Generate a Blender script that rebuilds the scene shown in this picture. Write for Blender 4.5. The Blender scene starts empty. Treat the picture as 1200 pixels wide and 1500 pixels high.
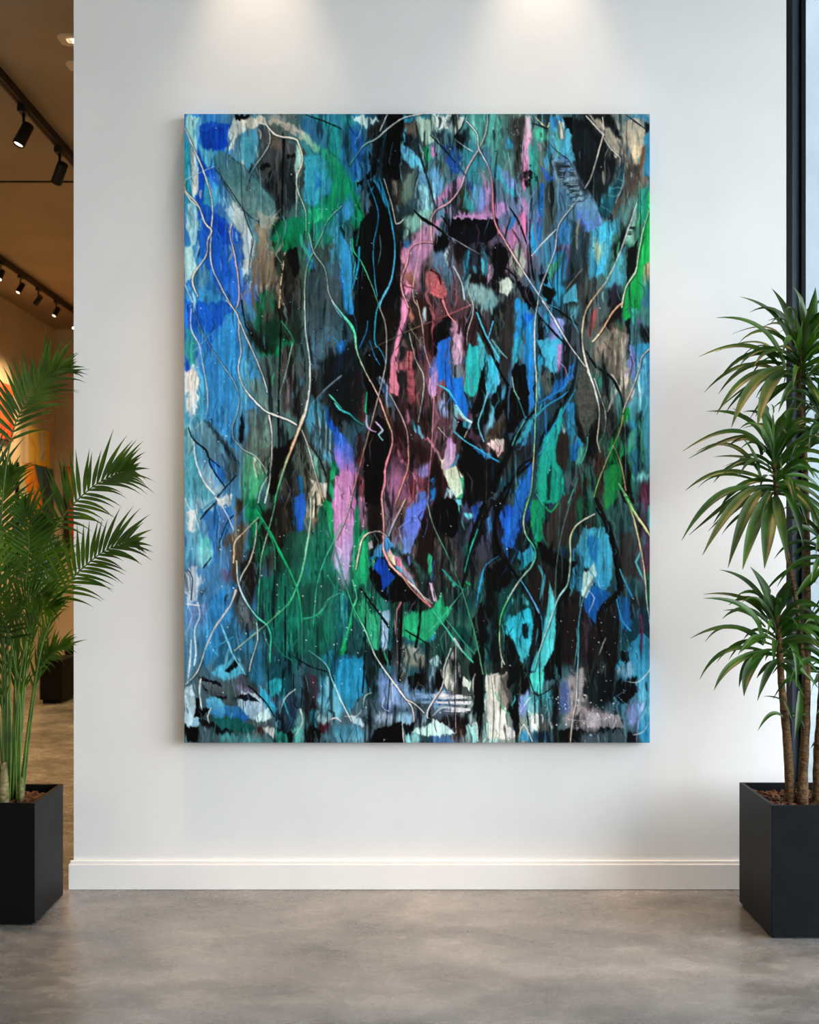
SKY, WASH, FLOODL, GAL, EXPO, PAINT_GAIN = 8.6, 38.0, 175.0, 160.0, 0.55, 0.93
import bpy, math, random
import numpy as np
from mathutils import Vector, Matrix
random.seed(7)
SC = bpy.context.scene
COL = SC.collection
CAMZ, CAMD, FPX = 1.255, 5.0, 2000.0

def at(px, py, d):
    """a point d metres from the camera on the sight line of photo position (px, py)"""
    return Vector(((px - 600) * d / FPX, d - CAMD, CAMZ - (py - 800) * d / FPX))

# ------------------------------------------------------------------ materials
def s2l(c):
    return c / 12.92 if c <= 0.04045 else ((c + 0.055) / 1.055) ** 2.4
def rgb(h):
    h = h.lstrip('#')
    return tuple(s2l(int(h[i:i + 2], 16) / 255) for i in (0, 2, 4)) + (1.0,)

def mat(name):
    m = bpy.data.materials.new(name)
    m.use_nodes = True
    nt = m.node_tree
    return m, nt, nt.nodes['Principled BSDF']

def noise_mat(name, c1, c2, rough=0.5, scale=8.0, spec=0.5, detail=4.0, stretch=(1, 1, 1), bump=0.0, bscale=None,
              lo=0.3, hi=0.7, rough2=None, metallic=0.0, coord='Object'):
    m, nt, b = mat(name)
    N, L = nt.nodes, nt.links
    tc = N.new('ShaderNodeTexCoord'); mp = N.new('ShaderNodeMapping')
    mp.inputs['Scale'].default_value = stretch
    nz = N.new('ShaderNodeTexNoise'); nz.inputs['Scale'].default_value = scale; nz.inputs['Detail'].default_value = detail
    cr = N.new('ShaderNodeValToRGB')
    cr.color_ramp.elements[0].position = lo; cr.color_ramp.elements[1].position = hi
    cr.color_ramp.elements[0].color = rgb(c1); cr.color_ramp.elements[1].color = rgb(c2)
    L.new(tc.outputs[coord], mp.inputs['Vector']); L.new(mp.outputs[0], nz.inputs['Vector'])
    L.new(nz.outputs['Fac'], cr.inputs['Fac']); L.new(cr.outputs['Color'], b.inputs['Base Color'])
    b.inputs['Roughness'].default_value = rough
    b.inputs['Specular IOR Level'].default_value = spec
    b.inputs['Metallic'].default_value = metallic
    if rough2 is not None:
        mr = N.new('ShaderNodeMapRange'); mr.inputs['To Min'].default_value = rough; mr.inputs['To Max'].default_value = rough2
        L.new(nz.outputs['Fac'], mr.inputs['Value']); L.new(mr.outputs[0], b.inputs['Roughness'])
    if bump:
        n2 = N.new('ShaderNodeTexNoise'); n2.inputs['Scale'].default_value = bscale or scale * 6; n2.inputs['Detail'].default_value = 3
        bp = N.new('ShaderNodeBump'); bp.inputs['Strength'].default_value = bump; bp.inputs['Distance'].default_value = 0.01
        L.new(mp.outputs[0], n2.inputs['Vector']); L.new(n2.outputs['Fac'], bp.inputs['Height']); L.new(bp.outputs[0], b.inputs['Normal'])
    return m

def emit_mat(name, col, strength):
    m, nt, b = mat(name)
    b.inputs['Base Color'].default_value = rgb(col)
    b.inputs['Emission Color'].default_value = rgb(col)
    b.inputs['Emission Strength'].default_value = strength
    return m

def concrete():
    m, nt, b = mat('polished_concrete')
    N, L = nt.nodes, nt.links
    tc = N.new('ShaderNodeTexCoord')
    def nz(scale, detail, rough=0.55, sx=1, sy=1, dist=0.0):
        mp = N.new('ShaderNodeMapping'); mp.inputs['Scale'].default_value = (sx, sy, 1)
        n = N.new('ShaderNodeTexNoise'); n.inputs['Scale'].default_value = scale; n.inputs['Detail'].default_value = detail
        n.inputs['Roughness'].default_value = rough; n.inputs['Distortion'].default_value = dist
        L.new(tc.outputs['Object'], mp.inputs[0]); L.new(mp.outputs[0], n.inputs['Vector'])
        return n
    a = nz(1.9, 6, 0.6, 1.0, 1.4, 0.25); c = nz(140, 4, 0.65, 1, 1); d = nz(9.0, 8, 0.68, 1, 1.3, 0.8)
    r1 = N.new('ShaderNodeValToRGB')
    r1.color_ramp.elements[0].position = 0.30; r1.color_ramp.elements[0].color = rgb(FLOOR_DARK)
    r1.color_ramp.elements[1].position = 0.70; r1.color_ramp.elements[1].color = rgb(FLOOR_LIGHT)
    e = r1.color_ramp.elements.new(0.5); e.color = rgb(FLOOR_MID)
    L.new(a.outputs['Fac'], r1.inputs['Fac'])
    r2 = N.new('ShaderNodeValToRGB')
    r2.color_ramp.elements[0].position = 0.3; r2.color_ramp.elements[0].color = (0.78, 0.77, 0.76, 1)
    r2.color_ramp.elements[1].position = 0.7; r2.color_ramp.elements[1].color = (1.12, 1.12, 1.13, 1)
    L.new(d.outputs['Fac'], r2.inputs['Fac'])
    r3 = N.new('ShaderNodeValToRGB')
    r3.color_ramp.elements[0].position = 0.35; r3.color_ramp.elements[0].color = (0.86, 0.86, 0.86, 1)
    r3.color_ramp.elements[1].position = 0.65; r3.color_ramp.elements[1].color = (1.1, 1.1, 1.1, 1)
    L.new(c.outputs['Fac'], r3.inputs['Fac'])
    prev = r1.outputs['Color']
    for r in (r2, r3):
        mx = N.new('ShaderNodeMix'); mx.data_type = 'RGBA'; mx.blend_type = 'MULTIPLY'; mx.inputs['Factor'].default_value = 1
        L.new(prev, mx.inputs['A']); L.new(r.outputs['Color'], mx.inputs['B']); prev = mx.outputs['Result']
    L.new(prev, b.inputs['Base Color'])
    mr = N.new('ShaderNodeMapRange'); mr.inputs['From Min'].default_value = 0.3; mr.inputs['From Max'].default_value = 0.7
    mr.inputs['To Min'].default_value = 0.16; mr.inputs['To Max'].default_value = 0.36
    L.new(d.outputs['Fac'], mr.inputs['Value']); L.new(mr.outputs[0], b.inputs['Roughness'])
    b.inputs['Specular IOR Level'].default_value = 0.5
    bp = N.new('ShaderNodeBump'); bp.inputs['Strength'].default_value = 0.015; bp.inputs['Distance'].default_value = 0.01
    L.new(c.outputs['Fac'], bp.inputs['Height']); L.new(bp.outputs[0], b.inputs['Normal'])
    return m

FLOOR_DARK, FLOOR_MID, FLOOR_LIGHT = '53504d', '72706d', '908d8a'
M = {}
M['wall'] = noise_mat('white_wall_paint', 'dfdfde', 'e5e5e4', 0.75, 3.0, 0.25, bump=0.03, bscale=180)
M['trim'] = noise_mat('white_satin_paint', 'e6e5e3', 'eae9e7', 0.4, 4.0, 0.4)
M['back_wall'] = noise_mat('beige_wall_paint', 'd0bfa6', 'dac9b0', 0.8, 2.0, 0.2)
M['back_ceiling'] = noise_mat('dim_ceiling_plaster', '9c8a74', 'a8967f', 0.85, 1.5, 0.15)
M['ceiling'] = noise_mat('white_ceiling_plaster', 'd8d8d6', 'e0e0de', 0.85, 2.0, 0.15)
M['floor'] = concrete()
M['black_metal'] = noise_mat('black_powder_coat', '060606', '0b0b0c', 0.45, 30, 0.35)
M['frame'] = noise_mat('black_window_frame', '04060a', '080b0f', 0.45, 20, 0.15)
M['frame_blue'] = noise_mat('slate_blue_frame_face', '2c4251', '344b5b', 0.35, 20, 0.5)
M['frame_light'] = noise_mat('pale_blue_gasket', 'a8bac6', 'c0d0d8', 0.4, 20, 0.5)
M['pot'] = noise_mat('charcoal_planter_coating', '080b0e', '0d1115', 0.55, 12, 0.12, bump=0.04, bscale=300, rough2=0.5)
M['pot_black'] = noise_mat('black_planter_coating', '040505', '070808', 0.55, 12, 0.12, bump=0.04, bscale=300, rough2=0.5)
M['bark'] = noise_mat('brown_bark_chips', '2a1509', '6d4426', 0.7, 45, 0.3, coord='Object')
M['soil'] = noise_mat('dark_soil', '140c07', '2a1a10', 0.9, 60, 0.2)
M['cane'] = noise_mat('dracaena_bark', '2a1c0e', '6e5232', 0.75, 60, 0.25, stretch=(1, 1, 2.2), bump=0.5, bscale=90)
M['palm_base'] = noise_mat('palm_stem_base', '4f4a2a', '8b8058', 0.7, 50, 0.3, stretch=(1, 1, 2), bump=0.4, bscale=80)
M['petiole'] = noise_mat('palm_petiole_green', '2b4614', '587628', 0.45, 14, 0.4)
M['dark_box'] = noise_mat('black_lacquer', '050403', '090706', 0.6, 9, 0.15)

def leaf_mat(name, c1, c2, c3, rough=0.38, sc=7.0, trans=0.35):
    m, nt, b = mat(name)
    N, L = nt.nodes, nt.links
    tc = N.new('ShaderNodeTexCoord')
    nz = N.new('ShaderNodeTexNoise'); nz.inputs['Scale'].default_value = sc; nz.inputs['Detail'].default_value = 3
    L.new(tc.outputs['Object'], nz.inputs['Vector'])
    cr = N.new('ShaderNodeValToRGB')
    cr.color_ramp.elements[0].position = 0.3; cr.color_ramp.elements[0].color = rgb(c1)
    cr.color_ramp.elements[1].position = 0.72; cr.color_ramp.elements[1].color = rgb(c3)
    e = cr.color_ramp.elements.new(0.5); e.color = rgb(c2)
    L.new(nz.outputs['Fac'], cr.inputs['Fac']); L.new(cr.outputs['Color'], b.inputs['Base Color'])
    b.inputs['Roughness'].default_value = rough; b.inputs['Specular IOR Level'].default_value = 0.45
    tr = N.new('ShaderNodeBsdfTranslucent')
    mx = N.new('ShaderNodeMix'); mx.data_type = 'RGBA'; mx.blend_type = 'MULTIPLY'; mx.inputs['Factor'].default_value = 1
    L.new(cr.outputs['Color'], mx.inputs['A']); mx.inputs['B'].default_value = (1.3, 1.5, 0.5, 1)
    L.new(mx.outputs['Result'], tr.inputs['Color'])
    ms = N.new('ShaderNodeMixShader'); ms.inputs[0].default_value = trans
    out = N['Material Output']
    L.new(b.outputs[0], ms.inputs[1]); L.new(tr.outputs[0], ms.inputs[2]); L.new(ms.outputs[0], out.inputs['Surface'])
    return m
M['palm_leaf'] = leaf_mat('palm_leaflet_green', '1f3806', '314f0b', '527016', trans=0.3)
M['drac_leaf'] = leaf_mat('strap_leaf_green', '153207', '25490c', '406716', rough=0.42, sc=9.0, trans=0.25)
M['drac_dry'] = leaf_mat('strap_leaf_olive', '20390b', '324a10', '4e581a', rough=0.5, sc=12.0, trans=0.25)

def glass():
    m, nt, b = mat('clear_window_glass')
    N, L = nt.nodes, nt.links
    tr = N.new('ShaderNodeBsdfTransparent'); tr.inputs[0].default_value = (0.56, 0.585, 0.595, 1)
    gl = N.new('ShaderNodeBsdfGlossy'); gl.inputs['Roughness'].default_value = 0.02
    fr = N.new('ShaderNodeFresnel'); fr.inputs['IOR'].default_value = 1.45
    ms = N.new('ShaderNodeMixShader')
    L.new(fr.outputs[0], ms.inputs[0]); L.new(tr.outputs[0], ms.inputs[1]); L.new(gl.outputs[0], ms.inputs[2])
    L.new(ms.outputs[0], N['Material Output'].inputs['Surface'])
    return m
M['glass'] = glass()
M['facade'] = noise_mat('pale_outside_render', '868d92', '959b9f', 0.8, 1.2, 0.2)
M['pavement'] = noise_mat('outside_paving', '8a8f93', '9aa0a4', 0.8, 3, 0.2)

# ------------------------------------------------------------------ mesh helper
class MB:
    def __init__(s): s.v, s.f, s.m, s.sm = [], [], [], []
    def add(s, vs, fs, mi=0, smooth=False):
        o = len(s.v)
        s.v += [tuple(v) for v in vs]
        for f in fs: s.f.append(tuple(i + o for i in f)); s.m.append(mi); s.sm.append(smooth)
        return s
    def box(s, x0, x1, y0, y1, z0, z1, mi=0):
        vs = [(x, y, z) for x in (x0, x1) for y in (y0, y1) for z in (z0, z1)]
        return s.add(vs, [(0, 1, 3, 2), (4, 6, 7, 5), (0, 4, 5, 1), (2, 3, 7, 6), (0, 2, 6, 4), (1, 5, 7, 3)], mi)
    def tube(s, pts, rad, n=8, mi=0, cap=True, jag=0.0):
        pts = [Vector(p) for p in pts]
        k = len(pts); rads = rad if isinstance(rad, (list, tuple)) else [rad] * k
        vs, fs = [], []
        up = Vector((0.13, 1, 0.21)).normalized()
        for i, p in enumerate(pts):
            t = (pts[min(i + 1, k - 1)] - pts[max(i - 1, 0)]).normalized()
            a = t.cross(up).normalized(); b = t.cross(a)
            for j in range(n):
                th = 2 * math.pi * j / n
                r = rads[i] * (1 + (random.uniform(-jag, jag) if jag else 0))
                vs.append(p + a * (r * math.cos(th)) + b * (r * math.sin(th)))
        for i in range(k - 1):
            for j in range(n):
                fs.append((i * n + j, i * n + (j + 1) % n, (i + 1) * n + (j + 1) % n, (i + 1) * n + j))
        if cap:
            fs.append(tuple(range(n - 1, -1, -1))); fs.append(tuple((k - 1) * n + j for j in range(n)))
        return s.add(vs, fs, mi, True)
    def build(s, name, mats, parent=None, bevel=0.0):
        me = bpy.data.meshes.new(name)
        me.from_pydata(s.v, [], s.f)
        for m in (mats if isinstance(mats, (list, tuple)) else [mats]): me.materials.append(m)
        me.polygons.foreach_set('material_index', s.m)
        me.polygons.foreach_set('use_smooth', s.sm)
        me.update()
        o = bpy.data.objects.new(name, me); COL.objects.link(o)
        if parent is not None:
            o.parent = parent
            o.matrix_parent_inverse = Matrix.Translation(-parent.location)
        if bevel:
            bv = o.modifiers.new('bevel', 'BEVEL'); bv.width = bevel; bv.segments = 2; bv.limit_method = 'ANGLE'
        return o

def tag(o, label, cat, group=None, kind=None):
    if label: o['label'] = label
    if cat: o['category'] = cat
    if group: o['group'] = group
    if kind: o['kind'] = kind
    return o
def empty(name, loc, label, cat, group=None):
    o = bpy.data.objects.new(name, None); o.location = loc; o.empty_display_size = 0.05
    COL.objects.link(o)
    return tag(o, label, cat, group)
def struct(name, mb, m, bevel=0.0, label=None):
    o = mb.build(name, m, None, bevel); o['kind'] = 'structure'
    if label: o['label'] = label
    return o

def spline(pts, n):
    """Catmull-Rom through pts, n samples"""
    P = [Vector(p) for p in pts]
    P = [P[0] * 2 - P[1]] + P + [P[-1] * 2 - P[-2]]
    out, segs = [], len(P) - 3
    for i in range(n):
        u = i / (n - 1) * segs; k = min(int(u), segs - 1); t = u - k
        a, b, c, d = P[k:k + 4]
        out.append(0.5 * ((2 * b) + (c - a) * t + (2 * a - 5 * b + 4 * c - d) * t * t + (3 * b - a - 3 * c + d) * t ** 3))
    return out

# ------------------------------------------------------------------ the setting
CEIL, BCEIL = 3.9, 3.35
XL, XWL, XWR, XR = -3.43, -1.23, 1.38, 4.6
YF, YB = -7.5, 8.2
struct('floor', MB().box(XL - 0.2, XR + 0.2, YF, 0.14, -0.1, 0).box(XL - 0.2, XWR, 0.14, YB + 0.2, -0.1, 0), M['floor'])
struct('ceiling', MB().box(XL - 0.2, XR + 0.2, YF, 0.2, CEIL, CEIL + 0.1), M['ceiling'])
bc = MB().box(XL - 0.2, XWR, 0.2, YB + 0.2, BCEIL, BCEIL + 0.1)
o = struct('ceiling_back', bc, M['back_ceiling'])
w = MB().box(XWL, XWR, 0, 0.2, 0, CEIL)
w.box(XL - 0.2, XWL, 0, 0.2, BCEIL, CEIL)              # bulkhead over the opening
struct('wall_back', w, M['wall'])
bb = MB().box(XWL - 0.016, XWR, -0.018, 0, 0, 0.094).box(XWL - 0.011, XWR, -0.012, 0, 0.094, 0.106).box(XWL - 0.016, XWL, 0, 0.2, 0, 0.094)
struct('baseboard_back', bb, M['trim'], 0.003)
struct('wall_left', MB().box(XL - 0.2, XL, YF, YB + 0.2, 0, CEIL), M['back_wall'])
struct('wall_rear', MB().box(XL - 0.2, XWR, YB, YB + 0.2, 0, BCEIL), M['back_wall'])
struct('wall_right', MB().box(XWR - 0.2, XWR, 0.2, YB, 0, BCEIL), M['back_wall'])
struct('trim_1', MB().box(XL, XWR - 0.2, 2.83, 2.85, BCEIL - 0.006, BCEIL), M['dark_box'])
struct('wall_front', MB().box(XL - 0.2, XR + 0.2, YF - 0.2, YF, 0, CEIL), M['wall'])

# window beside the display wall: dark profiled post, pale gasket, clear pane, head and sill
wx = lambda px: (px - 600) * 0.0025
fr = MB()
fr.box(wx(1152), wx(1161.5), 0.0, 0.14, 0, CEIL).box(wx(1161.5), wx(1174), 0.025, 0.14, 0, CEIL, 1).box(wx(1174), wx(1181), 0.0, 0.14, 0, CEIL)
for x0 in (2.9, 4.5):
    fr.box(x0, x0 + 0.07, 0.0, 0.14, 0, CEIL)
fr.box(wx(1181), 4.5, 0.02, 0.12, 0, 0.06).box(wx(1181), 4.5, 0.02, 0.12, CEIL - 0.08, CEIL)
win = fr.build('window_1', [M['frame'], M['frame_blue']], None, 0.002); win['kind'] = 'structure'
ga = MB().box(wx(1181), wx(1184.5), 0.03, 0.11, 0.06, CEIL - 0.08).box(wx(1184.5), wx(1188), 0.06, 0.1, 0.06, CEIL - 0.08)
g = ga.build('window_gasket', M['frame_light'], win); g['label'] = 'pale blue gasket strip'
MB().box(wx(1184), 4.5, 0.075, 0.081, 0.06, CEIL - 0.08).build('window_pane', M['glass'], win)
# outside: a pale facade across a paved court
struct('wall_outside', MB().box(1.7, 12.0, 14, 14.3, -0.1, 14.0), M['facade'])
struct('ground_outside', MB().box(XR + 0.2, 16, -14, 14, -0.12, -0.02).box(XWR, XR + 0.2, 0.14, 14, -0.12, -0.02), M['pavement'])

# curtain wall on the right side and behind the camera: posts and rails only where the photo cannot see
fr = MB()
for y in (-6.0, -4.5, -3.0, -1.5):
    fr.box(XR, XR + 0.1, y - 0.035, y + 0.035, 0, CEIL)
fr.box(XR, XR + 0.1, YF, 0.0, 0, 0.08).box(XR, XR + 0.1, YF, 0.0, CEIL - 0.1, CEIL)
struct('window_2', fr, M['frame'])
# ------------------------------------------------------------------ back gallery: track lights
def orient(d):
    return Vector((0, 0, -1)).rotation_difference(Vector(d).normalized()).to_matrix()
def track_rail(name, X, y0, y1, z, label, w=0.018, m='black_metal'):
    t = empty(name, (X, (y0 + y1) / 2, BCEIL), label, 'track', None)
    MB().box(X - w, X + w, y0, y1, z, BCEIL).build('rail', M[m], t, 0.002)
    MB().box(X - 0.007, X + 0.007, y0 + 0.01, y1 - 0.01, z - 0.002, z + 0.004).build('conductor_slot', M['dark_box'], t)
    return t
def spotlight(X, y, z, aim, label, lit, size=1.0, group=None, lens=None):
    t = empty('track_spotlight', (X, y, z), label, 'spotlight', group)
    MB().box(X - 0.02 * size, X + 0.02 * size, y - 0.05 * size, y + 0.05 * size, z - 0.03 * size, z).build('adapter', M['black_metal'], t, 0.003)
    MB().tube([(X, y, z - 0.03 * size), (X, y, z - 0.085 * size)], 0.008 * size, 8).build('stem', M['black_metal'], t)
    R = orient(aim)
    piv = Vector((X, y, z - 0.13 * size))
    def ring(r, h): return [piv + R @ Vector((r * size * math.cos(a), r * size * math.sin(a), h * size)) for a in [2 * math.pi * i / 20 for i in range(20)]]
    prof = [(0.0, 0.058), (0.024, 0.058), (0.03, 0.052), (0.031, -0.06), (0.029, -0.064), (0.025, -0.064), (0.024, -0.052)]
    mb = MB(); vs = []
    for r, h in prof: vs += ring(max(r, 0.0005), h)
    fs = [(i * 20 + j, i * 20 + (j + 1) % 20, (i + 1) * 20 + (j + 1) % 20, (i + 1) * 20 + j) for i in range(len(prof) - 1) for j in range(20)]
    mb.add(vs, fs, 0, True); head = mb.build('lamp_head', M['black_metal'], t)
    d = MB().add(ring(0.0245, -0.055), [tuple(range(20))]); o = d.build('lens', lens or (M['lit'] if lit else M['unlit']), head)
    if lit: o['label'] = 'glowing warm lens'
    return t, piv + R @ Vector((0, 0, -0.08 * size)), R
M['lit'] = emit_mat('lit_warm_lens', 'fff0d8', 14.0)
M['dimlit'] = emit_mat('dim_warm_lens', 'ffd9a8', 3.0)
M['unlit'] = noise_mat('unlit_dark_lens', '0a0806', '14100c', 0.3, 20, 0.5)
def lamp_spot(p, R, power, ang, col, blend=0.6, size=0.03):
    l = bpy.data.lights.new('spot_beam', 'SPOT'); l.energy = power; l.color = col; l.spot_size = math.radians(ang); l.spot_blend = blend; l.shadow_soft_size = size
    o = bpy.data.objects.new('spot_beam', l); o.location = p
    o.rotation_euler = R.to_euler(); COL.objects.link(o)
    return o
M['bronze'] = noise_mat('brown_track_coating', '2a1c10', '3a281a', 0.5, 20, 0.4)
WARM = (1.0, 0.66, 0.31)
RAILZ = BCEIL - 0.045
X1 = -1.805
track_rail('track_rail', X1, 0.25, 2.95, RAILZ, 'black ceiling track with two large spotlights near the wall edge')
X2 = -2.95
track_rail('track_rail', X2, 3.6, 8.0, RAILZ, 'far thin ceiling track along the warm lit side wall', 0.009, 'bronze')
d1 = (1.255 - RAILZ) * -2000 / (800 - 158); d2 = (1.255 - RAILZ) * -2000 / (800 - 218)
s = spotlight(X1, d1 - 5, RAILZ, (-0.42, -0.25, -1), 'black cylinder track spotlight with glowing lens', True, 0.95)
lamp_spot(s[1], s[2], 22, 70, WARM)
s = spotlight(X1, d2 - 5, RAILZ, (-0.55, 0.55, -1), 'black unlit cylinder track spotlight nearest the white wall', False, 0.95)
far = [(9.85, (-.2, -.6, -1), True, 'glowing far track spotlight at the left frame edge', 50),
       (10.35, (-.4, -.45, -1), None, 'dim far track spotlight, second along the thin track', 45),
       (10.85, (-.9, .3, -1), False, 'dark far track spotlight, third along the thin track', 0),
       (11.4, (-.4, -.45, -1), None, 'dim far track spotlight, fourth along the thin track', 45),
       (12.05, (-.1, -.6, -1), True, 'bright far track spotlight touching the white wall edge', 60)]
for d, aim, lit, lab, pw in far:
    s = spotlight(X2, d - 5, RAILZ, aim, lab, lit is True, 0.72, 'spotlights on the far track', M['dimlit'] if lit is None else None)
    if pw: lamp_spot(s[1], s[2], pw, 85, WARM)
# square recessed downlights behind the wall edge
def downlight(X, y, label, pw, power=None):
    t = empty('recessed_downlight', (X, y, BCEIL), label, 'downlight')
    h = 0.062
    mb = MB()
    c = 0.022
    oct_ = [(-h, -h + c), (-h + c, -h), (h - c, -h), (h, -h + c), (h, h - c), (h - c, h), (-h + c, h), (-h, h - c)]
    n = len(oct_)
    vs = [(X + a, y + b, BCEIL) for a, b in oct_] + [(X + a, y + b, BCEIL - 0.008) for a, b in oct_] + [(X + a * .5, y + b * .5, BCEIL - 0.008) for a, b in oct_] + [(X + a * .42, y + b * .42, BCEIL - 0.003) for a, b in oct_]
    fs = [(k * n + i, k * n + (i + 1) % n, (k + 1) * n + (i + 1) % n, (k + 1) * n + i) for k in range(3) for i in range(n)] + [tuple(range(3 * n, 4 * n))]
    mb.add(vs, fs); plate = mb.build('trim_plate', M['back_wall'], t)
    mb = MB(); mb.tube([(X, y, BCEIL - 0.004), (X, y, BCEIL - 0.016)], [0.010, 0.008], 14)
    mb.build('bulb', M['lit'], plate)['label'] = 'small glowing bulb'
    l = bpy.data.lights.new('downlight_glow', 'SPOT'); l.energy = pw; l.color = WARM; l.shadow_soft_size = 0.03; l.spot_size = math.radians(120); l.spot_blend = 0.8
    o = bpy.data.objects.new('downlight_glow', l); o.location = (X, y, BCEIL - 0.03); COL.objects.link(o)
downlight(-1.385, 0.64, 'recessed plate downlight beside the white wall top edge', 20)
downlight(-1.428, 0.95, 'small recessed downlight peeking past the white wall edge below the larger plate', 20)

# back gallery: canvases
def canvas_mat(name, cols, sc=3.0, stretch=(1, 1, 1), seed=0.0):
    m, nt, b = mat(name)
    N, L = nt.nodes, nt.links
    tc = N.new('ShaderNodeTexCoord'); mp = N.new('ShaderNodeMapping'); mp.inputs['Scale'].default_value = stretch; mp.inputs['Location'].default_value = (seed, seed, seed)
    nz = N.new('ShaderNodeTexNoise'); nz.inputs['Scale'].default_value = sc; nz.inputs['Detail'].default_value = 3; nz.inputs['Distortion'].default_value = 1.2
    cr = N.new('ShaderNodeValToRGB')
    n = len(cols)
    cr.color_ramp.elements[0].position = 0.28; cr.color_ramp.elements[0].color = rgb(cols[0])
    cr.color_ramp.elements[1].position = 0.72; cr.color_ramp.elements[1].color = rgb(cols[-1])
    for i in range(1, n - 1):
        e = cr.color_ramp.elements.new(0.28 + 0.44 * i / (n - 1)); e.color = rgb(cols[i])
    L.new(tc.outputs['Object'], mp.inputs[0]); L.new(mp.outputs[0], nz.inputs['Vector']); L.new(nz.outputs['Fac'], cr.inputs['Fac'])
    L.new(cr.outputs['Color'], b.inputs['Base Color']); b.inputs['Roughness'].default_value = 0.5
    return m
def side_canvas(px0, px1, z0, z1, label, paints, edge):
    """a canvas hung on the left wall of the back gallery between two distances"""
    da, db = 2000 * -XL / (600 - px0), 2000 * -XL / (600 - px1)
    y0, y1 = da - 5, db - 5
    t = empty('wall_canvas', (XL, (y0 + y1) / 2, (z0 + z1) / 2), label, 'painting')
    MB().box(XL, XL + 0.035, y0, y1, z0, z1).build('stretched_edge', edge, t)
    mb = MB()
    mb.add([(XL + 0.0365, y0, z0), (XL + 0.0365, y1, z0), (XL + 0.0365, y1, z1), (XL + 0.0365, y0, z1)], [(0, 1, 2, 3)])
    mats = [paints[0]]
    X = XL + 0.0375
    for mi, poly in enumerate(paints[1]):
        m, pts = poly
        mats.append(m)
        mb.add([(X + mi * 0.0004, y0 + (y1 - y0) * u, z1 + (z0 - z1) * v) for u, v in pts], [tuple(range(len(pts)))], mi + 1)
    mb.build('painted_face', mats, t)
    return t
teal = canvas_mat('teal_paint', ['07222c', '0f4a5a', '2a7384', '12384a'], 2.2, (1, 2, 0.7))
oran = canvas_mat('orange_paint', ['e0431c', 'f08a24', 'ffb03a', 'd8402a'], 3.0, (1, 2, 0.8), 3)
pale = canvas_mat('pale_peach_paint', ['c9b48a', 'e8d2a8', '9ab0a0', 'f0c890'], 3.0, (1, 2, 1), 5)
navy = canvas_mat('navy_paint', ['060a18', '0c1630', '0a0d1c'], 3.0, (1, 1, 1), 1)
red = canvas_mat('red_paint', ['8e1a10', 'd8381c', 'e8602a', '3a0d0a'], 4.0, (1, 1, 0.7), 2)
yell = canvas_mat('yellow_paint', ['e8a818', 'f6c22a', 'f0d070', 'e69a10'], 2.5, (1, 1, 1), 4)
edge = M['dark_box']
side_canvas(22, 73, 1.01, 1.985, 'orange and teal canvas on the far side wall behind the palm',
    (teal, [(pale, [(0, .0), (.34, .02), (.5, .35), (.62, .75), (.5, 1), (0, 1)]), (oran, [(.1, 0), (.42, .0), (.6, .25), (.78, .62), (.6, .78), (.38, .5), (.2, .25)]),
            (oran, [(.15, .45), (.3, .42), (.5, .75), (.45, .95), (.3, .8)]), (red, [(.55, .5), (.72, .55), (.78, .8), (.62, .72)]), (navy, [(.35, .78), (1, .7), (1, 1), (.35, 1)])]), edge)
side_canvas(36, 67, 1.995, 2.33, 'bright yellow canvas hung above the orange and teal canvas', (yell, [(pale, [(.45, .1), (.75, .05), (.8, .9), (.5, .8)])]), M['back_wall'])  # flat yellow panel with a pale patch, edge in the wall colour
side_canvas(-14, 14, 2.15, 2.62, 'red canvas at the left frame edge behind the palm tip', (red, []), edge)
# canvas on the rear wall, cut off by the white wall
t = empty('wall_canvas', (-3.0, YB, 1.5), 'red and dark canvas on the far rear wall beside the white wall edge', 'painting')
xa, za, zb = (93 - 600) * 13.17 / 2000, CAMZ + (800 - 683) * 13.17 / 2000, CAMZ + (800 - 806) * 13.17 / 2000
MB().box(xa, xa + 0.95, YB - 0.035, YB, zb, za).build('stretched_edge', edge, t)
mb = MB()
def q(u, v, k): return (xa + 0.95 * u, YB - 0.036 - 0.0004 * k, za + (zb - za) * v)
mb.add([q(0, 0, 0), q(1, 0, 0), q(1, 1, 0), q(0, 1, 0)], [(0, 1, 2, 3)], 0)
mb.add([q(.04, .05, 1), q(.3, .0, 1), q(.3, .4, 1), q(.12, .95, 1), (q(.05, .7, 1))], [(0, 1, 2, 3, 4)], 1)
mb.add([q(.03, .0, 2), q(.1, .0, 2), q(.08, .5, 2)], [(0, 1, 2)], 2)
mb.build('painted_face', [canvas_mat('dark_umber_paint', ['1c120a', '3a2010', '120b06'], 4), red, oran], t)

# back gallery: dark plinth and low bench on the floor
def plinth(px0, px1, ptop, pbot, depth, name, label, cat):
    d = CAMZ * 2000 / (pbot - 800)
    x0, x1 = (px0 - 600) * d / 2000, (px1 - 600) * d / 2000
    z1 = CAMZ - (ptop - 800) * d / 2000
    t = empty(name, ((x0 + x1) / 2, d - 5 + depth / 2, 0), label, cat)
    MB().box(x0, x1, d - 5, d - 5 + depth, 0.03, z1 - 0.03).build('body', M['dark_box'], t, 0.004)
    MB().box(x0 + 0.02, x1 - 0.02, d - 5 + 0.02, d - 5 + depth - 0.02, 0, 0.03).build('foot', M['dark_box'], t)
    MB().box(x0 - 0.006, x1 + 0.006, d - 5 - 0.006, d - 5 + depth + 0.006, z1 - 0.03, z1).build('top', M['dark_box'], t, 0.004)
    return t
plinth(58, 91, 966, 1031, 0.45, 'display_plinth', 'black display plinth on the far floor behind the palm stems', 'plinth')
d = CAMZ * 2000 / 216
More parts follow.
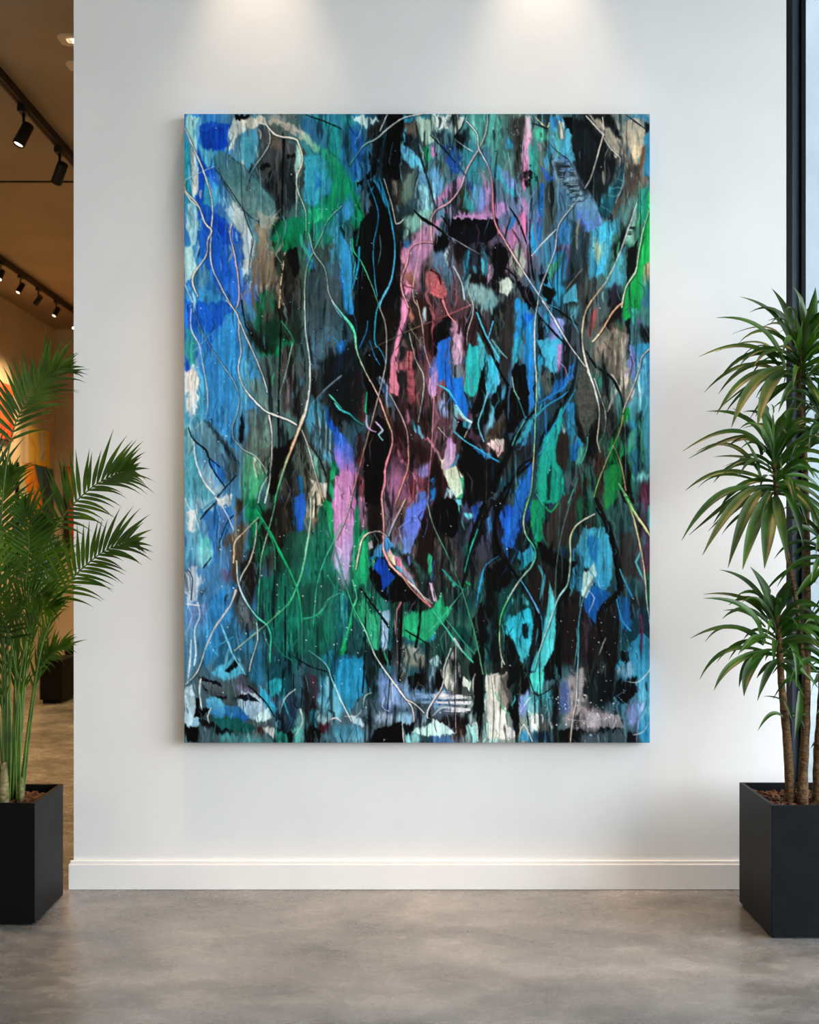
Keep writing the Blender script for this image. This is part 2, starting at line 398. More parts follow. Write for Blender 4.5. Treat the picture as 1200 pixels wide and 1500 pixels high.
t = empty('gallery_bench', (-2.5, d - 5 + 0.2, 0), 'low black bench beside the plinth, cut off by the white wall', 'bench')
xb = (94 - 600) * d / 2000
MB().box(xb, xb + 1.2, d - 5, d - 5 + 0.4, 0.34, 0.40).build('seat', M['dark_box'], t, 0.004)
for x in (xb + 0.0, xb + 1.14):
    MB().box(x, x + 0.06, d - 5 + 0.02, d - 5 + 0.38, 0, 0.34).build('leg', M['dark_box'], t, 0.003)
MB().box(xb + 0.06, xb + 1.14, d - 5 + 0.18, d - 5 + 0.22, 0.06, 0.12).build('stretcher', M['dark_box'], t)

# ------------------------------------------------------------------ planters
def planter(x0, x1, y0, y1, h, m, t, soil_drop):
    w = 0.014
    mb = MB()
    b0 = 0.008
    O = [(x0, y0), (x1, y0), (x1, y1), (x0, y1)]
    I = [(x0 + w, y0 + w), (x1 - w, y0 + w), (x1 - w, y1 - w), (x0 + w, y1 - w)]
    vs = [(a, b, b0) for a, b in O] + [(a, b, h) for a, b in O] + [(a, b, h) for a, b in I] + [(a, b, h - soil_drop - 0.03) for a, b in I]
    fs = [(3, 2, 1, 0)]
    for k in range(3):
        for i in range(4):
            fs.append((k * 4 + i, k * 4 + (i + 1) % 4, (k + 1) * 4 + (i + 1) % 4, (k + 1) * 4 + i))
    fs.append((12, 13, 14, 15))
    mb.add(vs, fs); mb.build('planter', m, t, 0.002)
    MB().box(x0 + 0.012, x1 - 0.012, y0 + 0.012, y1 - 0.012, 0, b0).build('plinth_foot', M['black_metal'], t)
    s = MB(); n = 14
    for i in range(n):
        for j in range(n):
            u, v = i / (n - 1), j / (n - 1)
            s.v.append((x0 + w + (x1 - x0 - 2 * w) * u, y0 + w + (y1 - y0 - 2 * w) * v, h - soil_drop - 0.012 + 0.006 * math.sin(i * 2.1) * math.cos(j * 1.7)))
    for i in range(n - 1):
        for j in range(n - 1):
            s.f.append((i * n + j, (i + 1) * n + j, (i + 1) * n + j + 1, i * n + j + 1)); s.m.append(0); s.sm.append(True)
    s.build('soil', M['soil'], t)
    ch = MB()
    for _ in range(620):
        c = Vector((random.uniform(x0 + 0.03, x1 - 0.03), random.uniform(y0 + 0.03, y1 - 0.03), h - soil_drop - 0.004 + random.uniform(-0.004, 0.01)))
        R = Matrix.Rotation(random.uniform(0, 6.28), 3, 'Z') @ Matrix.Rotation(random.uniform(-.6, .6), 3, 'X') @ Matrix.Rotation(random.uniform(-.5, .5), 3, 'Y')
        a, b, e = random.uniform(.007, .015), random.uniform(.005, .009), random.uniform(.003, .006)
        vs = [c + R @ Vector((sx * a * random.uniform(.75, 1), sy * b * random.uniform(.7, 1), sz * e)) for sx in (-1, 1) for sy in (-1, 1) for sz in (-1, 1)]
        ch.add(vs, [(0, 1, 3, 2), (4, 6, 7, 5), (0, 4, 5, 1), (2, 3, 7, 6), (0, 2, 6, 4), (1, 5, 7, 3)])
    o = ch.build('bark_mulch', M['bark'], t); o['kind'] = 'stuff'

# ------------------------------------------------------------------ palm
LX0, LX1, LY0, LY1, LH = -1.669, -1.239, 4.514 - 5, 4.884 - 5, 0.405
palm = empty('potted_palm', ((LX0 + LX1) / 2, (LY0 + LY1) / 2, 0), 'feathery palm with arching fronds in a square black planter', 'plant')
planter(LX0, LX1, LY0, LY1, LH, M['pot_black'], palm, 0.03)

def leaflet(mb, p, dirv, nrm, L, w, droop, mi=0, n=6):
    """a narrow folded blade from p along dirv, drooping by gravity"""
    d = dirv.normalized(); pos = Vector(p); vs = []
    prof = [0.35, 0.85, 1.0, 0.85, 0.55, 0.25, 0.02]
    for i in range(n + 1):
        u = i / n
        side = d.cross(nrm)
        if side.length < 1e-4: side = d.cross(Vector((0, 0, 1)))
        side.normalize(); up = side.cross(d).normalized()
        ww = w * prof[min(i, 6)] * 0.5
        vs += [pos - side * ww + up * ww * 0.45, pos, pos + side * ww + up * ww * 0.45]
        pos = pos + d * (L / n)
        d = (d + Vector((0, 0, -1)) * droop * (0.4 + u) / n).normalized()
    fs = []
    for i in range(n):
        for j in range(2):
            fs.append((i * 3 + j, i * 3 + j + 1, (i + 1) * 3 + j + 1, (i + 1) * 3 + j))
    mb.add(vs, fs, mi, True)

def frond(ctrl, blade_from, nl, L, w, facing, droop=0.5, a0=62, a1=18, rad=0.0048, skip=0.0, twist=0.0):
    """ctrl: 3-D points from the soil to the tip; leaflets on the upper part"""
    R = spline(ctrl, 40)
    st = MB(); mb = MB()
    st.tube(R, [max(0.0012, rad * (1 - (i / 39) ** 1.3 * 0.9)) for i in range(40)], 6, 0)
    fc = Vector(facing).normalized()
    for k in range(nl):
        u = k / (nl - 1); s = blade_from + (1 - blade_from) * (u ** 0.95) * 0.985
        x = s * 39; i = min(int(x), 38); p = R[i].lerp(R[i + 1], x - i)
        t = (R[i + 1] - R[i]).normalized()
        side = t.cross(fc).normalized(); nrm = side.cross(t).normalized()
        prof = (0.55 + 0.45 * math.sin(math.pi * min(1, u * 1.5 + 0.12))) if u < 0.55 else (1.0 - 0.62 * ((u - 0.55) / 0.45) ** 1.4)
        for sg in (-1, 1):
            if random.random() < skip: continue
            low = (side * sg).z < -0.1
            if low: a = math.radians((a0 - 8) * (1 - u) + a1 * 0.8 * u + random.uniform(-4, 4))
            else: a = math.radians(a0 * (1 - u) + a1 * u + random.uniform(-4, 4))
            dv = t * math.cos(a) + side * (sg * math.sin(a)) + nrm * ((0.30 if low else 0.12) + random.uniform(-.1, .1) + twist)
            tipL = 1 - 0.35 * max(0, (u - 0.8) / 0.2)
            leaflet(mb, p, dv, nrm, L * prof * tipL * random.uniform(0.88, 1.10) * (1.05 if low else 0.95), w * (0.62 if low else 0.85) * (0.6 + 0.4 * prof), droop * random.uniform(0.6, 1.4) * (1.5 if low else 0.8))
    leaflet(mb, R[-2], R[-1] - R[-2], fc, L * 0.45, w * 0.6, droop)
    f = st.build('frond', M['petiole'], palm)
    mb.build('leaflets', M['palm_leaf'], f)
    return f

def P3(lst): return [at(*q) for q in lst]
FC = (0.15, -1, 0.25)
# the three big fronds that show whole
frond(P3([(8, 1172, 4.70), (5, 1000, 4.68), (0, 860, 4.64), (3, 735, 4.62), (16, 644, 4.62), (31, 602, 4.62), (52, 570, 4.62), (76, 546, 4.61), (96, 540, 4.60)]), 0.50, 25, 0.185, 0.019, FC, 0.5, 58, 22)
frond(P3([(22, 1172, 4.72), (32, 1020, 4.66), (44, 900, 4.60), (57, 833, 4.56), (74, 788, 4.54), (92, 757, 4.52), (114, 732, 4.50), (142, 709, 4.48), (172, 694, 4.47), (190, 689, 4.46)]), 0.50, 21, 0.185, 0.020, FC, 0.55, 60, 20)
frond(P3([(30, 1172, 4.72), (42, 1060, 4.66), (58, 960, 4.58), (72, 912, 4.54), (86, 880, 4.52), (104, 850, 4.50), (126, 828, 4.48), (152, 808, 4.46), (178, 797, 4.45), (195, 796, 4.44)]), 0.46, 22, 0.180, 0.019, FC, 0.5, 60, 20)
# fronds of the dense middle
mid = [
    ([(16, 1172, 4.74), (22, 1000, 4.66), (30, 900, 4.58), (38, 850, 4.52), (42, 800, 4.46), (40, 762, 4.42), (34, 735, 4.38)], 0.48, 22, 0.16, 0.5),
    ([(10, 1172, 4.70), (8, 1000, 4.6), (2, 900, 4.5), (-8, 830, 4.42), (-24, 770, 4.36), (-48, 730, 4.3)], 0.45, 22, 0.17, 0.5),
    ([(26, 1172, 4.76), (36, 1010, 4.78), (46, 930, 4.80), (60, 880, 4.82), (74, 840, 4.84), (82, 800, 4.85)], 0.5, 20, 0.15, 0.5),
    ([(14, 1172, 4.72), (14, 1010, 4.60), (20, 930, 4.50), (34, 890, 4.42), (50, 872, 4.36), (70, 872, 4.3)], 0.5, 22, 0.16, 0.7),
    ([(6, 1172, 4.74), (-4, 1000, 4.72), (-10, 880, 4.70), (-6, 790, 4.68), (6, 720, 4.67), (18, 690, 4.66)], 0.45, 22, 0.17, 0.5),
    ([(2, 1172, 4.70), (-14, 1000, 4.66), (-34, 860, 4.62), (-60, 760, 4.58), (-95, 690, 4.54), (-140, 650, 4.5)], 0.42, 24, 0.19, 0.6),
    ([(0, 1172, 4.74), (-20, 1000, 4.76), (-42, 860, 4.8), (-60, 740, 4.82), (-74, 650, 4.84), (-84, 590, 4.85)], 0.42, 24, 0.19, 0.5),
    ([(12, 1172, 4.78), (10, 980, 4.84), (8, 860, 4.88), (0, 760, 4.9), (-10, 690, 4.91), (-24, 640, 4.91)], 0.45, 24, 0.18, 0.5),
    ([(20, 1172, 4.72), (26, 1030, 4.62), (18, 950, 4.52), (2, 900, 4.42), (-20, 870, 4.34), (-50, 860, 4.26)], 0.45, 22, 0.16, 0.7),
    ([(28, 1172, 4.74), (42, 1060, 4.72), (54, 1000, 4.70), (66, 970, 4.68), (82, 952, 4.66), (98, 946, 4.65)], 0.55, 12, 0.10, 0.8),
    ([(18, 1172, 4.7), (24, 1040, 4.62), (34, 960, 4.54), (48, 915, 4.48), (64, 892, 4.42), (84, 888, 4.38)], 0.48, 22, 0.16, 0.6),
    ([(24, 1172, 4.74), (34, 1000, 4.7), (40, 900, 4.66), (48, 830, 4.62), (58, 790, 4.6), (66, 762, 4.58)], 0.5, 20, 0.15, 0.5),
    ([(-4, 1172, 4.72), (-30, 1040, 4.66), (-60, 950, 4.6), (-100, 880, 4.54), (-150, 850, 4.48)], 0.42, 22, 0.18, 0.7),
]
for c, bf, nl, L, dr in mid:
    frond(P3(c), bf, nl, L, 0.016, (random.uniform(-.5, .6), -1, random.uniform(.1, .6)), dr, 60, 20, 0.0042)
# bare young stems: bright green petioles that rise from the bases
for c in ([(14, 1172, 4.66), (16, 1080, 4.62), (12, 960, 4.58), (9, 860, 4.54), (12, 800, 4.52)],
          [(24, 1172, 4.68), (22, 1080, 4.64), (22, 1000, 4.62), (24, 930, 4.6), (30, 880, 4.58)],
          [(32, 1170, 4.72), (40, 1080, 4.7), (50, 1000, 4.68), (62, 940, 4.66), (74, 905, 4.64)],
          [(34, 1170, 4.73), (44, 1070, 4.72), (56, 990, 4.7), (68, 962, 4.69), (86, 950, 4.68)],
          [(26, 1172, 4.75), (32, 1050, 4.74), (36, 960, 4.74), (44, 900, 4.73)],
          [(8, 1172, 4.66), (4, 1080, 4.63), (3, 980, 4.6), (6, 900, 4.57)],
          [(18, 1172, 4.8), (26, 1060, 4.8), (40, 960, 4.8), (52, 900, 4.8)],
          [(28, 1172, 4.66), (30, 1090, 4.63), (28, 1010, 4.6), (20, 940, 4.57), (14, 890, 4.54)]):
    st = MB(); mb = MB(); R = spline(P3(c), 20); st.tube(R, [0.0042 - 0.0026 * i / 19 for i in range(20)], 6, 0)
    for k in range(9, 20):                                 # narrow unopened blades along the top
        for sg in (-1, 1):
            t_ = (R[min(k + 1, 19)] - R[k - 1]).normalized()
            leaflet(mb, R[k], t_ + Vector((sg * random.uniform(.15, .5), random.uniform(-.3, .3), 0)), Vector((0, -1, .2)), random.uniform(.06, .11), 0.009, 0.3, 0)
    mb.build('leaflets', M['palm_leaf'], st.build('young_stem', M['petiole'], palm))
# woody stem bases at the soil
for px, d, h, r in ((5, 4.64, 0.16, .021), (-6, 4.7, 0.2, .02), (29, 4.70, 0.10, .017), (18, 4.78, .15, .016), (-22, 4.68, .16, .02)):
    b = at(px, 1172, d); b.z = LH - 0.045
    mb = MB(); mb.tube([b, b + Vector((.001, 0, h * .35)), b + Vector((.002, .002, h * .7)), b + Vector((.003, .003, h))], [r, r * .86, r * .7, r * .45], 12, 0, True, 0.06)
    mb.build('stem_base', M['palm_base'], palm)

# ------------------------------------------------------------------ dracaena
RX0, RX1, RY0, RY1, RH = 1.157, 1.597, 4.36 - 5, 4.79 - 5, 0.4265
drac = empty('potted_dracaena', ((RX0 + RX1) / 2, (RY0 + RY1) / 2, 0), 'strappy-leaved cane plant with several leaf crowns in a square charcoal planter', 'plant')
planter(RX0, RX1, RY0, RY1, RH, M['pot'], drac, 0.028)
def strap(mb, base, mid, tip, w, mi=0, n=12, roll=0.0):
    """a strap leaf through three points: folded midrib, widest a third of the way along, pointed tip"""
    b, m_, t = Vector(base), Vector(mid), Vector(tip)
    c = m_ * 2 - (b + t) * 0.5
    vs = []
    for i in range(n + 1):
        u = i / n
        p = b * (1 - u) ** 2 + c * (2 * u * (1 - u)) + t * u * u
        d = ((c - b) * (2 * (1 - u)) + (t - c) * (2 * u)).normalized()
        ref = Vector((math.sin(roll) * 0.6, -0.75, 0.65))
        side = d.cross(ref)
        if side.length < 0.05: side = d.cross(Vector((1, 0, 0.2)))
        side.normalize(); up = side.cross(d)
        if up.z < 0: up = -up
        ww = 0.5 * w * (0.42 + 0.58 * math.sin(math.pi * min(0.5, u * 1.15 + 0.02))) * (1 - max(0, (u - 0.45) / 0.55) ** 1.7)
        ww = max(ww, 0.0006)
        vs += [p - side * ww + up * ww * 0.35, p - side * ww * .5 + up * ww * 0.1, p, p + side * ww * .5 + up * ww * .1, p + side * ww + up * ww * 0.35]
    fs = [(i * 5 + j, i * 5 + j + 1, (i + 1) * 5 + j + 1, (i + 1) * 5 + j) for i in range(n) for j in range(4)]
    mb.add(vs, fs, mi, True)
def S6(x, y, d=4.57): return at(980 + x / 3.75, 400 + y / 3.75, d)
def S7(x, y, d=4.57): return at(980 + x / 3.75, 780 + y / 3.75, d)
PXM = 4.57 / 2000            # metres per photo step at the plant's distance
def crown(F, leaves, axis, D, nfill, seed, fillL=0.30, low=-0.9, xbias=0.25, name='leaf_crown'):
    """leaves: hand-placed straps; plus fill leaves all round the stem axis"""
    rr = random.Random(seed)
    mb = MB()
    for (bx, by, mx, my, tx, ty, w, dz, mi) in leaves:
        mb_ = F(bx, by, D + dz * 0.15); mm = F(mx, my, D + dz * 0.55); tt = F(tx, ty, D + dz)
        strap(mb, mb_, mm, tt, w / 3.75 * PXM * 0.98, mi)
    (ax0, ay0), (ax1, ay1) = axis
    for k in range(nfill):
        u = k / max(1, nfill - 1)
        b = F(ax0 + (ax1 - ax0) * u, ay0 + (ay1 - ay0) * u, D)
        az = k * 2.399 + rr.uniform(-.3, .3)
        el = (1.25 - 1.75 * u) + rr.uniform(-.2, .2)
        h = Vector((math.cos(az) + xbias, math.sin(az) * 0.8, 0)).normalized()
        L = fillL * rr.uniform(.75, 1.08) * (0.8 + 0.2 * math.sin(math.pi * u))
        if h.y > 0.45: L *= 0.72                       # shorter towards the wall
        d = h * math.cos(el) + Vector((0, 0, math.sin(el)))
        m_ = b + d * L * 0.5 + Vector((0, 0, 0.05 * L))
        t = b + h * (L * (0.35 + 0.6 * math.cos(el) * .9)) + Vector((0, 0, L * (0.75 * math.sin(el) - 0.28 * math.cos(el))))
        strap(mb, b, m_, t, rr.uniform(.014, .026), 0 if rr.random() < .9 else 1, 10, rr.uniform(-1, 1))
    return mb.build(name, [M['drac_leaf'], M['drac_dry']], drac)
# columns: base, middle, tip in crop steps, width, depth offset of the tip, dry or not
A = [(690, 400, 650, 225, 565, 85, 46, .06, 0), (672, 400, 570, 225, 390, 130, 40, -.05, 0), (640, 520, 500, 305, 258, 246, 46, -.10, 0),
     (622, 540, 440, 405, 165, 460, 40, .02, 0), (650, 570, 420, 510, 195, 655, 36, .10, 0), (640, 400, 540, 300, 350, 335, 18, .16, 0),
     (640, 540, 430, 580, 262, 780, 44, -.12, 0), (640, 520, 470, 610, 343, 850, 62, -.2, 1), (640, 540, 545, 640, 485, 850, 66, -.24, 1),
     (740, 400, 745, 220, 682, 75, 50, -.04, 0), (740, 410, 785, 240, 806, 80, 60, -.08, 0), (755, 420, 800, 300, 900, 180, 48, .05, 0),
     (620, 480, 500, 400, 372, 500, 18, .18, 0), (600, 470, 480, 380, 255, 435, 20, .2, 0), (760, 480, 850, 400, 980, 420, 50, -.1, 0),
     (750, 520, 850, 500, 960, 640, 50, -.15, 0), (640, 560, 470, 600, 250, 770, 20, .15, 0), (720, 430, 730, 330, 740, 230, 60, -.12, 0)]
crown(S6, A, ((735, 420), (715, 600)), 4.56, 60, 1)
B = [(575, 960, 545, 800, 487, 680, 66, -.05, 0), (592, 950, 640, 830, 696, 690, 60, -.02, 0), (540, 950, 420, 800, 208, 760, 40, .0, 0), (545, 900, 460, 830, 350, 740, 34, .1, 0),
     (530, 980, 350, 870, 75, 980, 36, -.06, 0), (510, 1000, 400, 905, 108, 1020, 38, .08, 0), (510, 1120, 450, 975, 395, 905, 48, -.16, 0),
     (500, 1100, 340, 950, 150, 985, 34, .15, 0), (540, 1140, 300, 1095, 92, 1195, 36, .02, 0), (500, 1150, 300, 1110, 160, 1180, 24, .18, 0),
     (500, 1190, 270, 1230, 70, 1470, 46, -.08, 0), (480, 1180, 340, 1300, 185, 1550, 52, -.18, 1), (470, 1170, 330, 1260, 110, 1440, 32, .1, 0),
     (510, 1200, 420, 1330, 325, 1620, 62, -.15, 1), (560, 1200, 470, 1390, 405, 1630, 70, -.2, 0), (560, 1230, 545, 1400, 525, 1625, 82, -.22, 0),
     (585, 1230, 610, 1350, 655, 1590, 62, -.2, 1), (480, 1240, 340, 1310, 215, 1420, 24, .14, 0), (500, 1260, 370, 1350, 290, 1440, 24, .14, 0),
     (620, 1100, 720, 1040, 800, 1130, 44, -.1, 0), (620, 1150, 700, 1200, 760, 1380, 46, -.16, 0), (620, 1180, 690, 1300, 740, 1500, 44, -.1, 0), (600, 960, 680, 850, 730, 820, 40, .05, 0),
     (520, 1040, 380, 1010, 245, 1010, 24, .16, 0), (530, 1070, 400, 1040, 290, 1070, 20, .2, 0)]
crown(S6, B, ((580, 970), (590, 1220)), 4.50, 54, 2, 0.27, xbias=0.3)
C_ = [(572, 450, 525, 310, 447, 188, 58, -.04, 0), (600, 450, 630, 340, 672, 250, 56, -.06, 0), (552, 440, 440, 280, 278, 205, 34, .0, 0), (540, 480, 400, 360, 190, 340, 28, .08, 0),
      (530, 610, 420, 420, 190, 362, 46, -.12, 0), (530, 600, 340, 520, 118, 582, 32, -.02, 0), (500, 600, 330, 520, 200, 600, 24, .1, 0), (520, 650, 310, 655, 170, 806, 30, .02, 0),
      (520, 655, 350, 725, 248, 868, 42, -.1, 0), (515, 670, 440, 760, 413, 900, 62, -.18, 0), (490, 640, 420, 730, 386, 850, 36, .08, 0), (600, 520, 690, 440, 740, 470, 40, -.1, 0),
      (620, 620, 690, 640, 700, 850, 40, -.12, 0), (620, 560, 720, 520, 840, 600, 42, -.06, 0), (620, 640, 700, 600, 790, 770, 44, .05, 1), (540, 560, 460, 600, 390, 660, 40, -.1, 0),
      (530, 520, 420, 440, 300, 430, 24, .12, 0), (520, 620, 420, 600, 330, 700, 26, .14, 0)]
crown(S7, C_, ((585, 460), (605, 720)), 4.54, 46, 3, 0.22, xbias=0.3)
low = [(628, 1015, 560, 1000, 490, 1088, 26, -.05, 0), (628, 925, 580, 905, 520, 900, 10, .02, 0), (640, 930, 665, 990, 690, 1060, 16, -.04, 0), (720, 870, 715, 1000, 690, 1135, 40, -.08, 0), (760, 1000, 700, 1010, 650, 1020, 18, -.03, 0), (660, 990, 720, 1020, 745, 1080, 18, -.04, 0)]
crown(S7, low, ((0, 0), (0, 0)), 4.52, 0, 4, name='low_leaf_spray')
# crowns at the right edge of the photo and beyond
for k, (px, py, D, n) in enumerate([(1206, 610, 4.56, 40), (1212, 800, 4.50, 36), (1208, 960, 4.58, 30), (1245, 1070, 4.52, 16), (1260, 560, 4.6, 34), (1275, 830, 4.55, 34)]):
    F = lambda x, y, d=4.57, px=px, py=py: at(px + x / 3.75, py + y / 3.75, d)
    crown(F, [(-20, -60, -60, -160, -90, -260, 50, -.03, 0), (10, -70, 30, -180, 60, -280, 50, -.05, 0)], ((0, -60), (0, 130)), D, n, 20 + k, 0.25 if k < 3 else 0.2 if k == 3 else 0.3, xbias=0.15)
def cane(pts, r0, r1, name='cane', m='cane', n=26):
    R = spline(P3(pts), n); mb = MB()
    rs = [r0 + (r1 - r0) * (i / (n - 1)) for i in range(n)]
    rs = [r * (1.06 if i % 2 else 0.97) for i, r in enumerate(rs)]
    if r0 > 0.014: rs[0] *= 1.25; rs[1] *= 1.1
    mb.tube(R, rs, 12, 0, True, 0.05)
    mb.build(name, M[m], drac)
cane([(1159, 1182, 4.53), (1155, 1110, 4.53), (1150, 1050, 4.53), (1145, 1000, 4.54), (1141, 930, 4.54), (1137, 895, 4.54)], .0165, .0085)
cane([(1175, 1186, 4.5), (1178, 1110, 4.53), (1181, 1050, 4.55), (1182, 980, 4.56), (1183, 880, 4.57), (1182, 780, 4.57), (1180, 690, 4.57), (1177, 630, 4.57), (1171, 570, 4.56), (1175, 505, 4.56)], .0165, .006)
cane([(1198, 1184, 4.54), (1199, 1100, 4.54), (1203, 1040, 4.53), (1206, 960, 4.56), (1210, 800, 4.5), (1206, 610, 4.56)], .018, .007)
cane([(1184, 1010, 4.56), (1176, 960, 4.55), (1168, 890, 4.54), (1160, 845, 4.52), (1151, 800, 4.51), (1139, 745, 4.5), (1135, 690, 4.5), (1134, 660, 4.5)], .008, .0065)
cane([(1203, 1060, 4.54), (1230, 940, 4.55), (1260, 800, 4.58), (1262, 600, 4.6)], .011, .007)
cane([(1222, 1186, 4.6), (1232, 1050, 4.58), (1250, 930, 4.56), (1275, 850, 4.55)], .014, .007)
# ------------------------------------------------------------------ the large painting: brush engine
# The picture is painted stroke by stroke in canvas steps (682 across, 921 down) onto a fine mesh grid:
# flat washes, ragged brush patches, dry-brush drags and poured lines, each with its own paint colour and relief.
PW, PH = 682, 921
prng = np.random.RandomState(11)
def vnoise(w, h, cx, cy, seed):
    """smooth value noise with cells cx by cy"""
    r = np.random.RandomState(seed)
    gx, gy = int(w / cx) + 3, int(h / cy) + 3
    g = r.rand(gy, gx)
    x = np.arange(w) / cx; y = np.arange(h) / cy
    xi, yi = x.astype(int), y.astype(int)
    fx, fy = x - xi, y - yi
    fx, fy = fx * fx * (3 - 2 * fx), fy * fy * (3 - 2 * fy)
    a = g[np.ix_(yi, xi)]; b = g[np.ix_(yi, xi + 1)]; c = g[np.ix_(yi + 1, xi)]; d = g[np.ix_(yi + 1, xi + 1)]
    return (a * (1 - fx) + b * fx) * (1 - fy)[:, None] + (c * (1 - fx) + d * fx) * fy[:, None]
def fbm(w, h, cx, cy, seed, o=4):
    s = 0; amp = 1; tot = 0
    for i in range(o):
        s = s + amp * vnoise(w, h, max(1.0, cx / 2 ** i), max(1.0, cy / 2 ** i), seed + i * 17); tot += amp; amp *= 0.55
    return s / tot
WX = (fbm(PW, PH, 22, 26, 1) - 0.5) * 2; WY = (fbm(PW, PH, 22, 26, 2) - 0.5) * 2          # edge warp
FX = (fbm(PW, PH, 5, 6, 3, 3) - 0.5) * 2; FY = (fbm(PW, PH, 5, 6, 4, 3) - 0.5) * 2        # fine raggedness
STV = fbm(PW, PH, 3.2, 60, 5, 3) - 0.5                                                      # vertical bristle streaks
STH = fbm(PW, PH, 40, 3.2, 6, 3) - 0.5
MOT = fbm(PW, PH, 14, 18, 7, 4) - 0.5                                                       # mottling
GRN = fbm(PW, PH, 3.0, 3.0, 8, 2) - 0.5                                                     # grain
YY, XX = np.mgrid[0:PH, 0:PW].astype(np.float64)
BUF = np.zeros((PH, PW, 3)); HGT = np.zeros((PH, PW))
def hx(h): return np.array([int(h[i:i + 2], 16) for i in (0, 2, 4)]) / 255.0
def base_grid(rows):
    g = np.array([[hx(c) for c in r.split()] for r in rows])
    gh, gw = g.shape[:2]
    x = np.clip((XX + WX * 16) / PW * gw - 0.5, 0, gw - 1.001); y = np.clip((YY + WY * 26) / PH * gh - 0.5, 0, gh - 1.001)
    xi, yi = x.astype(int), y.astype(int); fx, fy = (x - xi)[..., None], (y - yi)[..., None]
    fx = np.clip((fx - 0.5) * 1.6 + 0.5, 0, 1); fy = np.clip((fy - 0.5) * 1.3 + 0.5, 0, 1)
    xj, yj = np.minimum(xi + 1, gw - 1), np.minimum(yi + 1, gh - 1)
    BUF[:] = (g[yi, xi] * (1 - fx) + g[yi, xj] * fx) * (1 - fy) + (g[yj, xi] * (1 - fx) + g[yj, xj] * fx) * fy
    BUF[:] *= (1 + 0.55 * STV + 0.35 * MOT)[..., None]
def smooth_poly(P, closed):
    P = np.array(P, float); n = len(P); out = []
    rng = range(n) if closed else range(n - 1)
    for i in rng:
        if closed: a, b, c, d = P[i - 1], P[i], P[(i + 1) % n], P[(i + 2) % n]
        else: a, b, c, d = P[max(i - 1, 0)], P[i], P[i + 1], P[min(i + 2, n - 1)]
        L = np.hypot(*(c - b)); k = max(2, min(12, int(L / 5)))
        for t in np.arange(k) / k:
            out.append(0.5 * (2 * b + (c - a) * t + (2 * a - 5 * b + 4 * c - d) * t * t + (3 * b - a - 3 * c + d) * t ** 3))
    if not closed: out.append(P[-1])
    return np.array(out)
def window(P, pad):
    x0, y0 = np.floor(P.min(0) - pad).astype(int); x1, y1 = np.ceil(P.max(0) + pad).astype(int) + 1
    x0, y0, x1, y1 = max(0, x0), max(0, y0), min(PW, x1), min(PH, y1)
    return None if x0 >= x1 or y0 >= y1 else (slice(y0, y1), slice(x0, x1))
def segdist(px, py, P, closed):
    """distance to the polyline, and how far along it the nearest point lies"""
    best = np.full(px.shape, 1e9); tt = np.zeros(px.shape)
    m = len(P) if closed else len(P) - 1
    for i in range(m):
        a = P[i]; b = P[(i + 1) % len(P)]
        d = b - a; l2 = max(1e-9, d @ d)
        t = np.clip(((px - a[0]) * d[0] + (py - a[1]) * d[1]) / l2, 0, 1)
        q = (px - a[0] - t * d[0]) ** 2 + (py - a[1] - t * d[1]) ** 2
        k = q < best
        best = np.where(k, q, best); tt = np.where(k, (i + t) / m, tt)
    return np.sqrt(best), tt
def lay(w, al, col, h):
    al = np.clip(al, 0, 1)
    BUF[w] = BUF[w] * (1 - al[..., None]) + col * al[..., None]
    HGT[w] = HGT[w] * (1 - 0.6 * al) + h * al
def patch(cols, pts, soft=None, rough=2.0, streak=0.20, alpha=1.0, dry=0.0, curve=False, horiz=False, grain=0.06):
    P = smooth_poly(pts, True) if curve and len(pts) > 3 else np.array(pts, float)
    mean = sum(cols) / len(cols); sat = mean.max() - mean.min()
    if soft is None:                      # muted glazes melt into each other, strong colour and black keep an edge
        soft = 1.0 if (sat > 0.42 or mean.max() < 0.10 or mean.min() > 0.6) else 2.4 + rough * 0.7
    w = window(P, soft + rough * 2 + 2)
    if w is None: return
    px = XX[w] + WX[w] * rough * 1.6 + FX[w] * rough * 0.8; py = YY[w] + WY[w] * rough * 1.6 + FY[w] * rough * 0.8
    ins = np.zeros(px.shape, bool); n = len(P)
    for i in range(n):
        a = P[i]; b = P[(i + 1) % n]
        if a[1] == b[1]: continue
        c = (a[1] > py) != (b[1] > py)
        ins ^= c & (px < (b[0] - a[0]) * (py - a[1]) / (b[1] - a[1]) + a[0])
    d, _ = segdist(px, py, P, True)
    sd = np.where(ins, d, -d)
    al = np.clip(sd / max(soft, 0.3) * 0.5 + 0.5, 0, 1); al = al * al * (3 - 2 * al) * alpha
    st = STH[w] if horiz else STV[w]
    if dry: al = al * np.clip((st + MOT[w] * 0.6 + 0.5 - dry) * 5 + 0.5, 0, 1)
    v = np.clip((YY[w] - P[:, 1].min()) / max(1, np.ptp(P[:, 1])) + MOT[w] * 0.5, 0, 1)
    if len(cols) == 1: col = np.broadcast_to(cols[0], v.shape + (3,))
    else:
        f = v * (len(cols) - 1); i = np.minimum(f.astype(int), len(cols) - 2); C = np.array(cols)
        f = (f - i)[..., None]; col = C[i] * (1 - f) + C[i + 1] * f
    col = col * (1 + streak * 2.2 * st + streak * 1.2 * MOT[w] + grain * GRN[w] * 2)[..., None]
    lay(w, al, col, 0.25 + 0.5 * st)
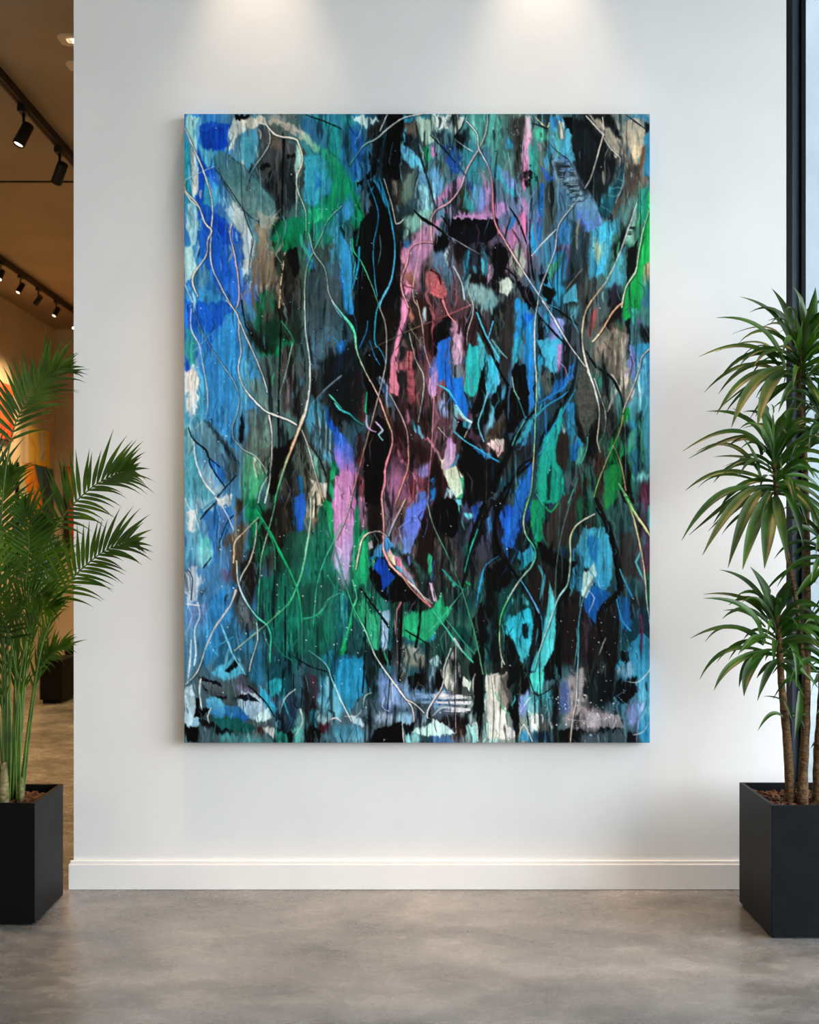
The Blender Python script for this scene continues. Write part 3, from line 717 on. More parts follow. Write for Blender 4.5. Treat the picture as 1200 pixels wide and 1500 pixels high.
def line(cols, wid, pts, alpha=1.0, rough=0.6, soft=0.7, shade=True, dry=0.0, curve=True):
    P = smooth_poly(pts, False) if curve else np.array(pts, float)
    w = window(P, max(wid) + 3)
    if w is None: return
    px = XX[w] + WX[w] * rough + FX[w] * rough * .7; py = YY[w] + WY[w] * rough + FY[w] * rough * .7
    d, t = segdist(px, py, P, False)
    W = np.interp(t, np.linspace(0, 1, len(wid)), wid) * 0.5 * (0.8 + 1.5 * (WY[w] * 0.3 + FX[w] * 0.25))
    W = np.maximum(W, 0.3 * max(wid[0], 0.8) * 0.5)
    al = np.clip((W - d) / soft * 0.5 + 0.5, 0, 1) * np.clip(W * 2, 0, 1) * alpha
    if dry: al = al * np.clip((GRN[w] * 1.4 + MOT[w] + 0.5 - dry) * 5 + 0.5, 0, 1)
    C = np.array(cols); f = t * (len(C) - 1)
    if len(C) == 1: col = np.broadcast_to(C[0], d.shape + (3,))
    else:
        i = np.minimum(f.astype(int), len(C) - 2); f = (f - i)[..., None]; col = C[i] * (1 - f) + C[i + 1] * f
    lay(w, al, col * (1 + 0.25 * MOT[w] + 0.2 * GRN[w])[..., None], 1.0 * np.clip(1 - (d / np.maximum(W, .3)) ** 2, 0, 1) + 0.2)
def spatter(col, x, y, rx, ry, n, r0, r1, seed):
    r = np.random.RandomState(seed)
    for _ in range(n):
        cx, cy = x + r.randn() * rx, y + r.randn() * ry; rad = r0 + (r1 - r0) * r.rand() ** 2
        w = window(np.array([[cx, cy]]), rad + 2)
        if w is None: continue
        d = np.hypot(XX[w] - cx, YY[w] - cy)
        lay(w, np.clip(rad - d + 0.5, 0, 1) * 0.9, np.broadcast_to(col, d.shape + (3,)), 0.6)
TILES = {1: (260, 150, 5.0), 2: (490, 150, 5.0), 3: (720, 150, 5.0), 4: (260, 440, 5.0), 5: (490, 440, 5.0), 6: (720, 440, 5.0),
         7: (260, 730, 4.054), 8: (490, 730, 4.054), 9: (720, 730, 4.054), 0: (0, 0, 1.0)}
def perform(text, phase=0):
    """one stroke a line: tile / kind colours options points"""
    T = TILES[0]
    for ln in text.strip().splitlines():
        ln = ln.split('#')[0].strip()
        if not ln: continue
        k = ln.split()
        if k[0] == 't':
            T = TILES[int(k[1])] if len(k) == 2 else (float(k[1]), float(k[2]), float(k[3])); continue
        opt = {}; pts = []; cols = [hx(c) for c in k[1].split('-')]; wid = None
        for tok in k[2:]:
            if ',' in tok:
                a, b = tok.split(','); pts.append((T[0] + float(a) / T[2] - 270, T[1] + float(b) / T[2] - 167))
            elif tok == 'c': opt['curve'] = True
            elif tok == 'h': opt['horiz'] = True
            elif '=' in tok:
                a, b = tok.split('='); opt[{'s': 'soft', 'r': 'rough', 'k': 'streak', 'a': 'alpha', 'd': 'dry', 'g': 'grain', 'n': 'n', 'z': 'z'}[a]] = float(b)
            else: wid = [float(x) for x in tok.split('-')]
        if phase:
            late = opt.get('horiz', False) or (k[0] == 'l' and max(wid or [1.5]) < 8.5)
            if late != (phase == 2): continue
        if k[0] == 'e':
            line([hx('0c1216')], [x * .8 + 1.5 for x in wid], [(x + 0.6, y + 0.5) for x, y in pts], alpha=0.62, soft=1.2)  # dark paint outline; its offset also puts the thread's shadow edge into the colour
            line([np.minimum(c_ * 1.1, 1) for c_ in cols], [x * 0.62 + 0.1 for x in wid], pts, soft=0.9)
        elif k[0] == 'p': patch(cols, pts, **opt)
        elif k[0] == 'l': line(cols, [x * 0.85 for x in wid] if wid else [1.5], pts, **opt)
        elif k[0] == 'o':
            (x, y), (rx, ry) = pts[0], ((pts[1][0] - pts[0][0]), (pts[1][1] - pts[0][1]))
            spatter(cols[0], x, y, abs(rx), abs(ry), int(opt.get('n', 20)), wid[0], wid[-1], int(opt.get('z', x * 7 + y) ) % 100000)

def smear(amp_y, amp_x, seed):
    """drag the wet paint: bristle-fine vertical pull and a slow sideways drift"""
    dy = (fbm(PW, PH, 2.6, 70, seed, 3) - 0.5) * 2 * amp_y + (fbm(PW, PH, 7, 40, seed + 5, 2) - 0.5) * 2 * amp_y
    dx = (fbm(PW, PH, 26, 30, seed + 9, 3) - 0.5) * 2 * amp_x
    x = np.clip(XX + dx, 0, PW - 1.001); y = np.clip(YY + dy, 0, PH - 1.001)
    xi, yi = x.astype(int), y.astype(int); fx, fy = (x - xi)[..., None], (y - yi)[..., None]
    S = BUF.copy()
    xj, yj = np.minimum(xi + 1, PW - 1), np.minimum(yi + 1, PH - 1)
    BUF[:] = (S[yi, xi] * (1 - fx) + S[yi, xj] * fx) * (1 - fy) + (S[yj, xi] * (1 - fx) + S[yj, xj] * fx) * fy
def drips(n, seed):
    """thin vertical runs of dark and pale paint"""
    r = np.random.RandomState(seed)
    pal = [hx(c) for c in ('0c0f12', '14201f', '1c2a30', '0a0a0b', '2a4a50', '3f7f88', '7fb0b8', '2a5a48')]
    for _ in range(n):
        x = 60 + r.rand() * 610; y = r.rand() * 860; L = 30 + 130 * r.rand() ** 2
        c = pal[r.randint(len(pal))]
        line([c], [0.8, 0.8 + 1.6 * r.rand(), 0.6], [(x, y), (x + r.randn() * 1.5, y + L * .5), (x + r.randn() * 2, y + L)], alpha=0.35 + 0.5 * r.rand())

def rags(thr, seed, amt):
    """ragged dark vertical scrapes through the glazes"""
    a = fbm(PW, PH, 9, 60, seed, 4) + 0.5 * (fbm(PW, PH, 3, 40, seed + 3, 2) - 0.5)
    m = np.clip((XX - 70) / 60, 0, 1) * np.clip((PW - 15 - XX) / 40, 0, 1)
    lum = BUF.mean(-1); sat = BUF.max(-1) - BUF.min(-1)
    keep = np.clip(1.25 - sat * 1.5, 0.15, 1)
    al = np.clip((a - thr) * 14, 0, 1) * m * keep * amt
    BUF[:] = BUF * (1 - al[..., None]) + np.array([0.055, 0.065, 0.07]) * al[..., None]
def slashes(n, seed, lmin, lmax, wmax, lean, a0, a1):
    """many small tapered brush marks that carry nearby paint across the edges"""
    r = np.random.RandomState(seed)
    for _ in range(n):
        x, y = r.rand() * PW, r.rand() * PH
        sx = int(np.clip(x + r.randn() * 14, 0, PW - 1)); sy = int(np.clip(y + r.randn() * 26, 0, PH - 1))
        c = BUF[sy, sx] * (0.40 + 1.0 * r.rand()) + (r.rand() ** 10) * 0.22
        L = lmin + (lmax - lmin) * r.rand() ** 2; th = np.pi / 2 + r.randn() * lean
        dx, dy = np.cos(th) * L, np.sin(th) * L; k = r.randn() * 0.12 * L
        w = 0.7 + wmax * r.rand() ** 2
        P = np.array([(x, y), (x + dx * .33 + k, y + dy * .33), (x + dx * .66 + k * .6, y + dy * .66), (x + dx, y + dy)])
        W = window(P, w + 2)
        if W is None: continue
        d, t = segdist(XX[W] + FX[W] * .6, YY[W] + FY[W] * .6, P, False)
        hw = w * 0.5 * np.sin(np.pi * np.clip(t * 0.86 + 0.14, 0, 1)) ** 0.6
        al = np.clip((hw - d) / 0.7 * 0.5 + 0.5, 0, 1) * (a0 + (a1 - a0) * r.rand())
        lay(W, al, np.broadcast_to(np.clip(c, 0, 1), d.shape + (3,)), 0.35)
BASE = """3a7fd0 5f8fa8 5a6a66 3f8ea6 2f6f9a 1c2226 4a7a88 5fa0a0 5f8078 5f8c98 2c3436 8a9a98
1c49cc 4f8ca6 44565a 36908a 2f6fa0 24282a 5a7f86 4a6e9a 608a86 5d7f9a 2c3a40 7a7268
2458cc 6f9aa4 4f6c70 2a9080 2f5a6a 2a3a3e 5a86a0 8a6a96 6c7aa0 5a80a0 4f7896 5a8480
3f86c4 6a9cb4 5a6a60 2f8a70 3a5a5a 1e1e20 8a7a8e 2e3440 8a6a80 4a80a4 4a5a5c 3f8a70
2f6cc8 4a7aa8 57544a 4a5c58 35505a 1c2a30 7a5464 4a4246 4f6064 3f78a0 4a5a62 3a8a74
2a62d0 4a84b4 3a5a4a 3e5a58 3f5e72 1a1f22 5a3c44 3a2a2e 5a7078 3a5e80 50605e 4a7480
6a94b8 3f84c8 4f7a7c 4a5454 43586a 1e2224 7a4a58 4a3a3e 4f6a90 2a4a5e 4e605c 4a88a4
4f9ac4 3a80c0 5a7a7c 3c3c3c 344c58 3a2a30 6a4450 6a4a68 3a6a9a 30404a 3e5a58 5a9ab8
4a90b8 5a80a0 4a6a66 3a3c3a 3a5a70 2a2022 4a3a40 3a3034 2a2a2c 285a80 3c5a58 3a8a70
5aa0b4 4f86b0 3a5a48 2c302c 3f6a70 8a5a80 3a2426 4f5a78 4a6a68 1f3a48 2f6a60 3a6a6a
5a90b8 4a78a8 4a5a4a 2a4a3c 3a4c48 7a6a80 2a1c1c 4a4a70 1c1a1a 1f4060 2c4a48 3a5a60
5a84b0 3f70a8 3a3c3a 235a48 2a6a58 4a9080 2a2430 3a3a3e 1f3a3a 1c2a30 2a3a3c 4a7a8a
4a80b4 34689a 3a4a4c 2a4a4a 2a5a58 2f7a68 2a3a34 3a6a64 1c3a3c 2a4a52 24282c 2a4a50
4a86b4 3a7aa4 344a54 2f4c50 2a5058 2a6a78 2a4a44 4a8a78 20302f 2a6a80 262a2c 2a5a6a
4f6a78 4a5a60 4a6a88 2a5a60 3a6070 3a5a70 3a3c40 5a6460 3a4a44 4a6a74 3a3a3c 4a8aa8
3a4a50 4a5a5c 4a6a78 3a5a60 5a6a78 4a5a62 5a6a80 7a8a90 8a9a90 5a7a80 4a4c52 4a6a80""".splitlines()
STROKES = []
KEYS = []
STROKES.append("""
t 1
p 9ed0d4 r=2 60,90 185,90 150,260 140,500 150,700 110,700 95,300 60,200
p 2f8fa6 50,200 95,330 100,560 100,760 50,800
p d4dcd6 r=1 95,330 112,330 150,500 150,690 105,680
p 1a46c8-1f50d0 155,160 230,140 330,150 400,170 380,260 340,330 280,380 200,330 160,250
p 5a86d8 a=.6 d=.5 200,200 330,180 300,300 220,330
p 1540c4 150,340 215,420 200,560 180,760 150,740 150,500
p 5fb2d8 160,300 280,380 270,480 210,480 160,320
p 3f9cc8 200,540 300,600 330,700 260,760 190,740
p 8fbfe0 d=.45 280,620 370,700 340,760 300,720
p 1c44c8 r=4 180,770 280,790 380,880 470,960 480,1200 460,1480 350,1400 280,1200 250,1060 200,1000 190,860
p 1030b8 r=4 190,880 280,840 350,900 330,1020 240,1060
p 2f62d0 r=3 270,1060 480,1000 470,1500 380,1500 300,1300
p 9fc8d8 60,780 130,700 160,900 150,1000 110,1060 60,900
p a8d0d8 55,1060 110,1040 140,1200 100,1300 55,1330
p 3f8ad0 60,1340 200,1360 300,1400 400,1500 60,1500
p 5a8fb0 r=3 130,1240 200,1160 220,1280 200,1360 150,1340
p 5aa0c8 460,200 580,190 600,330 560,450 500,500 460,400
p 4f5254-3a3f40 590,190 680,170 770,250 860,300 860,560 760,840 700,700 580,560 560,470 640,330
p 6f6458 r=3 680,200 770,270 770,360 690,330
p 3f7486-4a7a84-6a8c8a c r=1 s=2 265,410 320,350 480,470 600,600 700,720 740,860 600,870 490,800 420,720 340,580 280,490
p 34667a a=.6 270,410 340,370 430,440 380,520 300,470
p 9ab8b8 a=.7 s=12 400,640 500,620 580,780 480,790
p c8d4d0 r=3 420,110 520,170 440,230 400,340 360,340 370,260
p d0d0c4 430,120 530,100 640,110 650,160 540,190 480,160
p 0c0c0e 425,100 520,88 500,112 435,130
p 8a9498 660,90 780,90 780,120 690,150
p 0e0f10 r=4 620,490 690,430 700,480 640,525
p 15171a r=4 640,580 690,560 690,660 650,650
p 0c0c0c r=3 790,380 860,365 860,395 800,410
p 2a3034 r=4 780,420 860,410 850,700 790,830 770,600
p a8c8b8 870,300 920,340 910,500 880,560 860,480
p 3a3834 r=2 920,350 945,370 930,600 890,640 910,480
p 3f9ac8 c 950,380 1050,480 1080,640 1040,780 930,740 920,600
p 2a6ab8 r=5 s=6 1040,520 1090,640 1060,780 1030,700
p 5ab4cc d=.5 960,400 1020,460 1040,640 980,700
l a8a49a-c8c0b0-5fb89a-2f9a7a 11-15-17-17-18 680,140 800,160 920,250 1030,340 1120,420 1200,520
p 2fa0a0 1000,90 1200,200 1200,420 1110,360 1100,230
p 3a6f9a 900,90 1060,150 1100,260 1090,340 1000,280 900,190
p 1f9a68-159060 s=6 r=6 a=.9 1200,440 1200,760 1100,850 950,920 880,1000 860,1100 720,1130 690,1050 740,940 880,850 1000,790 1120,640
p 0f7a4c s=5 r=6 700,900 860,900 880,1080 720,1120
p 3fc08a d=.5 950,800 1060,760 1080,860 960,880
p c4d4d8 r=4 380,720 440,760 480,800 520,900 540,1000 560,1060 540,1240 490,1300 480,1100 480,900 400,800
p b8a890-a89880 r=6 s=3 590,880 660,960 650,1060 720,1150 700,1300 660,1380 590,1360 560,1250 600,1080 570,960
p 7a705e d=.55 r=5 590,1000 700,1150 700,1300 600,1360
p 4f6fc8 480,1320 580,1330 590,1440 520,1500 460,1440
p 1a7a50 r=4 600,1400 690,1370 690,1500 590,1500
p 38322c-2a2a28 r=4 680,1140 860,1080 880,1500 740,1500 740,1300
p 0f0f0f r=2 800,1100 880,1060 890,1200 860,1300 830,1240
p 4a5a58 r=5 900,1030 1050,1060 1200,1000 1200,1500 960,1500 930,1250
p 3a8a98 1100,900 1200,760 1200,980 1040,960
p 4a8fb0 d=.4 1050,1100 1180,1040 1190,1300 1100,1250
p 3f7fb0 960,1000 1010,1200 980,1240 940,1180
l 0a0a0a 3-5-4-3 785,250 770,500 765,860
l 2a3a48 1-1.5-2-1 440,160 465,450 475,740 520,900 555,1010 530,1130 520,1290 490,1330
l 2a3640 2-3-2 280,490 360,600 440,720 490,800
l 3a4a60 1 950,90 1080,180 1110,280 1100,360
l 101418 2-3-2 940,90 1080,140 1200,195
t 2
p 3a9aa4 20,90 150,100 160,150 60,170
p b8d4d0 r=2 130,100 250,90 290,130 360,150 200,170
p 2a5fc0 r=2 110,180 200,200 230,300 200,440 160,590 120,560 150,400
p 3f86c8 160,420 260,460 240,560 150,600
p 30302e r=3 240,180 370,150 330,260 260,290
p 2f86a4 500,100 700,90 600,140 500,150
p 0a0a0b r=3 380,90 490,90 490,180 500,360 490,560 430,600 400,800 360,700 350,500 380,300
p 0b0b0c r=2 250,350 310,420 330,450 300,520 160,610 150,590 260,500
p 0a0a0a r=3 310,250 350,270 330,400 300,430
p 6f665c r=3 500,160 590,150 600,240 500,240
p a8c4b4 r=3 600,100 720,130 780,200 720,290 640,320 600,200
p 6fc0e0 r=2 400,240 480,290 570,350 640,440 660,520 590,500 520,420 420,340
p 4f6fc8 d=.4 450,290 560,320 580,380 500,360
p 2fa878 r=3 630,320 690,310 720,410 670,440
p 2f3434-4f5854 r=5 490,400 560,470 610,490 600,620 520,680 490,640
p 7f978c-5a7468 s=4 r=4 500,560 600,500 580,700 520,760 480,700
p 4a443e r=4 400,560 480,560 480,760 420,780 410,680
p 86807a s=5 d=.5 410,580 470,580 460,680 420,680
p 1b1d1e 340,520 420,640 440,860 380,800
p d8e4dc r=3 720,90 950,90 940,150 880,240 840,200 780,180 720,150
p 24303c r=4 820,110 870,110 870,170 820,160
p 25343c 700,220 800,200 850,260 840,330 760,300
p 1a1f28 r=3 870,240 950,200 960,340 900,360
p d084c0 700,320 735,310 740,400 705,410
p 2a4fb8 r=3 800,400 900,380 960,400 900,520 830,520
p 24407a 790,310 870,320 880,400 810,400
p 6a9cc8 d=.35 620,520 760,480 800,620 740,700 620,620
p 9ad4e8 d=.45 600,600 720,590 740,760 660,830 600,700
p 5fb0a8 980,90 1200,90 1200,300 1080,340 1000,260
p 3f8a98 r=2 950,300 1040,330 1100,460 1080,600 960,560 920,460
p 8fc8c0 d=.5 980,100 1100,100 1090,300 1020,250
p 6a7a72 1040,480 1120,480 1150,640 1080,600
p 8a7aa8 r=4 s=4 740,760 830,640 960,540 940,600 860,680 780,760 720,830
p b884b4 r=4 s=3 740,720 800,640 870,560 930,520 940,580 860,680 760,780
p 3a4238-2c3028 r=2 960,570 880,700 870,800 1000,810 1080,700 1000,600
p 3f9aa0 960,640 1010,640 1040,780 1000,810 960,760
p 7a86c8 r=3 1030,600 1080,620 1100,760 1060,800 1020,720
p c894cc r=3 790,800 880,730 860,810 1000,815 1200,800 1200,850 850,860
p c28ac0 r=2 1070,500 1130,600 1140,760 1100,660
p 2a50c0 r=2 970,560 1030,640 1040,720 1000,640
p 1fa070-1a8a60 r=5 s=3 0,430 100,560 180,680 240,880 300,900 250,1040 180,980 120,900 60,800 0,780
p 3f8fc8 r=2 0,830 90,700 130,650 130,840 60,900 0,900
p 4fa8d0 r=3 0,900 60,900 110,1180 100,1350 40,1250 0,1100
p 2060c8 r=3 30,1200 100,1280 110,1480 60,1440
p 5a6068 r=4 200,620 240,560 290,700 290,800 230,860 200,760
p 0a0a0c r=3 250,560 330,600 420,820 440,1000 430,1180 400,1340 330,1480 300,1480 280,1080 320,860 240,660
p 0c0d0e r=3 440,1080 560,820 540,940 500,1010 490,1300 480,1500 340,1500 400,1300
p 0b0b0c r=2 500,920 580,800 560,900 500,1000
p 0d0d0d r=2 180,1140 280,1100 300,1480 150,1480
p 4a4640 r=3 190,1080 260,1180 300,1300 260,1330 200,1180
p 2f86c0 r=2 280,560 340,620 400,760 380,780 310,650
p 8ac0b4 r=3 500,860 590,820 700,760 700,830 620,920 520,1000
p c894c0-b884b0 r=3 500,1060 600,960 700,860 780,840 760,920 720,980 720,1050 640,1170 600,1400 500,1300
p c888a8 r=3 500,1090 560,1060 540,1230 490,1290
p 3a6aa8 r=2 505,1010 580,1000 560,1060 510,1070
p 8f7ab0 r=3 560,1090 640,1110 600,1240 560,1240
p 8a5a60-6a4048 r=3 500,1250 570,1230 600,1360 530,1340
p d884b8 r=2 490,1310 570,1370 540,1490 500,1490
p 0a0a0c r=4 820,860 1200,850 1200,960 1130,1020 960,1020 900,1000 840,960
p 151a28 r=4 d=.45 900,870 1180,860 1180,980 960,1000
p 0d0c0d r=3 740,970 830,960 840,1040 760,1140 730,1090
p 6f90b8-4f6a80 r=3 720,1100 850,1050 870,1200 860,1400 780,1300 700,1220
p c0d8dc r=2 800,1090 850,1050 850,1190 820,1200
p 201a1c r=4 860,1020 1000,1010 1000,1100 920,1180 870,1160
p 3f9ac0 r=3 960,1090 1000,1060 990,1200 940,1300
p 55b0cc r=3 1080,1050 1120,1150 1120,1260 1070,1260
p 2a2426 r=4 640,1210 720,1230 780,1330 820,1400 800,1460 700,1430 640,1360
p b06470 c r=2 660,1300 700,1230 770,1290 820,1360 810,1430 720,1410
p 7a3a48 d=.5 r=2 680,1310 790,1330 800,1410 720,1400
p 3a2a2c r=4 590,1400 680,1380 800,1480 600,1500
p 1a1716 r=4 980,1220 1100,1260 1200,1330 1200,1420 1080,1330 960,1290
p 7fa8b0 r=3 960,1310 1080,1330 1200,1420 1200,1500 1020,1500
p 1c1c1f r=4 1160,1060 1200,1040 1200,1300 1160,1280
p e0a0c8 r=2 1120,1200 1150,1180 1150,1300 1110,1340
t 3
p 5fb0a4 0,100 80,100 90,330 30,480 0,480
p 4f7a74 r=3 60,100 120,130 150,330 100,480 40,600 40,400
p 3a9fd0 r=2 90,230 150,290 150,330 100,330
p 3c3c3a-4a4a46 r=3 130,100 240,90 230,280 220,440 200,600 170,480 150,300
p d8c4cc-e0a0c8-e878b8 r=1 245,110 285,95 280,300 280,420 270,560 235,660 218,560 225,380
p 3f9f94 r=2 280,290 350,290 370,420 340,580 300,640 280,480
p 58c0a0 r=2 300,200 360,170 420,260 380,290 320,270
p 6a7a72 r=3 330,300 420,280 440,420 380,600 400,800 370,1000 350,800
p 3f8ac8 r=2 430,110 520,100 540,200 500,240 440,230
p e0dcc8 r=2 490,140 530,140 530,290 510,290 480,200
p 0b0c0d 530,100 590,90 590,240 560,280 540,200
p 15191b-20282b r=3 590,130 720,170 820,280 930,410 900,540 790,760 720,690 640,560 600,420
p 34424a d=.5 r=3 610,150 780,300 820,560 700,640
p 5fb4d4 c r=3 440,260 520,300 560,200 600,420 540,460 460,300
p 6a8ab8-8aa0b0-5f90b8 c r=1 440,420 520,390 600,480 680,600 800,840 780,940 700,960 640,800 540,640 470,540
p 1d2226 a=.8 d=.5 h r=1 460,440 560,440 620,560 640,720 560,640 480,540
p 4f5fd0 r=3 s=3 620,780 780,800 800,880 720,980 640,880
p d8d4b8 r=4 d=.5 640,620 700,640 690,740 640,760
p b8b0a0 r=3 690,100 760,110 860,200 950,260 970,390 930,410 850,310 800,200
p 8f8a7e d=.4 r=3 720,110 860,220 960,370 860,300
p 1a1a1c r=2 720,95 870,95 960,240 930,260 860,180
p 7a8f90-c8bca4-e0cca8 r=4 900,120 1060,110 1120,200 1110,330 1060,460 990,320 940,220
p 3f80a8 r=3 960,100 1160,90 1160,140 1080,130
p 14202c r=2 1110,150 1160,150 1150,240 1110,220
p 3f90b8 r=2 1110,260 1160,200 1160,540 1110,540
p 7a4a24 r=2 1090,330 1120,330 1100,480 1070,470
p 4a4440-6a6258 r=4 960,420 1100,460 1090,560 1020,700 900,820 820,860 900,720 960,600
p 8a8274 d=.5 r=4 970,440 1110,490 1060,560 970,540
p 25343a-2a6070-20485a r=2 930,440 970,440 960,600 900,740 830,860 770,780 850,680 910,560
p 3f98a8 d=.4 r=2 860,630 940,620 900,740 800,830 770,780
p 4aa0b8 r=3 0,440 60,460 120,560 180,620 190,690 130,700 40,560
p 7f8fd0 r=3 60,500 110,490 190,580 190,630 130,630
p c090cc r=3 10,740 100,730 130,780 60,850 20,850
p 3f6ad0 r=2 350,460 410,500 470,560 440,650 390,560
p 4a90c8 r=2 370,430 430,260 450,340 400,480
p 2f6fc8 r=2 350,600 380,590 380,900 350,1030 320,880
p d078b0 r=3 225,700 270,740 275,960 250,1010 200,880
p c07ab0 r=3 140,920 180,860 190,1000 150,1100 110,1020
p 3f7ac0 140,850 180,840 160,920 130,940
p 4f5a54 r=2 390,600 470,560 480,820 440,950 380,1000
p 2f9ad8 r=2 290,900 340,1060 320,1110 290,1080
p 3f7fc8-3aa0c8 r=4 480,920 560,860 600,900 570,1000 590,1150 540,1320 520,1480 360,1440 400,1260 440,1100
p 50c090 r=4 s=3 400,1170 500,1130 490,1220 410,1280
p b874b0 r=4 s=3 d=.3 470,1070 560,1020 590,1050 540,1120
p 5a3a70 r=3 560,1060 590,1030 580,1200 540,1280
p 35454a-2c3c40 r=3 570,860 680,900 690,1080 620,1280 540,1330 560,1180 590,1000
p 2f4a58 r=3 620,880 660,930 670,1070 630,1100
p 4aa8d0 r=5 s=3 800,900 900,830 920,920 860,1100 830,1240 760,1300 700,1150 740,980
p d0d0a0 s=4 d=.45 740,980 860,1060 830,1130 740,1080
p 3f7078 r=3 700,1040 740,1160 720,1260 690,1150
p 4f4a44-3a3c3c r=4 660,1220 720,1200 760,1340 740,1500 560,1500 640,1340
p 1a1716 r=3 880,1080 980,900 1010,820 1060,740 1050,900 960,1090 900,1180
p 88b8ac r=2 1060,720 1040,1000 1060,1030 960,1040 1000,900
p 25302e d=.5 h r=1 1010,860 1060,870 1050,1000 990,990
p 5a98c0 r=2 960,1060 1020,1060 960,1140 900,1190 930,1100
p 1f9a50-26a85a r=2 1150,780 1160,1160 1120,1200 1080,1320 1090,1500 940,1500 960,1400 1060,1240 1070,1120 1100,960
p 3fae9a-2f9a80 r=3 1080,640 1160,600 1160,760 1080,920 1060,760
p 22a058 r=2 1140,680 1162,650 1162,860 1130,860
p c8a888 r=2 1110,1200 1160,1140 1160,1260 1120,1330
p 3a6a98 r=3 1120,1340 1162,1280 1162,1500 1090,1480
p 1c1412 r=3 990,1060 1080,1060 1050,1230 980,1360 960,1200
p 5ab0d0-4a90a8 r=3 920,1140 990,1120 980,1300 900,1390 830,1340
p 2f2c3c r=3 840,1350 920,1340 960,1420 940,1500 840,1500
p 3a98c8 r=2 600,1300 630,1460 520,1460
p 0d0d0e r=3 0,1080 90,1010 110,1180 100,1240 180,1300 140,1350 60,1290 0,1300
p 0a0a0b r=2 190,1300 260,1340 360,1500 280,1500 200,1380
p 9aa89c-b8c0ac r=3 140,1120 200,1000 240,1180 210,1280 130,1200
p 8ab8ac r=4 60,1300 140,1290 160,1370 110,1400 60,1380
p 2f86d0 r=2 240,1260 320,1340 350,1420 280,1360
p 0b0b0c r=3 330,1260 400,1240 410,1330 370,1330
p 0c0c0d r=3 370,1340 460,1350 470,1420 420,1480 380,1400
p 3a3c3c r=3 100,1400 200,1410 200,1500 90,1500
l 101214 2-4-3 0,1170 100,1210 180,1280
l 14181a 2-5-3 130,770 200,880 260,1040
l 0d0e10 2-4-4 280,860 280,1100 310,1300
l 0d0e10 1-4-3 140,840 110,930 90,1010
l 23303a 1-2-1 420,300 490,370 560,420 600,500
l 15202a 2-3-2 980,90 1060,150 1130,200
o 151515 2-3 255,560 275,600 n=16
o 151515 1-3 300,520 320,560 n=14
o e8e0f0 .5-1.3 220,200 260,320 n=20
""")
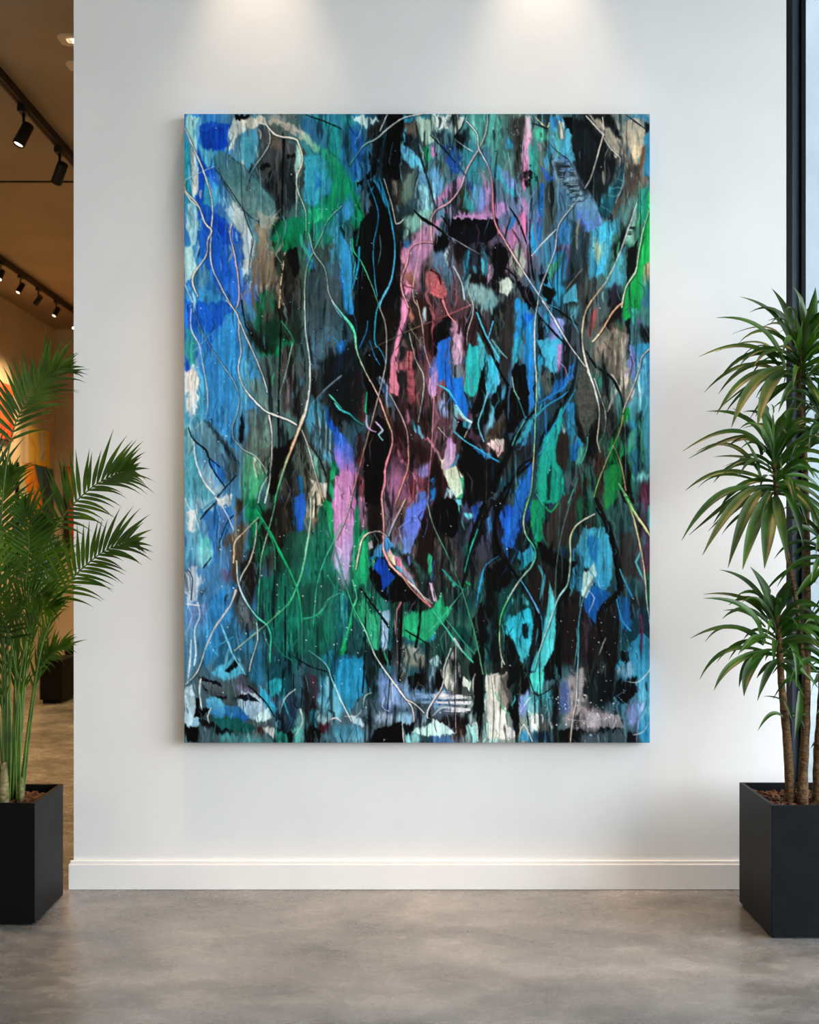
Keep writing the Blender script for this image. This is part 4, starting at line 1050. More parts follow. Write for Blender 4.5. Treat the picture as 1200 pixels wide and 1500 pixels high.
STROKES.append("""
t 4
p 1f50c8 r=4 60,0 370,0 430,100 300,220 200,280 100,220 60,130
p 2a66cc-3a80c8-3f86c8 r=4 160,260 440,100 460,400 450,760 400,900 440,1100 300,940 200,860 160,640 170,440
p 2456c8 d=.4 r=4 190,280 340,260 330,480 240,430
p 3f9fa0 r=3 55,210 110,230 140,420 90,520 55,380
p 1a3fc0 r=2 55,400 95,500 110,520 60,580
p e0d4cc-d8dcd8 r=5 s=3 60,570 140,500 140,640 110,720 140,800 100,870 60,780
p 4f9ac4 r=5 140,480 190,560 210,740 200,840 140,920 110,880 150,720
p 6f9cb0-44607a r=3 c 140,900 210,870 300,960 420,1140 450,1260 370,1300 230,1140 140,1010
p 1c2a38 s=4 r=4 190,850 250,900 420,1130 450,1200 360,1130 280,980
p 55a8bc-5fa8c0 r=3 55,920 110,1010 130,1140 200,1330 270,1420 240,1500 60,1500
p 98c4d0 r=3 60,900 110,940 100,1120 60,1150
p 5a9cc8-a0b4c4 r=4 c 140,1060 230,1160 280,1290 350,1370 290,1430 200,1330 150,1180
p 2f66c4 r=2 220,1140 330,1210 370,1320 340,1360 270,1260
p 44545a r=3 350,1200 400,1150 450,1230 420,1330 370,1310
p 4f86b8 r=3 270,1430 430,1290 440,1500 300,1500
p c8d0d4 r=3 280,1450 400,1420 380,1500 290,1500
p 5fa8cc r=3 440,440 520,420 530,620 520,780 480,800 450,560
p 4f8fc0 r=3 460,640 520,780 510,900 500,1060 440,1020 420,880 460,760
p 101418 r=2 455,920 480,790 490,900 480,1050 450,1020
p 5a7a78-6a8480 r=4 510,560 600,600 650,680 740,760 770,830 640,800 540,700
p 4a5252-5a6a64-55605a r=5 520,790 640,800 690,900 690,1100 660,1230 540,1140 480,1080 510,960
p 6f8f88 d=.5 r=4 520,820 660,830 680,1080 540,1080
p 5f9a80-3fa878 r=4 480,1100 560,1140 670,1250 640,1300 600,1420 560,1500 490,1500 470,1260
p a8c0a8 r=4 d=.4 540,1150 600,1160 660,1240 570,1280
p 1f7a50 r=3 560,20 680,0 700,140 740,160 740,420 650,420 580,330 570,180
p 0f8a58 r=3 690,290 830,290 850,330 720,420
p 34302e r=4 630,80 700,100 730,260 670,330 600,240
p 4a504c d=.4 r=4 610,90 700,110 720,240 640,270
p 1c3a2c r=3 690,120 760,150 740,260 680,260
p 25221f r=3 700,0 860,0 870,60 840,190 780,160 720,80
p 2a3430 r=3 840,100 900,50 920,280 860,320 800,230
p 1a1d1c r=3 510,120 580,240 700,340 690,400 600,360 530,260
p 4a5c5c-5a6a6c r=4 610,420 740,420 750,680 740,760 660,670 600,500
p 4a4644 r=4 760,340 850,320 930,560 880,640 830,860 770,820 750,640
p 7a7074 d=.55 r=3 790,480 850,470 860,760 790,760
p 35586a r=3 860,330 900,560 940,600 900,660 860,560
p 4f6470 r=3 950,100 1130,100 1180,330 1140,520 970,640 970,420 940,260
p 343634 r=4 960,500 1130,560 1200,540 1200,960 1100,900 1000,740
p 4a6a80 d=.5 r=4 970,160 1120,200 1140,480 980,480
p 3a74a8 r=3 1000,740 1140,600 1200,540 1190,600 1080,680 1010,770
p 1d1a18 r=4 870,700 920,640 900,860 860,880 830,850
p 15120f r=3 700,1080 760,1060 860,1000 880,960 900,1060 840,1150 790,1280 730,1400 680,1500 660,1340 700,1200
p 4a8fb0-5a90b4 r=3 980,680 1060,760 1130,940 1180,1150 1150,1300 1080,1180 960,1000 920,900
p 8fb0bc d=.45 r=3 1000,800 1100,900 1150,1140 1060,1080
p 2048c0 r=3 1080,760 1140,900 1200,960 1200,1180 1150,1060 1090,860
p 4f5a58-6f6c60 r=4 850,1080 930,960 990,1140 1020,1300 1060,1480 950,1500 930,1300 880,1180
p 7ab0a4 r=3 950,1040 1060,1180 1090,1380 1050,1420 1000,1240
p 2060a0 r=3 d=.35 880,1240 930,1290 900,1500 860,1500
p d0c8b4 r=4 d=.3 960,1350 1060,1400 1070,1500 970,1500
p 3a3a38 r=4 770,1320 860,1200 900,1270 880,1440 800,1500 740,1500
p 1fa068 r=2 1110,1190 1180,1190 1150,1500 1110,1400
p c878b8 r=2 1190,1180 1200,1300 1180,1500 1140,1500
p 50b0a8 r=3 1110,680 1200,740 1200,800 1140,730
p 0e1012 r=3 1120,640 1200,600 1200,960 1180,860 1130,760
l 0a0a0b 2-4-4-3 715,0 755,150 750,400 740,800 740,1090
l 0d0d0e 3-2 470,0 500,180 560,260
l 14100c 2-3-1 960,1040 1050,1180 1100,1340 1090,1420
t 5
p 1a2226-0e1214 r=3 100,0 330,0 300,260 200,400 130,200 60,100
p 2f7ac0 r=3 60,0 130,0 130,100 90,100
p 2a6ac0 r=3 20,300 90,290 100,400 50,500 0,600 0,480
p 50b0c0 r=3 50,490 130,420 160,370 160,410 70,530
p 4a7080 r=3 0,80 60,140 80,280 0,300
p 24343a r=4 60,540 160,480 210,560 200,700 120,680 60,600
p 8a4450-6a3038 r=3 150,540 200,520 215,880 190,880 150,720
p 2a2624 r=4 0,600 130,640 200,730 200,880 120,820 0,740
p 0b0b0b r=3 210,400 330,360 420,440 380,640 280,860 230,840 230,620 200,470
p 0c0a09 r=3 240,960 320,850 380,880 400,1040 380,1160 350,1280 330,1500 220,1500 220,1200
p 3a2c28 r=4 310,720 400,760 440,880 410,960 340,800
p 6a5a4c d=.4 r=3 330,690 400,740 440,900 400,920
p 9ab4dc r=2 310,560 360,570 420,700 430,800 390,790 350,650
p 2a4aa0 d=.5 r=2 330,580 380,640 420,760 380,740
p 1c1412 r=4 330,60 460,0 480,200 400,280 390,400 330,300
p d084b8-d090b0-c87890 r=2 490,0 545,0 540,120 500,200 480,280 470,370 440,460 450,560 470,640 470,700 400,680 400,500 440,330 470,220 480,120
p c07880-a85a68 r=3 460,440 510,460 510,500 450,520
p 3a3430 r=3 520,0 600,0 640,200 620,380 560,260 530,120
p b07868 r=2 545,40 590,130 560,150 530,110
p 7a6a62 r=2 490,270 540,340 500,330
p 34201c-42282a r=4 590,0 720,0 720,400 700,460 640,240
p 8a4a58-a85a68-8a4450 r=4 525,370 570,370 585,560 580,700 560,760 530,740 525,560
p 2a2828 r=3 475,520 530,520 525,760 480,700
p 4f4640 r=3 585,400 640,520 650,640 630,780 600,860 585,700
p 8a8a86 r=2 d=.4 600,240 640,300 640,380 600,300
p b8d0dc r=1 640,60 660,40 668,150 645,170
p 0d0c0e r=4 740,150 860,100 840,280 750,330 700,450 700,300
p 2060d0 r=3 750,330 840,250 830,380 800,560 750,600 740,450
p 7f7acc r=3 690,490 760,340 770,420 740,560 690,600
p c088cc r=3 690,560 740,520 740,700 700,730 680,640
p c890b8-8a9098-6a8088 r=4 850,140 930,200 940,330 930,560 870,600 830,440 840,280
p d094c0 d=.35 r=4 850,200 930,260 920,480 860,420
p b080c8 r=2 810,480 850,560 870,660 820,620
p 2468d0 r=2 860,560 930,560 940,660 980,780 960,860 910,820 880,680
p 3cb0c0-30a8a0 r=2 980,340 1060,340 1080,560 1060,640 1000,700 940,660
p 50c0d0 r=2 1040,220 1110,360 1090,520 1060,420
p 3f9fd8-5ab8e0 r=2 1120,400 1200,420 1200,600 1180,680 1120,680 1090,600
p e0e8e4 r=1 1170,500 1200,470 1200,640 1150,680
p 16191a r=3 940,100 1000,60 970,240 960,340 940,420
p 8a5a4a r=3 730,380 940,100 900,180 760,420 d=.7
p 0b0c0d r=2 1000,780 1110,580 1110,680 1060,800 1010,860
p 1c2220 r=3 940,660 1010,700 1000,820 960,760
p 8fa8dc r=2 760,780 800,670 830,860 780,820
p 6a7fb0 r=2 740,760 800,840 830,870 760,810
p 5a605e r=3 800,660 880,720 880,960 840,880
p 7fc8d8 r=2 880,780 900,800 870,970 840,940
p 0d0d0d r=4 880,860 1000,900 960,1000 880,960
p 3a88a8 r=2 940,880 1010,860 990,920 940,920
p 0d1012 r=3 1000,900 1100,720 1160,700 1120,900 1040,980
p 6fc0d8 r=2 1150,700 1190,720 1160,900 1110,1000 1130,860
p 6a6052 r=3 1110,1000 1200,900 1200,1020 1130,1040
p 1a1410 d=.5 1120,980 1200,890 1200,1000
p e0dcd8-e8b8c8 r=2 1110,1040 1200,1010 1200,1120 1150,1080
p 3a2a26-2c2020 r=5 600,780 720,800 720,1000 640,960 600,900
p d484b8 r=2 530,820 580,900 560,920 525,900
p 3fb0c8-8ab0dc r=2 560,880 620,920 660,1000 640,1010 580,950
p d878a8-d8c0c0 r=2 660,1000 720,1040 790,1160 780,1180 730,1100
p 2a1c1a r=5 560,1000 660,1080 680,1180 600,1160
p 2a1816 r=4 400,940 520,960 530,1180 460,1160 410,1060
p c87aa8 d=.3 r=3 410,1040 450,1070 520,1200 480,1180
p 1d1210 r=4 720,1080 780,1180 800,1300 760,1380 700,1300
p 2055d0-3a60d0-8a70d0-c878c0 r=4 0,930 60,960 120,1100 160,1250 170,1320 110,1340 50,1260 0,1180
p c878c8-d080c0 r=3 0,1280 50,1270 110,1340 150,1330 130,1500 0,1500
p 1f8a70 r=2 0,1150 30,1180 10,1380 0,1400
p 5a2830-8a4450 r=3 180,1000 215,960 220,1500 190,1500 170,1330
p 2a2220 r=4 130,1080 220,960 215,1080 150,1200
p b080bc r=3 230,1360 270,1400 270,1500 240,1480
p 8a7ac0 r=3 580,1270 650,1180 700,1180 690,1260 600,1310
p d07890-a05060-c890a8 r=4 560,1240 640,1320 640,1480 550,1500 540,1330
p 2a70c8 r=3 700,1300 740,1290 730,1440 690,1500
p 5a70c8 r=3 600,1420 680,1400 690,1500 540,1500
p b080c0-d0c0d0 r=3 830,1000 890,1060 870,1160 820,1280 790,1210 810,1110
p e0e4b8-d8e8d8 r=3 780,1170 830,1120 820,1260 900,1210 940,1300 900,1390 820,1340
p 3fae78 r=3 880,1260 940,1290 940,1460 880,1440 870,1360
p 4a9cd0 r=2 860,1180 930,1100 880,1200 830,1250
p 9ac0d8 r=3 810,1380 890,1380 860,1440 790,1480
p 0b0b0c r=3 940,1000 1020,1000 1060,1200 1000,1330 960,1300 900,1180
p 100f0f r=3 1060,1080 1200,1130 1200,1340 1120,1480 1000,1480 1020,1300
p 2a7ac8 r=1 1000,1060 1080,1090 1200,1170 1200,1190 1100,1150 1010,1100
p 7fc8dc r=2 1020,1340 1050,1360 1060,1460 1010,1420
p 15151a r=3 900,1440 1000,1380 1000,1500 950,1500
l 0b0c0d 3-6-5 1030,60 1110,300 1200,480
l 0b0c0d 2-4 1180,40 1140,200 1120,280
l a0606c-6a4038 3-3 1000,30 840,100 620,190
l 7a6a5c-4a3a34 2-2 620,190 480,250 230,375
l 0b0c0d 2-3 1100,400 1090,560 1000,820
t 6
p 2f80c0 r=3 160,0 260,0 300,150 240,260 160,330
p 3a9ad0-3fb0b8 r=3 160,290 230,240 210,420 160,480
p 1f55c8 r=3 240,60 310,100 300,260 260,260 230,180
p 3a8fd0-2f70d0 r=3 230,330 310,230 320,420 310,640 320,760 280,800 270,620 240,500
p 60b8d0 d=.4 240,300 300,220 300,330 240,420
p 1f2426 r=3 0,40 160,0 150,280 110,440 60,520 60,400 0,260
p 5a6a5a d=.4 r=3 20,100 120,60 90,340 40,300
p 4a9cb8 r=3 0,290 60,370 50,520 0,700
p 0c0c0c r=3 160,520 200,440 280,650 270,840 220,840 160,680
p 0d0d0d r=3 30,620 100,560 110,760 30,880 0,720
p 4aa0d0 r=2 70,560 110,460 110,660 70,760
p 0c0b0b r=3 100,640 170,640 250,830 160,960 100,970 90,800
p 5a5044-3a3228 r=4 0,920 90,800 100,940 0,1010
p e0dcd4-e0a8b8 r=2 0,1020 90,1010 90,1100 40,1140 0,1080
p 14100f r=3 0,1110 80,1180 60,1400 0,1380
p 2a6a58 r=3 30,1180 110,1120 120,1060 70,1160
p 3f86c8 r=2 170,1100 240,1060 260,960 200,1080
p 2a9cd0-3fb0d0 r=2 330,380 370,440 360,700 330,740
p 0d0e10 r=2 340,120 380,140 380,330 350,440 340,300
p 3f98c8 r=2 380,100 440,50 440,180 400,250
p 7f8ed0 r=4 430,120 520,130 520,260 440,270
p 48a0d0-4fb8c8 r=3 390,330 500,300 510,420 480,520 380,480
p d080c8 r=2 465,340 500,310 500,440 490,530 470,480
p 3a4a58 r=3 500,280 600,330 590,520 520,600 500,440
p 0c0e10 r=3 420,500 480,540 440,600
p 5a6058 r=4 350,500 420,500 440,620 360,700
p 2a68c8 r=3 440,620 540,560 600,420 590,560 500,660 400,720
p 3f4a54 r=4 540,100 640,160 650,420 600,420 560,260
p 3a3a38 r=4 520,0 720,0 660,160 600,180 540,100
p 4f8a98 d=.4 r=3 560,30 660,20 640,150 580,150
p 4f5a58-5a5650-48605a r=4 670,120 760,60 800,200 730,320 690,280
p b05058 d=.5 r=3 700,150 770,60 760,140 700,260
p 5a5f5a-6a6a64 r=4 740,300 880,180 940,220 870,520 740,460 710,370
p 8a8478 d=.55 r=4 760,300 870,230 860,480 760,440
p 1d1a18 r=3 870,60 960,0 960,100 880,220 800,200
p 6a6054-7a7a74 r=4 880,200 960,160 1000,500 1020,580 1020,740 960,800 920,620 860,540
p c8c4b8 d=.6 r=3 900,200 960,240 1000,600 960,720 900,560
p 1fa050 r=3 960,0 1010,0 1010,120 960,150
p 3fae9a r=3 1020,40 1060,20 1060,220 1030,160
p 7a4aa0 r=3 1060,130 1090,120 1090,200 1060,190
p 0e1416 r=3 970,150 1010,120 1010,440 980,420
p 14181c r=3 1080,180 1160,180 1160,330 1100,310
p 3a8fc0-5a9cc8 r=4 1010,330 1160,330 1160,740 1060,720 1020,560
p 7f7cd0 r=4 d=.3 1010,340 1070,400 1060,560 1010,500
p 9fd0dc d=.6 r=3 1060,420 1160,400 1160,640 1070,700
p 4aa0c0-5090b0 r=4 1060,740 1160,720 1160,1280 1120,1240 1100,900
p 14181a r=3 1060,860 1090,830 1110,1260 1050,1250 1060,1000
p 3a8a78 d=.5 r=3 1060,900 1100,880 1110,1200 1060,1200
p 7fd0d8 r=3 1040,1290 1100,1260 1160,1280 1140,1320 1060,1320
p 4a2838-5a3848 r=3 1080,1330 1162,1320 1162,1500 1060,1480
p 1f9a48-159040 r=3 980,800 1010,810 1000,880 970,900 940,1000 980,1060 1000,1190 880,1240 850,1080 900,960 930,840
p 2fae70 d=.4 r=3 860,1060 980,1020 990,1180 880,1200
p 136a3c r=4 840,1160 960,1180 960,1340 880,1420 830,1300
p 2a8a70 r=3 830,1200 860,1300 840,1500 800,1440
p 3a8fc0-3a70b0 r=3 1000,880 1060,900 1050,1280 1020,1240 990,1040
p 5fc0a0 r=3 1000,1000 1050,940 1040,1080 1000,1130
p 1f1b1a r=3 950,900 1010,960 980,1060 950,980
p 14100f r=3 980,1060 1010,1300 1040,1500 960,1500 940,1340
p 4a5450-5a5a56-4a5550 c r=2 640,480 690,500 730,590 760,720 740,880 690,1010 640,880 620,700
p 3a8f80 d=.45 r=3 700,520 830,560 780,640 740,620
p 1d1a18 c r=2 600,740 640,860 680,980 680,1060 640,1040 600,880
p 1c1715 r=3 740,900 780,770 800,900 790,980 720,1200 680,1200 700,1030
p 3c3c3a c r=2 800,720 840,620 870,700 910,820 920,960 840,1010 800,880
p 5a9098 r=2 c 840,590 920,640 950,760 940,900 900,780
p 2f7fc8-3a90b8 r=3 530,760 600,740 600,960 680,1060 660,1120 600,1160 560,1040
p e0e0dc s=3 500,910 530,930 540,1000 510,970
p 5fc0a8 r=3 630,1090 690,1090 650,1200 620,1190
p 34312e c r=2 480,980 560,980 570,1080 540,1260 480,1200 465,1100
p 2fb0b0-1f9a80 r=3 400,980 470,880 500,780 520,760 480,960 470,1160 520,1310 500,1490 420,1500 340,1480 330,1260 350,1150
p 158060 d=.4 r=3 340,1160 460,1180 480,1460 360,1480
p 0f3a34 r=2 400,1280 440,1180 430,1480 400,1480
p 2a66c0 r=3 200,1300 290,1200 290,1400 230,1480 180,1480
p 1f48a8 r=3 240,1180 300,1160 290,1300 240,1320
p 3aa0b8 r=3 160,1060 260,900 320,820 320,880 240,1000
p 24566a r=4 40,1400 180,1180 220,1240 120,1440
p 4a3830-3a302c r=4 600,1260 680,1200 800,1060 860,1080 800,1440 760,1500 560,1500
p 3a7068 d=.4 r=3 660,1200 760,1140 740,1480 660,1500
p 4a5f68 r=3 520,1280 620,1200 640,1280 560,1420
p 262422 r=4 740,1040 800,1020 780,1120 720,1200
l 0c0e10 5-8-10-8-6 620,420 590,620 520,740 430,900 320,1090
l 0c0e10 6-8-8-5 330,790 210,930 110,1130 20,1400
l 0d1012 4-6-5 300,1150 190,1240 90,1480
l 0d0e0f 3-5-3 260,0 370,140 470,250 560,340
l 0c0d0e 3-4-2 400,10 470,60 540,110 630,180
l 14181a 3-5-5-4 690,370 760,480 870,560 940,680 960,780
l 15181a 3-3 960,30 880,110 800,240 740,300
l 0b0c0d 3-5 0,390 60,520 120,620
""")
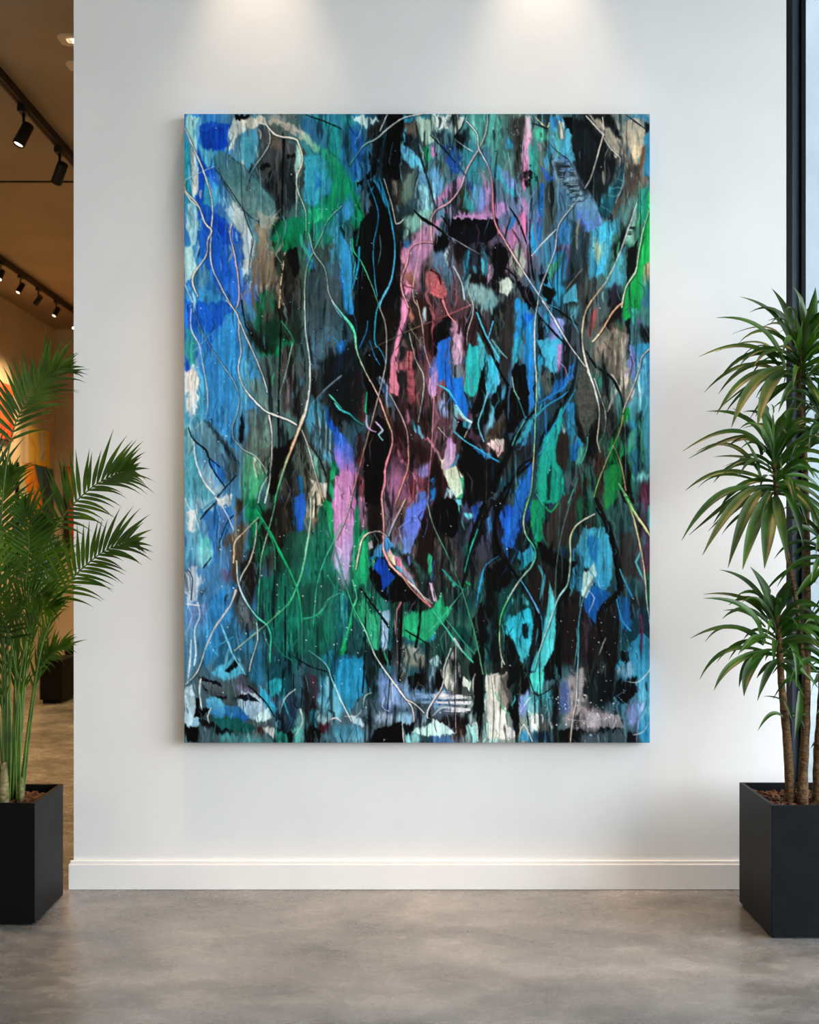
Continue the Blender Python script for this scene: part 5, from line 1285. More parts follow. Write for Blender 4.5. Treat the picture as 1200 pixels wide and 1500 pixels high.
STROKES.append("""
t 7
p 8fb8d0-5aa0c8 r=4 45,0 220,0 200,200 160,400 110,340 50,420
p d8e0e0 r=3 d=.35 50,80 120,60 110,200 60,200
p 3f78c8 r=4 150,80 320,40 330,160 250,260 240,400 160,420 180,200
p 6fd0d0 r=3 120,220 200,250 200,360 130,340
p 4f86c0 r=4 100,420 250,380 260,520 220,640 130,600
p b8c8dc r=4 45,440 110,400 150,480 110,620 50,640
p 7f8ccc r=4 d=.3 60,640 180,620 170,760 80,780
p 2f70b8-3a80c0-3478b0 r=4 180,600 330,480 320,740 270,800 210,960 160,1010 150,860
p 4a90cc d=.45 r=4 100,700 180,760 140,960 60,1000
p 5a8fb8 r=4 45,760 110,740 130,940 60,1090
p 2f5f80 r=4 330,700 360,900 310,1040 220,1000 250,840
p 6a5a48-3a342c r=4 330,200 420,120 400,280 360,420 340,500 310,470 250,290 300,210
p 8a7c5c d=.5 r=3 340,60 390,60 390,240 330,240
p 3a3028 r=3 350,0 400,0 390,60 350,120
p 4f78b0 r=3 270,300 310,270 310,420 270,460
p 5f5a80 r=3 260,420 310,430 300,480 270,480
p 1f7a54-1d6a50 r=4 400,0 480,0 600,140 580,260 470,440 420,400 440,200
p 159060 r=3 420,60 470,60 480,220 440,200
p 25201c r=4 480,120 600,0 700,0 690,380 660,400 560,260 520,280
p 3a342e d=.4 r=3 620,60 690,60 690,320 640,320
p 2a2622 r=3 370,380 470,270 480,520 430,640 380,540
p 3c4246-4a5054 c r=3 330,540 380,560 450,680 480,760 410,800 340,690
p 5f6a70 d=.5 r=3 340,560 430,660 460,740 400,780
p 1c2a2c r=3 480,560 560,600 640,660 630,860 540,880 490,740
p 1d6a58-20706a r=4 480,460 640,420 740,720 740,900 700,1000 640,960 560,860 500,700
p 2f9a80 d=.5 r=4 640,640 740,740 740,920 660,900
p 1f5a8a r=3 695,20 760,20 760,180 720,200 695,160
p 2a4fc0 r=3 700,80 750,90 750,190 710,190
p 8a7a68 d=.3 r=3 770,60 840,60 840,180 790,240
p d0c8b8 d=.55 r=3 760,0 860,0 840,100 770,120
p 24705a-2a7a64-307068 r=5 700,420 780,260 860,60 920,240 960,440 820,500 740,560 690,500
p 15a060 r=2 860,0 920,20 930,200 920,260 890,140
p c878b8 r=2 930,0 973,0 973,140 940,110
p a090c8-8a90b8 r=3 930,250 973,160 973,460 950,380
p 2a3436 r=5 740,520 860,480 973,500 940,620 820,700 750,660
p 2a6a60-206058 r=5 750,720 940,640 973,660 973,900 880,960 780,900
p 24504f r=4 740,740 800,900 820,980 700,960
p 2a7a98 r=5 860,940 973,900 973,1120 930,1060
p 2f6a90 r=4 420,960 500,860 520,1100 440,1100 400,1040
p 1f4a58 r=4 500,880 680,960 700,1140 600,1180 530,1100
p 2fa0b0 r=3 530,1080 640,1060 600,1160 540,1160
p 3aa0c8 r=3 480,1100 540,1160 590,1240 560,1290 500,1200
p 1d2a38 r=3 600,1260 650,1160 710,1200 720,1380 640,1400 600,1360
p 2a3550 r=4 640,1140 720,1180 700,1340 620,1340
p 4f8f90-7fb0b0 r=3 720,1240 750,1280 740,1420 700,1450 700,1320
p 241c1c r=4 740,1040 830,1060 860,1200 780,1340 740,1260
p 4a3044 r=5 d=.3 760,1040 840,1060 830,1180 780,1180
p 4a90b8-7ab8d0 r=5 860,1060 973,1100 973,1330 880,1280 830,1200
p 2f6a80 r=3 780,1240 830,1260 830,1360 790,1370
p 8fb0bc r=3 830,1270 930,1290 900,1340 850,1340
p 4a2030 r=3 840,1340 920,1330 880,1400 850,1400
p 0c0b0b r=3 770,1340 860,1380 850,1450 760,1450
p 4a7080 r=3 860,1400 973,1380 973,1450 860,1450
p 0b0c0e r=2 130,1060 250,1090 300,1180 240,1190 160,1140
p 64707a-3a4448 c r=3 130,1080 200,1090 280,1120 300,1170 200,1180
p c8d0d4 d=.4 180,1100 240,1090 240,1130 200,1140
p 5a6070 r=3 330,1060 400,1060 410,1100 360,1120
p 1c1618 r=2 340,1040 400,1020 410,1060 370,1050
p 6fb0d0-5a98b8 c r=2 210,1040 300,980 350,940 400,1040 300,1070
p 0a0b0d r=1 270,1010 330,950 345,980 300,1030
p 0a0a0b r=3 45,1140 130,1190 130,1250 200,1240 150,1300 90,1300
p c8d8dc-7fb0d0 r=3 50,1130 90,1120 130,1240 130,1340 100,1400 70,1360
p 5fa8d0-2f70a8 c r=2 170,1190 260,1190 300,1260 260,1300 200,1280
p 3a78b0-2050a0 r=3 270,1220 380,1240 440,1280 380,1320 300,1300
p b8ccd8-8fb0d0 c r=2 380,1140 460,1150 520,1230 500,1290 420,1290 360,1230
p 1a1c28 r=2 340,1180 420,1150 490,1200 400,1200
p 8a80b0 r=2 350,1110 440,1130 480,1160 390,1170
p c0dce4 r=2 440,1290 540,1230 550,1300 480,1320
p 1d5a58 r=3 200,1300 360,1300 480,1360 400,1390 260,1360
p 101416 r=3 100,1300 220,1330 330,1390 440,1420 220,1400
p 48606c r=3 130,1340 220,1370 240,1450 140,1450
p 0d0c0c r=3 45,1330 120,1360 120,1450 60,1440
p 4f7c84 r=3 45,1400 70,1420 120,1450 45,1450
p 4a8a90 r=3 260,1400 420,1400 560,1440 560,1450 250,1450
p 3a2420 r=2 450,1350 540,1330 500,1400
p c8d0cc r=2 500,1340 570,1360 590,1440 540,1400
p 2fae98-3a9a90 r=2 570,1370 660,1400 660,1450 580,1450
p 5fb8b0 r=2 680,1370 740,1340 740,1450 690,1450
p 0a0c0c r=2 640,1390 690,1390 680,1450 660,1450
l 101820 2-3-2 680,930 780,990 900,1030 930,1080
l 0c1014 2-4-2 420,1110 490,1170 560,1260 580,1340
l 0c1014 2-2 540,980 540,1140
l 0c1014 2-2 690,1040 690,1220 730,1230 740,1120
l 0f1a20 3-4 640,520 640,960
l 10201c 2-3 575,420 570,760
l 101c24 1.5-3 250,260 290,150 330,100
l 1a2428 2-3-2 60,420 90,470 80,600
l 101418 3-2 155,410 200,350
l 1a1410 2-3-2 140,120 180,70 220,30
t 8
p c080c8-b098d0-a0a0c8 r=4 0,0 130,0 110,250 80,420 60,520 0,380
p e080b8 r=3 20,20 80,0 90,120 20,180
p d890c0 r=2 145,0 180,0 180,190 150,140
p 1f9a68-2a9a70 r=2 130,20 140,100 150,230 130,420 100,480 110,300
p 2a1c18-1c1412 r=4 180,0 290,0 290,190 200,190
p 4a3a30 r=4 350,60 420,0 410,100 380,250 360,200
p 6a5a50 d=.4 370,20 420,0 400,120
p 5a68d8-6a70d8-6a80c0 r=3 420,60 550,0 520,120 450,330 410,330 410,180
p 2c1e1a-241a18 r=4 560,90 600,70 600,300 540,440 490,380 460,290
p 0b0b0c c r=2 590,30 680,0 730,60 730,180 690,230 610,170
p 2a4ad0 r=3 800,80 890,20 880,120 820,160
p 6fc8dc r=2 690,0 760,0 760,80 830,110 800,130 740,80
p 1a2a28 r=3 740,130 800,130 760,260 740,300
p 1fa070-2aa878-2a8a68 c r=2 110,420 150,220 190,190 210,260 190,330 210,420 190,490 150,530 120,520
p 30b888 d=.45 r=3 130,230 190,210 200,440 140,480
p 0c0a0a r=3 210,340 250,220 290,190 290,260 220,330
p 5fa0dc-2f70c0 r=2 210,360 290,250 310,220 350,270 310,330
p 0d0c0f c r=2 210,400 280,360 350,430 420,470 430,580 320,620 260,570 220,470
p 1f40b8-1a38b0 r=3 230,400 280,340 320,400 370,470 330,530 290,540 270,480 240,450
p e0d8d0-d898b8-5f9ac8-a87878 r=1 c 290,260 300,230 340,320 390,370 420,420 460,470 490,540 560,600 580,640 560,650 500,580 420,500 370,460 310,390 285,310
p e8e0b8 r=2 300,340 350,330 370,400 340,400
p d878a8 r=2 350,350 390,360 400,400 370,410
p 5fb0d8 r=2 350,400 390,400 410,430 370,450
p 8a5048-9a5860 r=2 c 380,420 440,430 480,520 500,550 450,520 380,460
p 1a3a3a r=2 320,280 350,280 380,310 340,320
p 241a18 r=4 380,330 450,340 520,560 470,500 420,400
p 4a4444-3a3a3a r=4 600,230 700,220 760,440 720,480 640,560 600,520
p 606664 d=.5 620,240 700,240 720,420 640,500
p 40b88a r=2 550,330 580,360 570,480 550,440
p 3a70c0 570,400 590,380 580,500
p d8b8dc r=1 560,500 580,500 610,620 590,610
p 30a878 r=2 570,660 610,610 640,550 650,640 700,650 640,740 560,840 490,860 400,820 400,720 440,690
p 30b088 d=.4 r=3 420,700 640,640 560,830 440,820
p 2f86b8 r=3 560,780 640,740 600,820 550,840
p 48b890 r=1 640,420 700,480 730,520 700,520
p 2a9a68 r=2 780,480 820,520 760,560 720,600
p 0d0d0e r=3 440,560 500,600 480,680 440,680
p 25211f r=3 360,620 410,620 410,900 350,980 350,760
p 5f70a8 r=3 270,620 310,620 310,700 280,760
p 2f9a70-3aae80 r=4 100,640 190,560 260,620 280,780 260,880 190,880 170,760 120,690
p 2a7a68 d=.4 r=4 200,560 340,640 350,760 280,800
p 9ab0d8 r=3 280,760 320,780 310,900 280,880
p 2a7088-206878 r=5 0,520 100,620 120,700 60,900 0,960
p 3a9c94 d=.5 r=4 20,500 100,600 100,760 40,880
p 22a868-189858 r=2 c 100,680 115,720 80,840 60,930 20,930 40,860 90,780
p 2a78b0-3488c0 r=5 0,960 120,900 180,1000 170,1160 100,1200 20,1100
p 1c3038 r=4 110,880 200,880 230,960 180,1100 170,980
p 0c0d0d r=4 200,900 280,870 350,920 330,980 250,1010
p 1a2e2c r=4 180,1000 260,980 250,1130 200,1200 180,1100
p 5a70a8-6f7ab0 r=4 260,1010 350,1060 420,1190 340,1250 250,1220
p 38383e-4a4a52 r=4 350,900 410,890 430,1040 400,1120 350,1080
p a0a49c-7a8078 r=4 400,890 480,880 560,980 440,1000 400,960
p 0b0a0a r=3 430,1040 540,1030 560,1140 440,1140
p 0a0a0b r=3 570,1060 640,1000 650,1100 580,1130
p 8fb8d0 r=3 540,960 600,1000 580,1130 550,1120
p a8ccd8 r=2 550,960 620,930 640,980 600,1000
p 5a84b8-6a90b8 r=4 470,1140 690,1140 680,1200 620,1260 480,1200
p 7f98c0 d=.4 h r=4 470,1140 720,1160 700,1260 520,1220
p c8c8d0 d=.5 h r=3 580,1130 800,1160 820,1280 620,1260
p d8d8d0 r=4 640,1000 720,900 720,1080 700,1140 640,1100
p 1f2a28 r=4 d=.3 660,960 720,940 820,1060 800,1130 700,1060
p 3a4a44 r=4 700,860 830,960 830,1080 760,1060
p e0e4dc r=3 760,1060 820,1070 800,1120 760,1110
p 1c1614 r=4 d=.2 520,1300 780,1290 820,1350 700,1400
p 4a5a98 r=3 260,1180 340,1200 320,1280 260,1260
p a8b8d0-8aa0b8 c r=2 230,1290 340,1270 350,1320 260,1330
p 8ab0cc c r=2 360,1290 460,1260 460,1320 380,1330
p 0c0b0c r=2 240,1360 400,1340 410,1450 210,1450 220,1400
p 0d0c0d r=2 400,1330 480,1320 460,1390 420,1390
p 2a3a44 r=3 160,1290 220,1280 230,1330 170,1350
p b8ccd4 r=2 100,1290 160,1300 180,1350 110,1340
p 4a8aac-68a8c4 r=4 0,1350 100,1340 200,1390 180,1450 0,1450
p c0e4e0 r=1 455,1385 570,1330 580,1300 680,1360 720,1390 640,1400 560,1410 480,1390
p 4a70b0 r=3 540,1410 690,1400 690,1450 540,1450
p 8ac8cc r=3 420,1390 520,1400 540,1450 420,1450
p 3a2a26 r=3 690,1400 760,1340 800,1400 720,1450
p b0dcd8-8ad0d0 r=2 780,1350 840,1330 860,1450 800,1450
p 0a0d0c r=3 830,960 890,940 890,1240 860,1350 820,1260
p 3f9a70 r=3 890,1040 920,1040 920,1240 890,1220
p d8dcd0 r=4 900,1040 973,1060 973,1300 910,1330 890,1240
p b8e4dc r=3 890,1330 973,1300 973,1450 880,1450
p 0d0f10 r=3 820,720 900,560 973,480 973,700 900,840 850,880
p 0c0c0d r=3 880,440 973,360 973,560 900,620
p 1d4a50 r=4 760,600 840,560 820,680 760,740
p 0f4a44 r=3 700,760 800,780 840,880 740,860
p 2a7a90 r=3 900,760 973,640 973,760 910,840
p 1c4a50 r=4 890,860 973,840 973,1000 900,980
p 1d6a60 r=3 760,300 860,180 820,340 770,460
p 0f1414 r=3 860,60 940,0 880,200 800,420 760,520 770,420 840,240
p 3f78c0 r=2 900,120 973,30 973,120 900,240
p 1a7a98 r=2 840,640 870,480 890,420 860,600
l 3aa0e0 1-3-2 973,340 900,390 870,470 840,640
l 0b0c0c 3-5-5 940,20 850,200 790,380 760,520
l 0d0d0e 3-4-5 150,530 220,620 320,760
l 0b0d0d 3-2 420,780 550,860 580,900
l 0c0c0c 5-5 510,600 505,740 480,880
l 0c0d0d 4-5 400,620 380,1080
l 0b0b0c 2-3 185,560 180,900 165,1150
l 0d1010 2-2 330,1040 310,1280 300,1400
l 0c0f0f 4-4-5 880,1000 880,1200 850,1450
l 0c0f0f 2-3 710,880 715,1380
t 9
p 0f1416 r=3 0,0 70,0 30,200 60,340 0,360
p 2448c8-2a60d0 r=4 60,80 170,0 170,160 120,280 70,310
p 1f3a9a r=3 160,0 240,0 230,120 180,180
p 3f90d0-30a8b0 r=3 150,320 230,260 250,340 180,420
p 1f8a60-1a9a68 r=3 230,0 300,0 330,80 280,250 250,240
p 3a3432 r=3 c 310,160 400,20 420,100 390,300 310,280
p 0c0c0c r=3 260,240 330,280 380,350 440,390 430,440 370,420 300,360
p 2a2422 r=4 220,420 260,330 370,440 390,600 340,700 260,620 180,560
p 166a48-1a7a54 r=4 400,60 520,0 600,40 520,140 470,230 430,260 400,200
p 3a3c3a r=4 480,260 560,130 600,100 580,300 470,330
p 3f9cc8-4fb0d4-3a90c0 r=4 560,190 680,180 720,320 720,460 660,580 590,420 540,400
p 1f60a8 r=4 d=.3 570,240 700,240 720,420 640,480
p b8d8dc r=3 540,430 590,430 610,480 560,600 530,560
p 2468c0-1f4a98 r=3 550,600 620,500 700,560 650,640 610,740 550,670
p 3a86b8 d=.4 r=3 460,300 560,300 530,560 440,540
p a8c8c8 r=2 600,640 640,620 620,740 600,720
p 1d1a1a-2a2426 r=4 400,600 460,520 530,560 540,700 520,960 440,1000 400,960 380,720
p 2a2226 r=4 530,640 620,720 620,900 540,960
p 4a3a48 d=.4 r=4 540,720 620,760 600,900 540,900
p 1f1d1d r=3 640,640 720,580 750,700 740,1000 700,1180 660,940 620,820
p 3a3a3a r=3 760,200 840,200 880,460 800,480 760,400
p 4f3a58-5a3a50 r=4 860,60 940,140 940,560 900,560 860,260
p 8a5a9a d=.45 r=3 900,0 943,0 943,80 900,80
p 5ac0c8 r=2 925,40 943,40 943,220 925,160
p 1f6a4a r=3 910,460 943,420 943,640 910,600
p 2a3034 r=4 740,600 900,580 910,700 820,720 770,680
p 1f4f98-2a6ab8 r=3 760,600 810,580 830,780 790,800 740,700
p 1a3f50 r=4 760,800 920,660 943,760 943,900 860,880
p 4a2a40 r=3 870,700 900,700 890,900 860,880
p 2a80a8-3a9ac0 r=4 720,1000 800,860 900,900 943,900 943,1080 860,1080 800,1020
p 8ab0d4 r=3 d=.3 720,1010 820,960 900,1000 780,1060
p 0d1013 r=3 760,900 830,890 800,980 760,960
p 0c0e10 r=3 800,1060 860,1060 870,1160 780,1220 720,1160 740,1060
p 4a9ac8-7ac0dc r=4 870,1040 943,1040 943,1300 880,1340 860,1180
p 7f8cc8 r=4 d=.3 800,1240 900,1200 900,1340 820,1340
p 3a8fc0 r=4 860,1340 943,1280 943,1450 880,1450
p 14161a r=3 780,1360 860,1390 860,1450 780,1450
p 1c2a2c r=4 560,1060 700,1060 720,1200 640,1260 560,1180
p 8a8a8c-a09ca0 r=5 430,1060 540,1060 560,1200 500,1300 420,1180
p 9a9096-8a8488 r=5 d=.2 440,1240 640,1240 740,1290 680,1350 500,1370 420,1320
p 4a5a98 r=3 380,1090 440,1080 470,1260 400,1280
p 0d0d0e r=4 400,1360 600,1390 780,1300 790,1340 640,1400 520,1440 400,1450
p 4a5c68 r=3 520,1400 760,1370 780,1450 520,1450
p 2fa8c0-3ab0c8-58c8c8 r=3 c 70,740 160,680 230,650 245,740 240,860 180,980 130,860
p 0a0d0e r=4 100,780 170,770 210,800 210,880 150,860
p 1f50b0 r=3 130,880 200,900 200,960 160,960
p 6fd8e0-50c0c8 r=2 340,500 370,600 380,800 370,900 310,1000 280,1100 240,1060 290,960 320,800
p 50c8c0 r=2 220,1040 300,1020 300,1160 230,1130
p 0b0b0c r=3 300,1000 380,900 380,1060 310,1080
p 1d1a1a r=3 240,620 310,680 300,820 240,1000 220,1020 250,840
p 0b0d0e r=3 70,780 130,880 160,960 150,1000 80,960
p 0f1a18 r=3 0,560 60,540 40,860 60,960 0,960
p 1d4a48 r=4 40,560 150,520 230,640 130,680 60,760
p 4fb0c0 d=.4 r=3 90,600 160,540 220,620 150,640
p 0c0c0d r=3 0,380 60,360 140,460 60,560 0,560
p 24241f r=4 0,970 100,960 100,1100 20,1060
p d4d8d0-e0e0dc r=4 0,1060 90,1040 110,1220 80,1340 150,1390 100,1420 0,1420
p 4a4440 d=.4 r=4 20,1080 100,1060 110,1260 50,1240
p 0c0c0c r=3 160,980 200,1020 220,1160 170,1160
p 7f8fd0 r=3 160,1190 230,1130 240,1220 190,1290 160,1290
p 3aa0b0-c8d8d8 r=4 210,1180 370,1130 360,1330 300,1400 220,1380
p e0e8e4 r=3 220,1290 300,1270 370,1350 250,1390
p 14191a r=3 360,1100 400,1060 400,1450 350,1450
p 2a4a6a r=3 230,1390 340,1390 350,1450 220,1450
p 3f90c8 r=3 130,1440 190,1370 230,1450
p 0c1012 r=3 100,960 160,960 160,1390 130,1390 100,1200
l 0c0d0f 4-5-5-6 70,0 20,180 60,340 150,460 240,600 290,760 280,900
l 0d0e0f 5-7-7-6-4 620,60 720,230 740,400 750,560 640,680 640,800
l 3a86c8 1.5-3-1 170,480 220,560 290,690 300,800
l 0d0d0e 3-4 390,340 400,620 410,1060
l 101416 3-3 750,600 745,820 700,1180
l 0f1214 3-2 215,1040 260,1160 330,1140 390,1080
l 0c0c0d 2-2 255,1170 255,1330
l 0d1012 2-3 180,80 190,180 260,280
l 101416 2-3 210,1260 220,1380
""")
